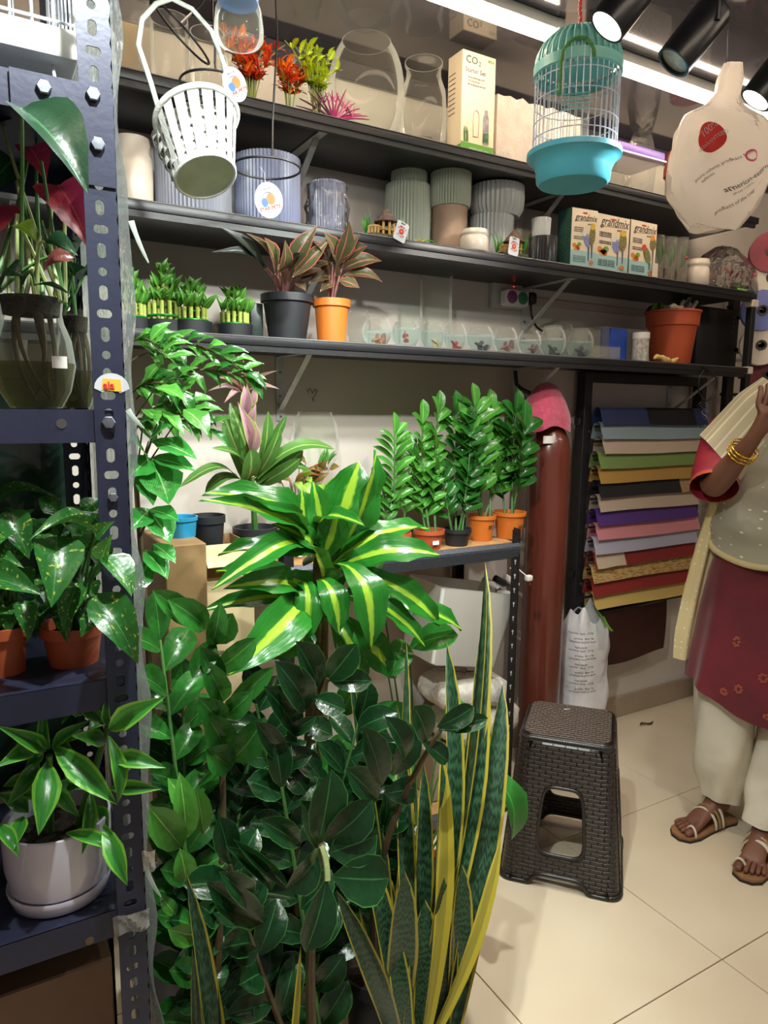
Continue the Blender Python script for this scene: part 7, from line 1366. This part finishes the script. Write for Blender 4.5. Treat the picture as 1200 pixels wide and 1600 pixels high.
# ================================================================== the person at the right
f_ = Vector((-.75, -.66, 0)).normalized(); rg_ = Vector((f_.y, -f_.x, 0)); pc = Vector((2.295, 1.372, 0))
def B(r, f, z): return pc+rg_*r+f_*f+Vector((0, 0, z))
t = thing('person', 'person in a maroon tunic, cream trousers and a pale scarf, hand raised', 'person', pc); per = t
M_skin = pm('skin', '#7d5240', '#6d4536', scale=6, rough=.5, sub=.08); M_hair = pm('hair', '#1a1412', '#241b17', scale=40, rough=.45, stretch=(4, 4, .5))
elb = P(1112, 765, Y=1.43); wr = P(1178, 684, Y=1.27); hnd = P(1196, 640, Y=1.25)
V, E, RD = [], [], []
def sv(p, r, parent=None):
    V.append(Vector(p)); RD.append(r if isinstance(r, tuple) else (r, r)); i = len(V)-1
    if parent is not None: E.append((parent, i))
    return i
pel = sv(B(0, 0, .90), (.15, .105)); wa = sv(B(0, .01, 1.06), (.125, .09), pel); ch = sv(B(0, .015, 1.24), (.145, .10), wa); ub = sv(B(0, 0, 1.36), (.10, .075), ch); nk = sv(B(-.012, .01, 1.44), .052, ub); hb = sv(B(-.03, .03, 1.50), .055, nk)
j1 = sv(B(-.04, .045, 1.56), (.068, .075), hb); j2 = sv(B(-.04, .03, 1.63), (.078, .088), j1); sv(B(-.04, .02, 1.69), (.060, .07), j2)
sR = sv(B(.165, -.01, 1.375), .058, ub); m1 = sv((B(.165, -.01, 1.375)+elb)/2+rg_*.01, .048, sR); eR = sv(elb, .042, m1); fo1 = sv(elb.lerp(wr, .35), .042, eR); fo2 = sv(elb.lerp(wr, .75), .030, fo1); wR = sv(wr, .026, fo2)
pd = (hnd-wr).normalized(); pl = sv(wr+pd*.045, (.038, .020), wR); k1 = sv(wr+pd*.085, (.036, .016), pl)
sdv = pd.cross(Vector((.5, .86, 0))).normalized()
for i, (o_, l_) in enumerate(((-.027, .062), (-.009, .072), (.009, .068), (.027, .054))):
    bs = wr+pd*.092+sdv*o_; cu = Vector((.55, .6, .25)); a = sv(bs, .0095, k1); b_ = sv(bs+pd*l_*.45+cu*.008, .0088, a); c_ = sv(bs+pd*l_*.75+cu*.024, .008, b_); sv(bs+pd*l_*.85+cu*.045, .007, c_)
th = sv(wr+pd*.04-sdv*.035, .012, pl); th2 = sv(wr+pd*.07-sdv*.052+Vector((.02, .02, 0)), .010, th); sv(wr+pd*.095-sdv*.05+Vector((.03, .03, 0)), .008, th2)
sL = sv(B(-.165, -.01, 1.375), .058, ub); eL0 = B(-.24, .02, 1.13); m2 = sv(B(-.21, .0, 1.25), .046, sL); eL = sv(eL0, .040, m2); wL0 = B(-.12, .20, 1.10); f2 = sv(eL0.lerp(wL0, .5), .034, eL); wLi = sv(wL0, .025, f2); ld = (wL0-eL0).normalized(); pL = sv(wL0+ld*.05, (.036, .018), wLi); kL = sv(wL0+ld*.088, (.034, .015), pL)
for o_, l_ in ((-.026, .055), (-.009, .068), (.009, .065), (.026, .05)): bs = wL0+ld*.095+Vector((0, 0, o_)); a = sv(bs, .009, kL); b_ = sv(bs+ld*l_*.5+Vector((.01, 0, 0)), .0085, a); sv(bs+ld*l_+Vector((.03, 0, 0)), .007, b_)
tl = sv(wL0+ld*.045+Vector((0, 0, .034)), .011, pL); sv(wL0+ld*.08+Vector((0, 0, .05)), .009, tl)
feet = []
for s, heel, toe in ((1, P(1132, 1282, Z=.0), P(1062, 1306, Z=.0)), (-1, P(1192, 1322, Z=.0), P(1172, 1372, Z=.0))):
    dr_ = (toe-heel).normalized(); toe = heel+dr_*.215; hip = sv(B(s*.09, 0, .84), .085, pel); kn = sv(B(s*.10, .03, .47), .058, hip); an_ = heel+dr_*.035+Vector((0, 0, .085)); cf = sv((V[kn]+an_)/2+Vector((0, 0, .04)), .052, kn); ak = sv(an_, .034, cf)
    he = sv(heel+Vector((0, 0, .045)), .028, ak); ins = sv(heel+dr_*.10+Vector((0, 0, .058)), (.036, .028), ak); bl = sv(heel+dr_*.155+Vector((0, 0, .038)), (.043, .018), ins); sd_ = Vector((dr_.y, -dr_.x, 0))*s
    for o_, l_, r_ in ((-.032, .058, .0125), (-.012, .056, .009), (.004, .050, .0085), (.019, .043, .008), (.033, .034, .0075)): a = sv(heel+dr_*.175+sd_*o_+Vector((0, 0, .030)), r_, bl); b_ = sv(heel+dr_*(.175+l_*.6)+sd_*o_*1.05+Vector((0, 0, .030)), r_, a); sv(heel+dr_*(.175+l_)+sd_*o_*1.05+Vector((0, 0, .026)), r_*.85, b_)
    feet.append((heel, dr_, sd_))
me = bpy.data.meshes.new('body'); Mi = MW(t).inverted(); me.from_pydata([tuple(Mi @ v) for v in V], E, []); me.materials.append(M_skin)
bo = link('body', me, t); sk = bo.modifiers.new('skin', 'SKIN'); sk.use_smooth_shade = True; sk.branch_smoothing = .4
for i, q in enumerate(me.skin_vertices[0].data): q.radius = RD[i]; q.use_root = (i == pel)
ss = bo.modifiers.new('sub', 'SUBSURF'); ss.levels = 2; ss.render_levels = 2
# face and hair
hc = B(-.04, .03, 1.60)
for s in (-1, 1):
    e = B(s*.031-.04, .099, 1.612); MB().lathe([(.0001, -.010), (.010, -.006), (.013, 0), (.009, .007), (.0001, .010)], e, 14, f_, sx=1, sy=.62).build('eye', pm('eye_white', '#e8e2da', rough=.2), t, 180); MB().lathe([(.0062, 0), (0, .0015)], e+f_*.0088, 12, f_).build('iris', M_print, t); MB().tube([e+rg_*(.013*math.cos(u))+Vector((0, 0, .0085*math.sin(u)))+f_*.0065 for u in [PI*j/8 for j in range(9)]], .0032, 6).build('eyelid', M_skin, t, 180); MB().tube([e+rg_*(-.016+.008*j)*1+Vector((0, 0, .021+.003*math.sin(j*1.05)))+f_*.010 for j in range(5)], .0024, 5).build('eyebrow', M_hair, t)
    MB().lathe([(.0001, -.022), (.014, -.012), (.018, .004), (.010, .020), (.0001, .026)], B(s*.083-.04, .02, 1.595), 12, UZ, sx=.5, sy=1).build('ear', M_skin, t, 180)
MB().tube([B(-.04, .118, 1.615), B(-.04, .128, 1.59), B(-.04, .136, 1.575), B(-.04, .122, 1.566)], [.007, .009, .013, .008], 8).build('nose', M_skin, t, 180)
MB().tube([B(-.062, .112, 1.542), B(-.04, .121, 1.543), B(-.018, .112, 1.542)], [.003, .006, .003], 7).build('lips', pm('lips', '#7a3a36', rough=.4), t, 180)
def hairf(u, v): an = 2*PI*u; fr = math.cos(an); q_ = max(0, min(1, (fr-.05)/.5)); ph = PI*.5*(1-v*(1.35-.82*q_)); r_ = .102; cut = 1 if fr < .35 else 1-.45*max(0, v-.45)*2; return hc+rg_*(r_*.88*math.cos(ph)*math.sin(an))+f_*(r_*1.05*math.cos(ph)*fr*1.0-.016)+Vector((0, 0, .012+r_*1.15*math.sin(ph)*(1 if v < .55 else cut)))
MB().grid(hairf, 32, 14).build('hair', M_hair, t, 180); MB().lathe([(.0001, -.04), (.03, -.028), (.042, 0), (.03, .028), (.0001, .04)], B(-.04, -.115, 1.57), 16, UZ).build('hair_bun', M_hair, t, 180)
MB().tube(bez(B(-.01, -.10, 1.57), B(.08, -.11, 1.50), B(.10, -.07, 1.42), 8), [.018, .018, .017, .016, .014, .012, .010, .008, .004], 8).build('hair_lock', M_hair, t, 180)
# maroon tunic
M_tun = pm('maroon_cloth', '#6e1022', '#5c0c1c', scale=8, rough=.75, bump=.12, bscale=200, sheen=.3)
KR = [(1.435, .075, .062, -.005), (1.405, .135, .082, -.005), (1.37, .19, .098, 0), (1.28, .180, .122, .008), (1.15, .160, .118, .01), (1.02, .158, .112, .01), (.90, .185, .128, .005), (.76, .205, .150, .005), (.62, .222, .165, .01), (.50, .232, .178, .015), (.435, .236, .182, .02)]
def kf(u, v):
    an = 2*PI*u; k = v*(len(KR)-1); i = min(len(KR)-2, int(k)); q = k-i; z, a, b_, c_ = (KR[i][j]+(KR[i+1][j]-KR[i][j])*q for j in range(4)); e = lambda s: math.copysign(abs(s)**.85, s)
    fl = 1+(.045*math.sin(an*7+v*3)+.03*math.sin(an*11+1))*max(0, v-.45)*1.4; lift = max(0, v-.75)*4*(.10*max(0, math.cos(an-.25))**2)
    return B(a*fl*e(math.cos(an)), c_+b_*fl*e(math.sin(an)), z+lift)
MB().grid(kf, 72, 50).build('tunic', M_tun, t, 180)
arm0 = B(.155, -.01, 1.385); pts = bez(arm0, (arm0+elb)/2+rg_*.02, elb.lerp(wr, .06), 8)
M_slv = pm('red_sleeve', '#9a1c30', '#861628', scale=30, rough=.7, bump=.15, bscale=200)
MB().tube(pts, [.066, .070, .070, .069, .068, .068, .069, .070, .071], 20, cap=False).build('sleeve', M_slv, t, 180); MB().tube([pts[-1]+(pts[-1]-pts[-2]).normalized()*d for d in (-.012, .004)], [.0715, .0725], 20, cap=False).build('sleeve_trim', pm('orange_trim', '#b0482c', rough=.6), t, 180)
arm1 = B(-.155, -.01, 1.385); MB().tube(bez(arm1, (arm1+eL0)/2-rg_*.02, eL0, 8), .066, 20, cap=False).build('sleeve', M_tun, t, 180)
for (rr_, zz) in ((.02, .60), (.13, .68), (.10, .55), (-.05, .72), (.16, .52), (.0, .48)):
    p = B(rr_, .21, zz); o = None
    bv = None
    for j in range(7): a_ = 2*PI*j/7; MB().lathe([(.0055, 0), (0, .0008)], Vector(kf(.25-(rr_)*.55+.006*math.cos(a_), min(1, (1.435-zz)/1.0*.98+.01*math.sin(a_))))+f_*.003, 7, f_).build('embroidery', pm('gold_thread', '#9a4a3a', rough=.5), t)
# cream trousers
M_trou = pm('cream_cotton', '#e4dccb', '#d8cfbc', scale=7, rough=.85, bump=.25, bscale=22)
for s, (heel, dr_, sd_) in zip((1, -1), feet):
    hp, kn_, ak_ = B(s*.09, 0, .80), B(s*.105, .035, .47), heel+dr_*.03+Vector((0, 0, .105)); line = bez(hp, kn_+(kn_-(hp+ak_)/2), ak_, 18); rad = [.085, .087, .09, .092, .094, .096, .098, .099, .098, .097, .097, .097, .097, .096, .094, .090, .082, .070, .064]
    def tf(u, v, line=line, rad=rad, s=s):
        k = v*18; i = min(17, int(k)); q_ = k-i; p = line[i].lerp(line[i+1], q_); r_ = rad[i]+(rad[i+1]-rad[i])*q_; an = 2*PI*u
        r_ *= 1+.05*math.sin(an*5+v*9)+.12*noise.noise(Vector((math.cos(an)*1.5, math.sin(an)*1.5, v*5+s*7)))+.05*math.sin(v*40+an*2)*max(0, v-.72)*2.5; return p+Vector((r_*math.cos(an), r_*math.sin(an), .012*math.sin(an*2+v*14)*max(0, v-.6)))
    MB().grid(tf, 36, 60).build('trouser_leg', M_trou, t, 180)
# sandals
M_sole = pm('tan_sole', '#9a6f4a', '#855c3c', scale=20, rough=.7); M_solb = pm('sole_rubber', '#2a2422', rough=.7); M_strap = pm('cream_strap', '#d6c7b4', rough=.45); M_strg = pm('gold_strap', '#a68a5c', rough=.4, metal=.4)
for heel, dr_, sd_ in feet:
    out = [(-.030, -.030), (-.012, -.040), (.05, -.036), (.12, -.044), (.18, -.053), (.225, -.048), (.248, -.022), (.246, .012), (.225, .036), (.18, .047), (.11, .040), (.04, .036), (-.012, .036), (-.032, .022)]
    sl = MB().prism([(a, b_) for a, b_ in out], heel+Vector((0, 0, .018)), dr_, sd_ if dr_.cross(sd_).z > 0 else -sd_, .010)
    sgn = 1 if dr_.cross(sd_).z > 0 else -1
    sl = MB().prism([(a, b_*sgn) if sgn > 0 else (a, b_*sgn) for a, b_ in (out if sgn > 0 else out)], heel+Vector((0, 0, .017)), dr_, Vector((-dr_.y, dr_.x, 0)), .008); so = sl.build('sandal', M_sole, t, 0)
    MB().prism([(a*1.01, b_*sgn*1.02) for a, b_ in out], heel+Vector((0, 0, .009)), dr_, Vector((-dr_.y, dr_.x, 0)), .0085).build('sole', M_solb, so, 0)
    for a0, hgt, m_ in ((.075, .092, M_strap), (.092, .086, M_strg), (.110, .078, M_strap)): MB().tube([heel+dr_*(a0+.012*math.cos(u))+sd_*(.046*math.cos(u))+Vector((0, 0, .016+(hgt-.018)*math.sin(u))) for u in [PI*j/14 for j in range(15)]], .0095, 7, flat=.35).build('strap', m_, so, 180)
    MB().tube([heel+dr_*.206+sd_*(-.034+.019*math.cos(u))+Vector((0, 0, .018+.032*max(0, math.sin(u)))) for u in [PI*j/10 for j in range(11)]], .0042, 7).build('toe_loop', M_strap, so, 180)
# gold bangles
for k in range(3):
    c = elb.lerp(wr, .70+.05*k); bx, by, bz = basis((wr-elb)); MB().tube([c+bx*(.040*math.cos(u))+by*(.040*math.sin(u)) for u in [2*PI*j/30 for j in range(30)]], .0026, 7, True).build('bangle', pm('gold', '#d9a93a', rough=.2, metal=1), t, 180)
# pale scarf: striped fold on the shoulder, dotted swag over the front, tail hanging behind the elbow
def cloth(name, c1, stripes=None, dots=None, tr=.25):
    m, nt, b = newmat(name); L = nt.links.new; out = nt.nodes['Material Output']; tc = N(nt, 'ShaderNodeTexCoord'); b.inputs['Roughness'].default_value = .8; b.inputs['Base Color'].default_value = sr(c1)
    if stripes:
        sp = N(nt, 'ShaderNodeSeparateXYZ'); L(tc.outputs['UV'], sp.inputs[0]); mu = N(nt, 'ShaderNodeMath', operation='MULTIPLY'); mu.inputs[1].default_value = 11; L(sp.outputs[0], mu.inputs[0]); fr = N(nt, 'ShaderNodeMath', operation='FRACT'); L(mu.outputs[0], fr.inputs[0]); lt = N(nt, 'ShaderNodeMath', operation='LESS_THAN'); lt.inputs[1].default_value = .2; L(fr.outputs[0], lt.inputs[0])
        mx = N(nt, 'ShaderNodeMix', data_type='RGBA'); mx.inputs[6].default_value = sr(c1); mx.inputs[7].default_value = sr(stripes); L(lt.outputs[0], mx.inputs[0]); L(mx.outputs[2], b.inputs['Base Color'])
    if dots:
        mp = N(nt, 'ShaderNodeMapping'); mp.inputs['Scale'].default_value = dots[1]; L(tc.outputs['UV'], mp.inputs[0]); vo = N(nt, 'ShaderNodeTexVoronoi'); vo.inputs['Scale'].default_value = 1; vo.inputs['Randomness'].default_value = .25; L(mp.outputs[0], vo.inputs['Vector']); lt = N(nt, 'ShaderNodeMath', operation='LESS_THAN'); lt.inputs[1].default_value = .14; L(vo.outputs['Distance'], lt.inputs[0])
        mx = N(nt, 'ShaderNodeMix', data_type='RGBA'); mx.inputs[6].default_value = sr(c1); mx.inputs[7].default_value = sr(dots[0]); L(lt.outputs[0], mx.inputs[0]); L(mx.outputs[2], b.inputs['Base Color'])
    tb = N(nt, 'ShaderNodeBsdfTransparent'); mm = N(nt, 'ShaderNodeMixShader'); mm.inputs[0].default_value = tr; L(b.outputs[0], mm.inputs[1]); L(tb.outputs[0], mm.inputs[2]); L(mm.outputs[0], out.inputs[0]); return m
sc1 = cloth('scarf_stripe', '#c9c0a0', '#efe6c8'); sc2 = cloth('scarf_dots', '#b0aa98', None, ('#eeead8', (14, 18, 1)), .12); sc3 = cloth('scarf_tail', '#d6c494', None, ('#efe8cc', (7, 26, 1)), .12)
def s1f(u, v):
    p = B(.02, .0, 1.50).lerp(arm0.lerp(elb, .50), v); an = -1.1+u*3.9; d = (elb-arm0).normalized(); x_ = d.cross(f_).normalized(); y_ = x_.cross(d); r_ = (.060+.020*min(1, v*3)+.006*math.sin(u*30)*v); zf = Vector((0, 0, .008*math.sin(u*5)))
    return p+(f_*math.sin(an)*1.0+(rg_*.75+UZ*.75).normalized()*math.cos(an))*(r_+.012)+zf
MB().grid(s1f, 26, 16, True).build('scarf', sc1, t, 180)
def s2f(u, v):
    an = -.15*PI+u*1.25*PI; zb_ = .955+.30*abs(u-.45)**1.7; z = 1.42+(zb_-1.42)*v; k = [q for q in KR]; i = max(j for j in range(len(KR)-1) if KR[j][0] >= z or j == 0); q_ = (KR[i][0]-z)/(KR[i][0]-KR[i+1][0]); a = KR[i][1]+(KR[i+1][1]-KR[i][1])*q_; b_ = KR[i][2]+(KR[i+1][2]-KR[i][2])*q_
    o_ = .012+.014*v+.008*math.sin(v*16+u*5)+.014*noise.noise(Vector((u*5, v*7, 2))); return B((a+o_)*math.cos(an), .01+(b_+o_)*math.sin(an), z)
MB().grid(s2f, 40, 30, True).build('scarf', sc2, t, 180)
MB().tube([Vector(s2f(k/30, 1.0)) for k in range(31)], .011, 7).build('scarf_hem', sc3, t, 180)
ta, tb_ = P(1128, 772, Y=1.50), P(1080, 1030, Y=1.515)
def s3f(u, v): w_ = .045+.045*v-.03*max(0, v-.85)*3; p = ta.lerp(tb_, v)+Vector((0, .012*math.sin(v*3), 0)); return p+Vector((.87, -.49, 0))*((u-.5)*w_*1.5)+Vector((.49, .87, 0))*(.014*math.sin(u*11+v*2))
MB().grid(s3f, 16, 24, True).build('scarf_tail', sc3, t, 180)
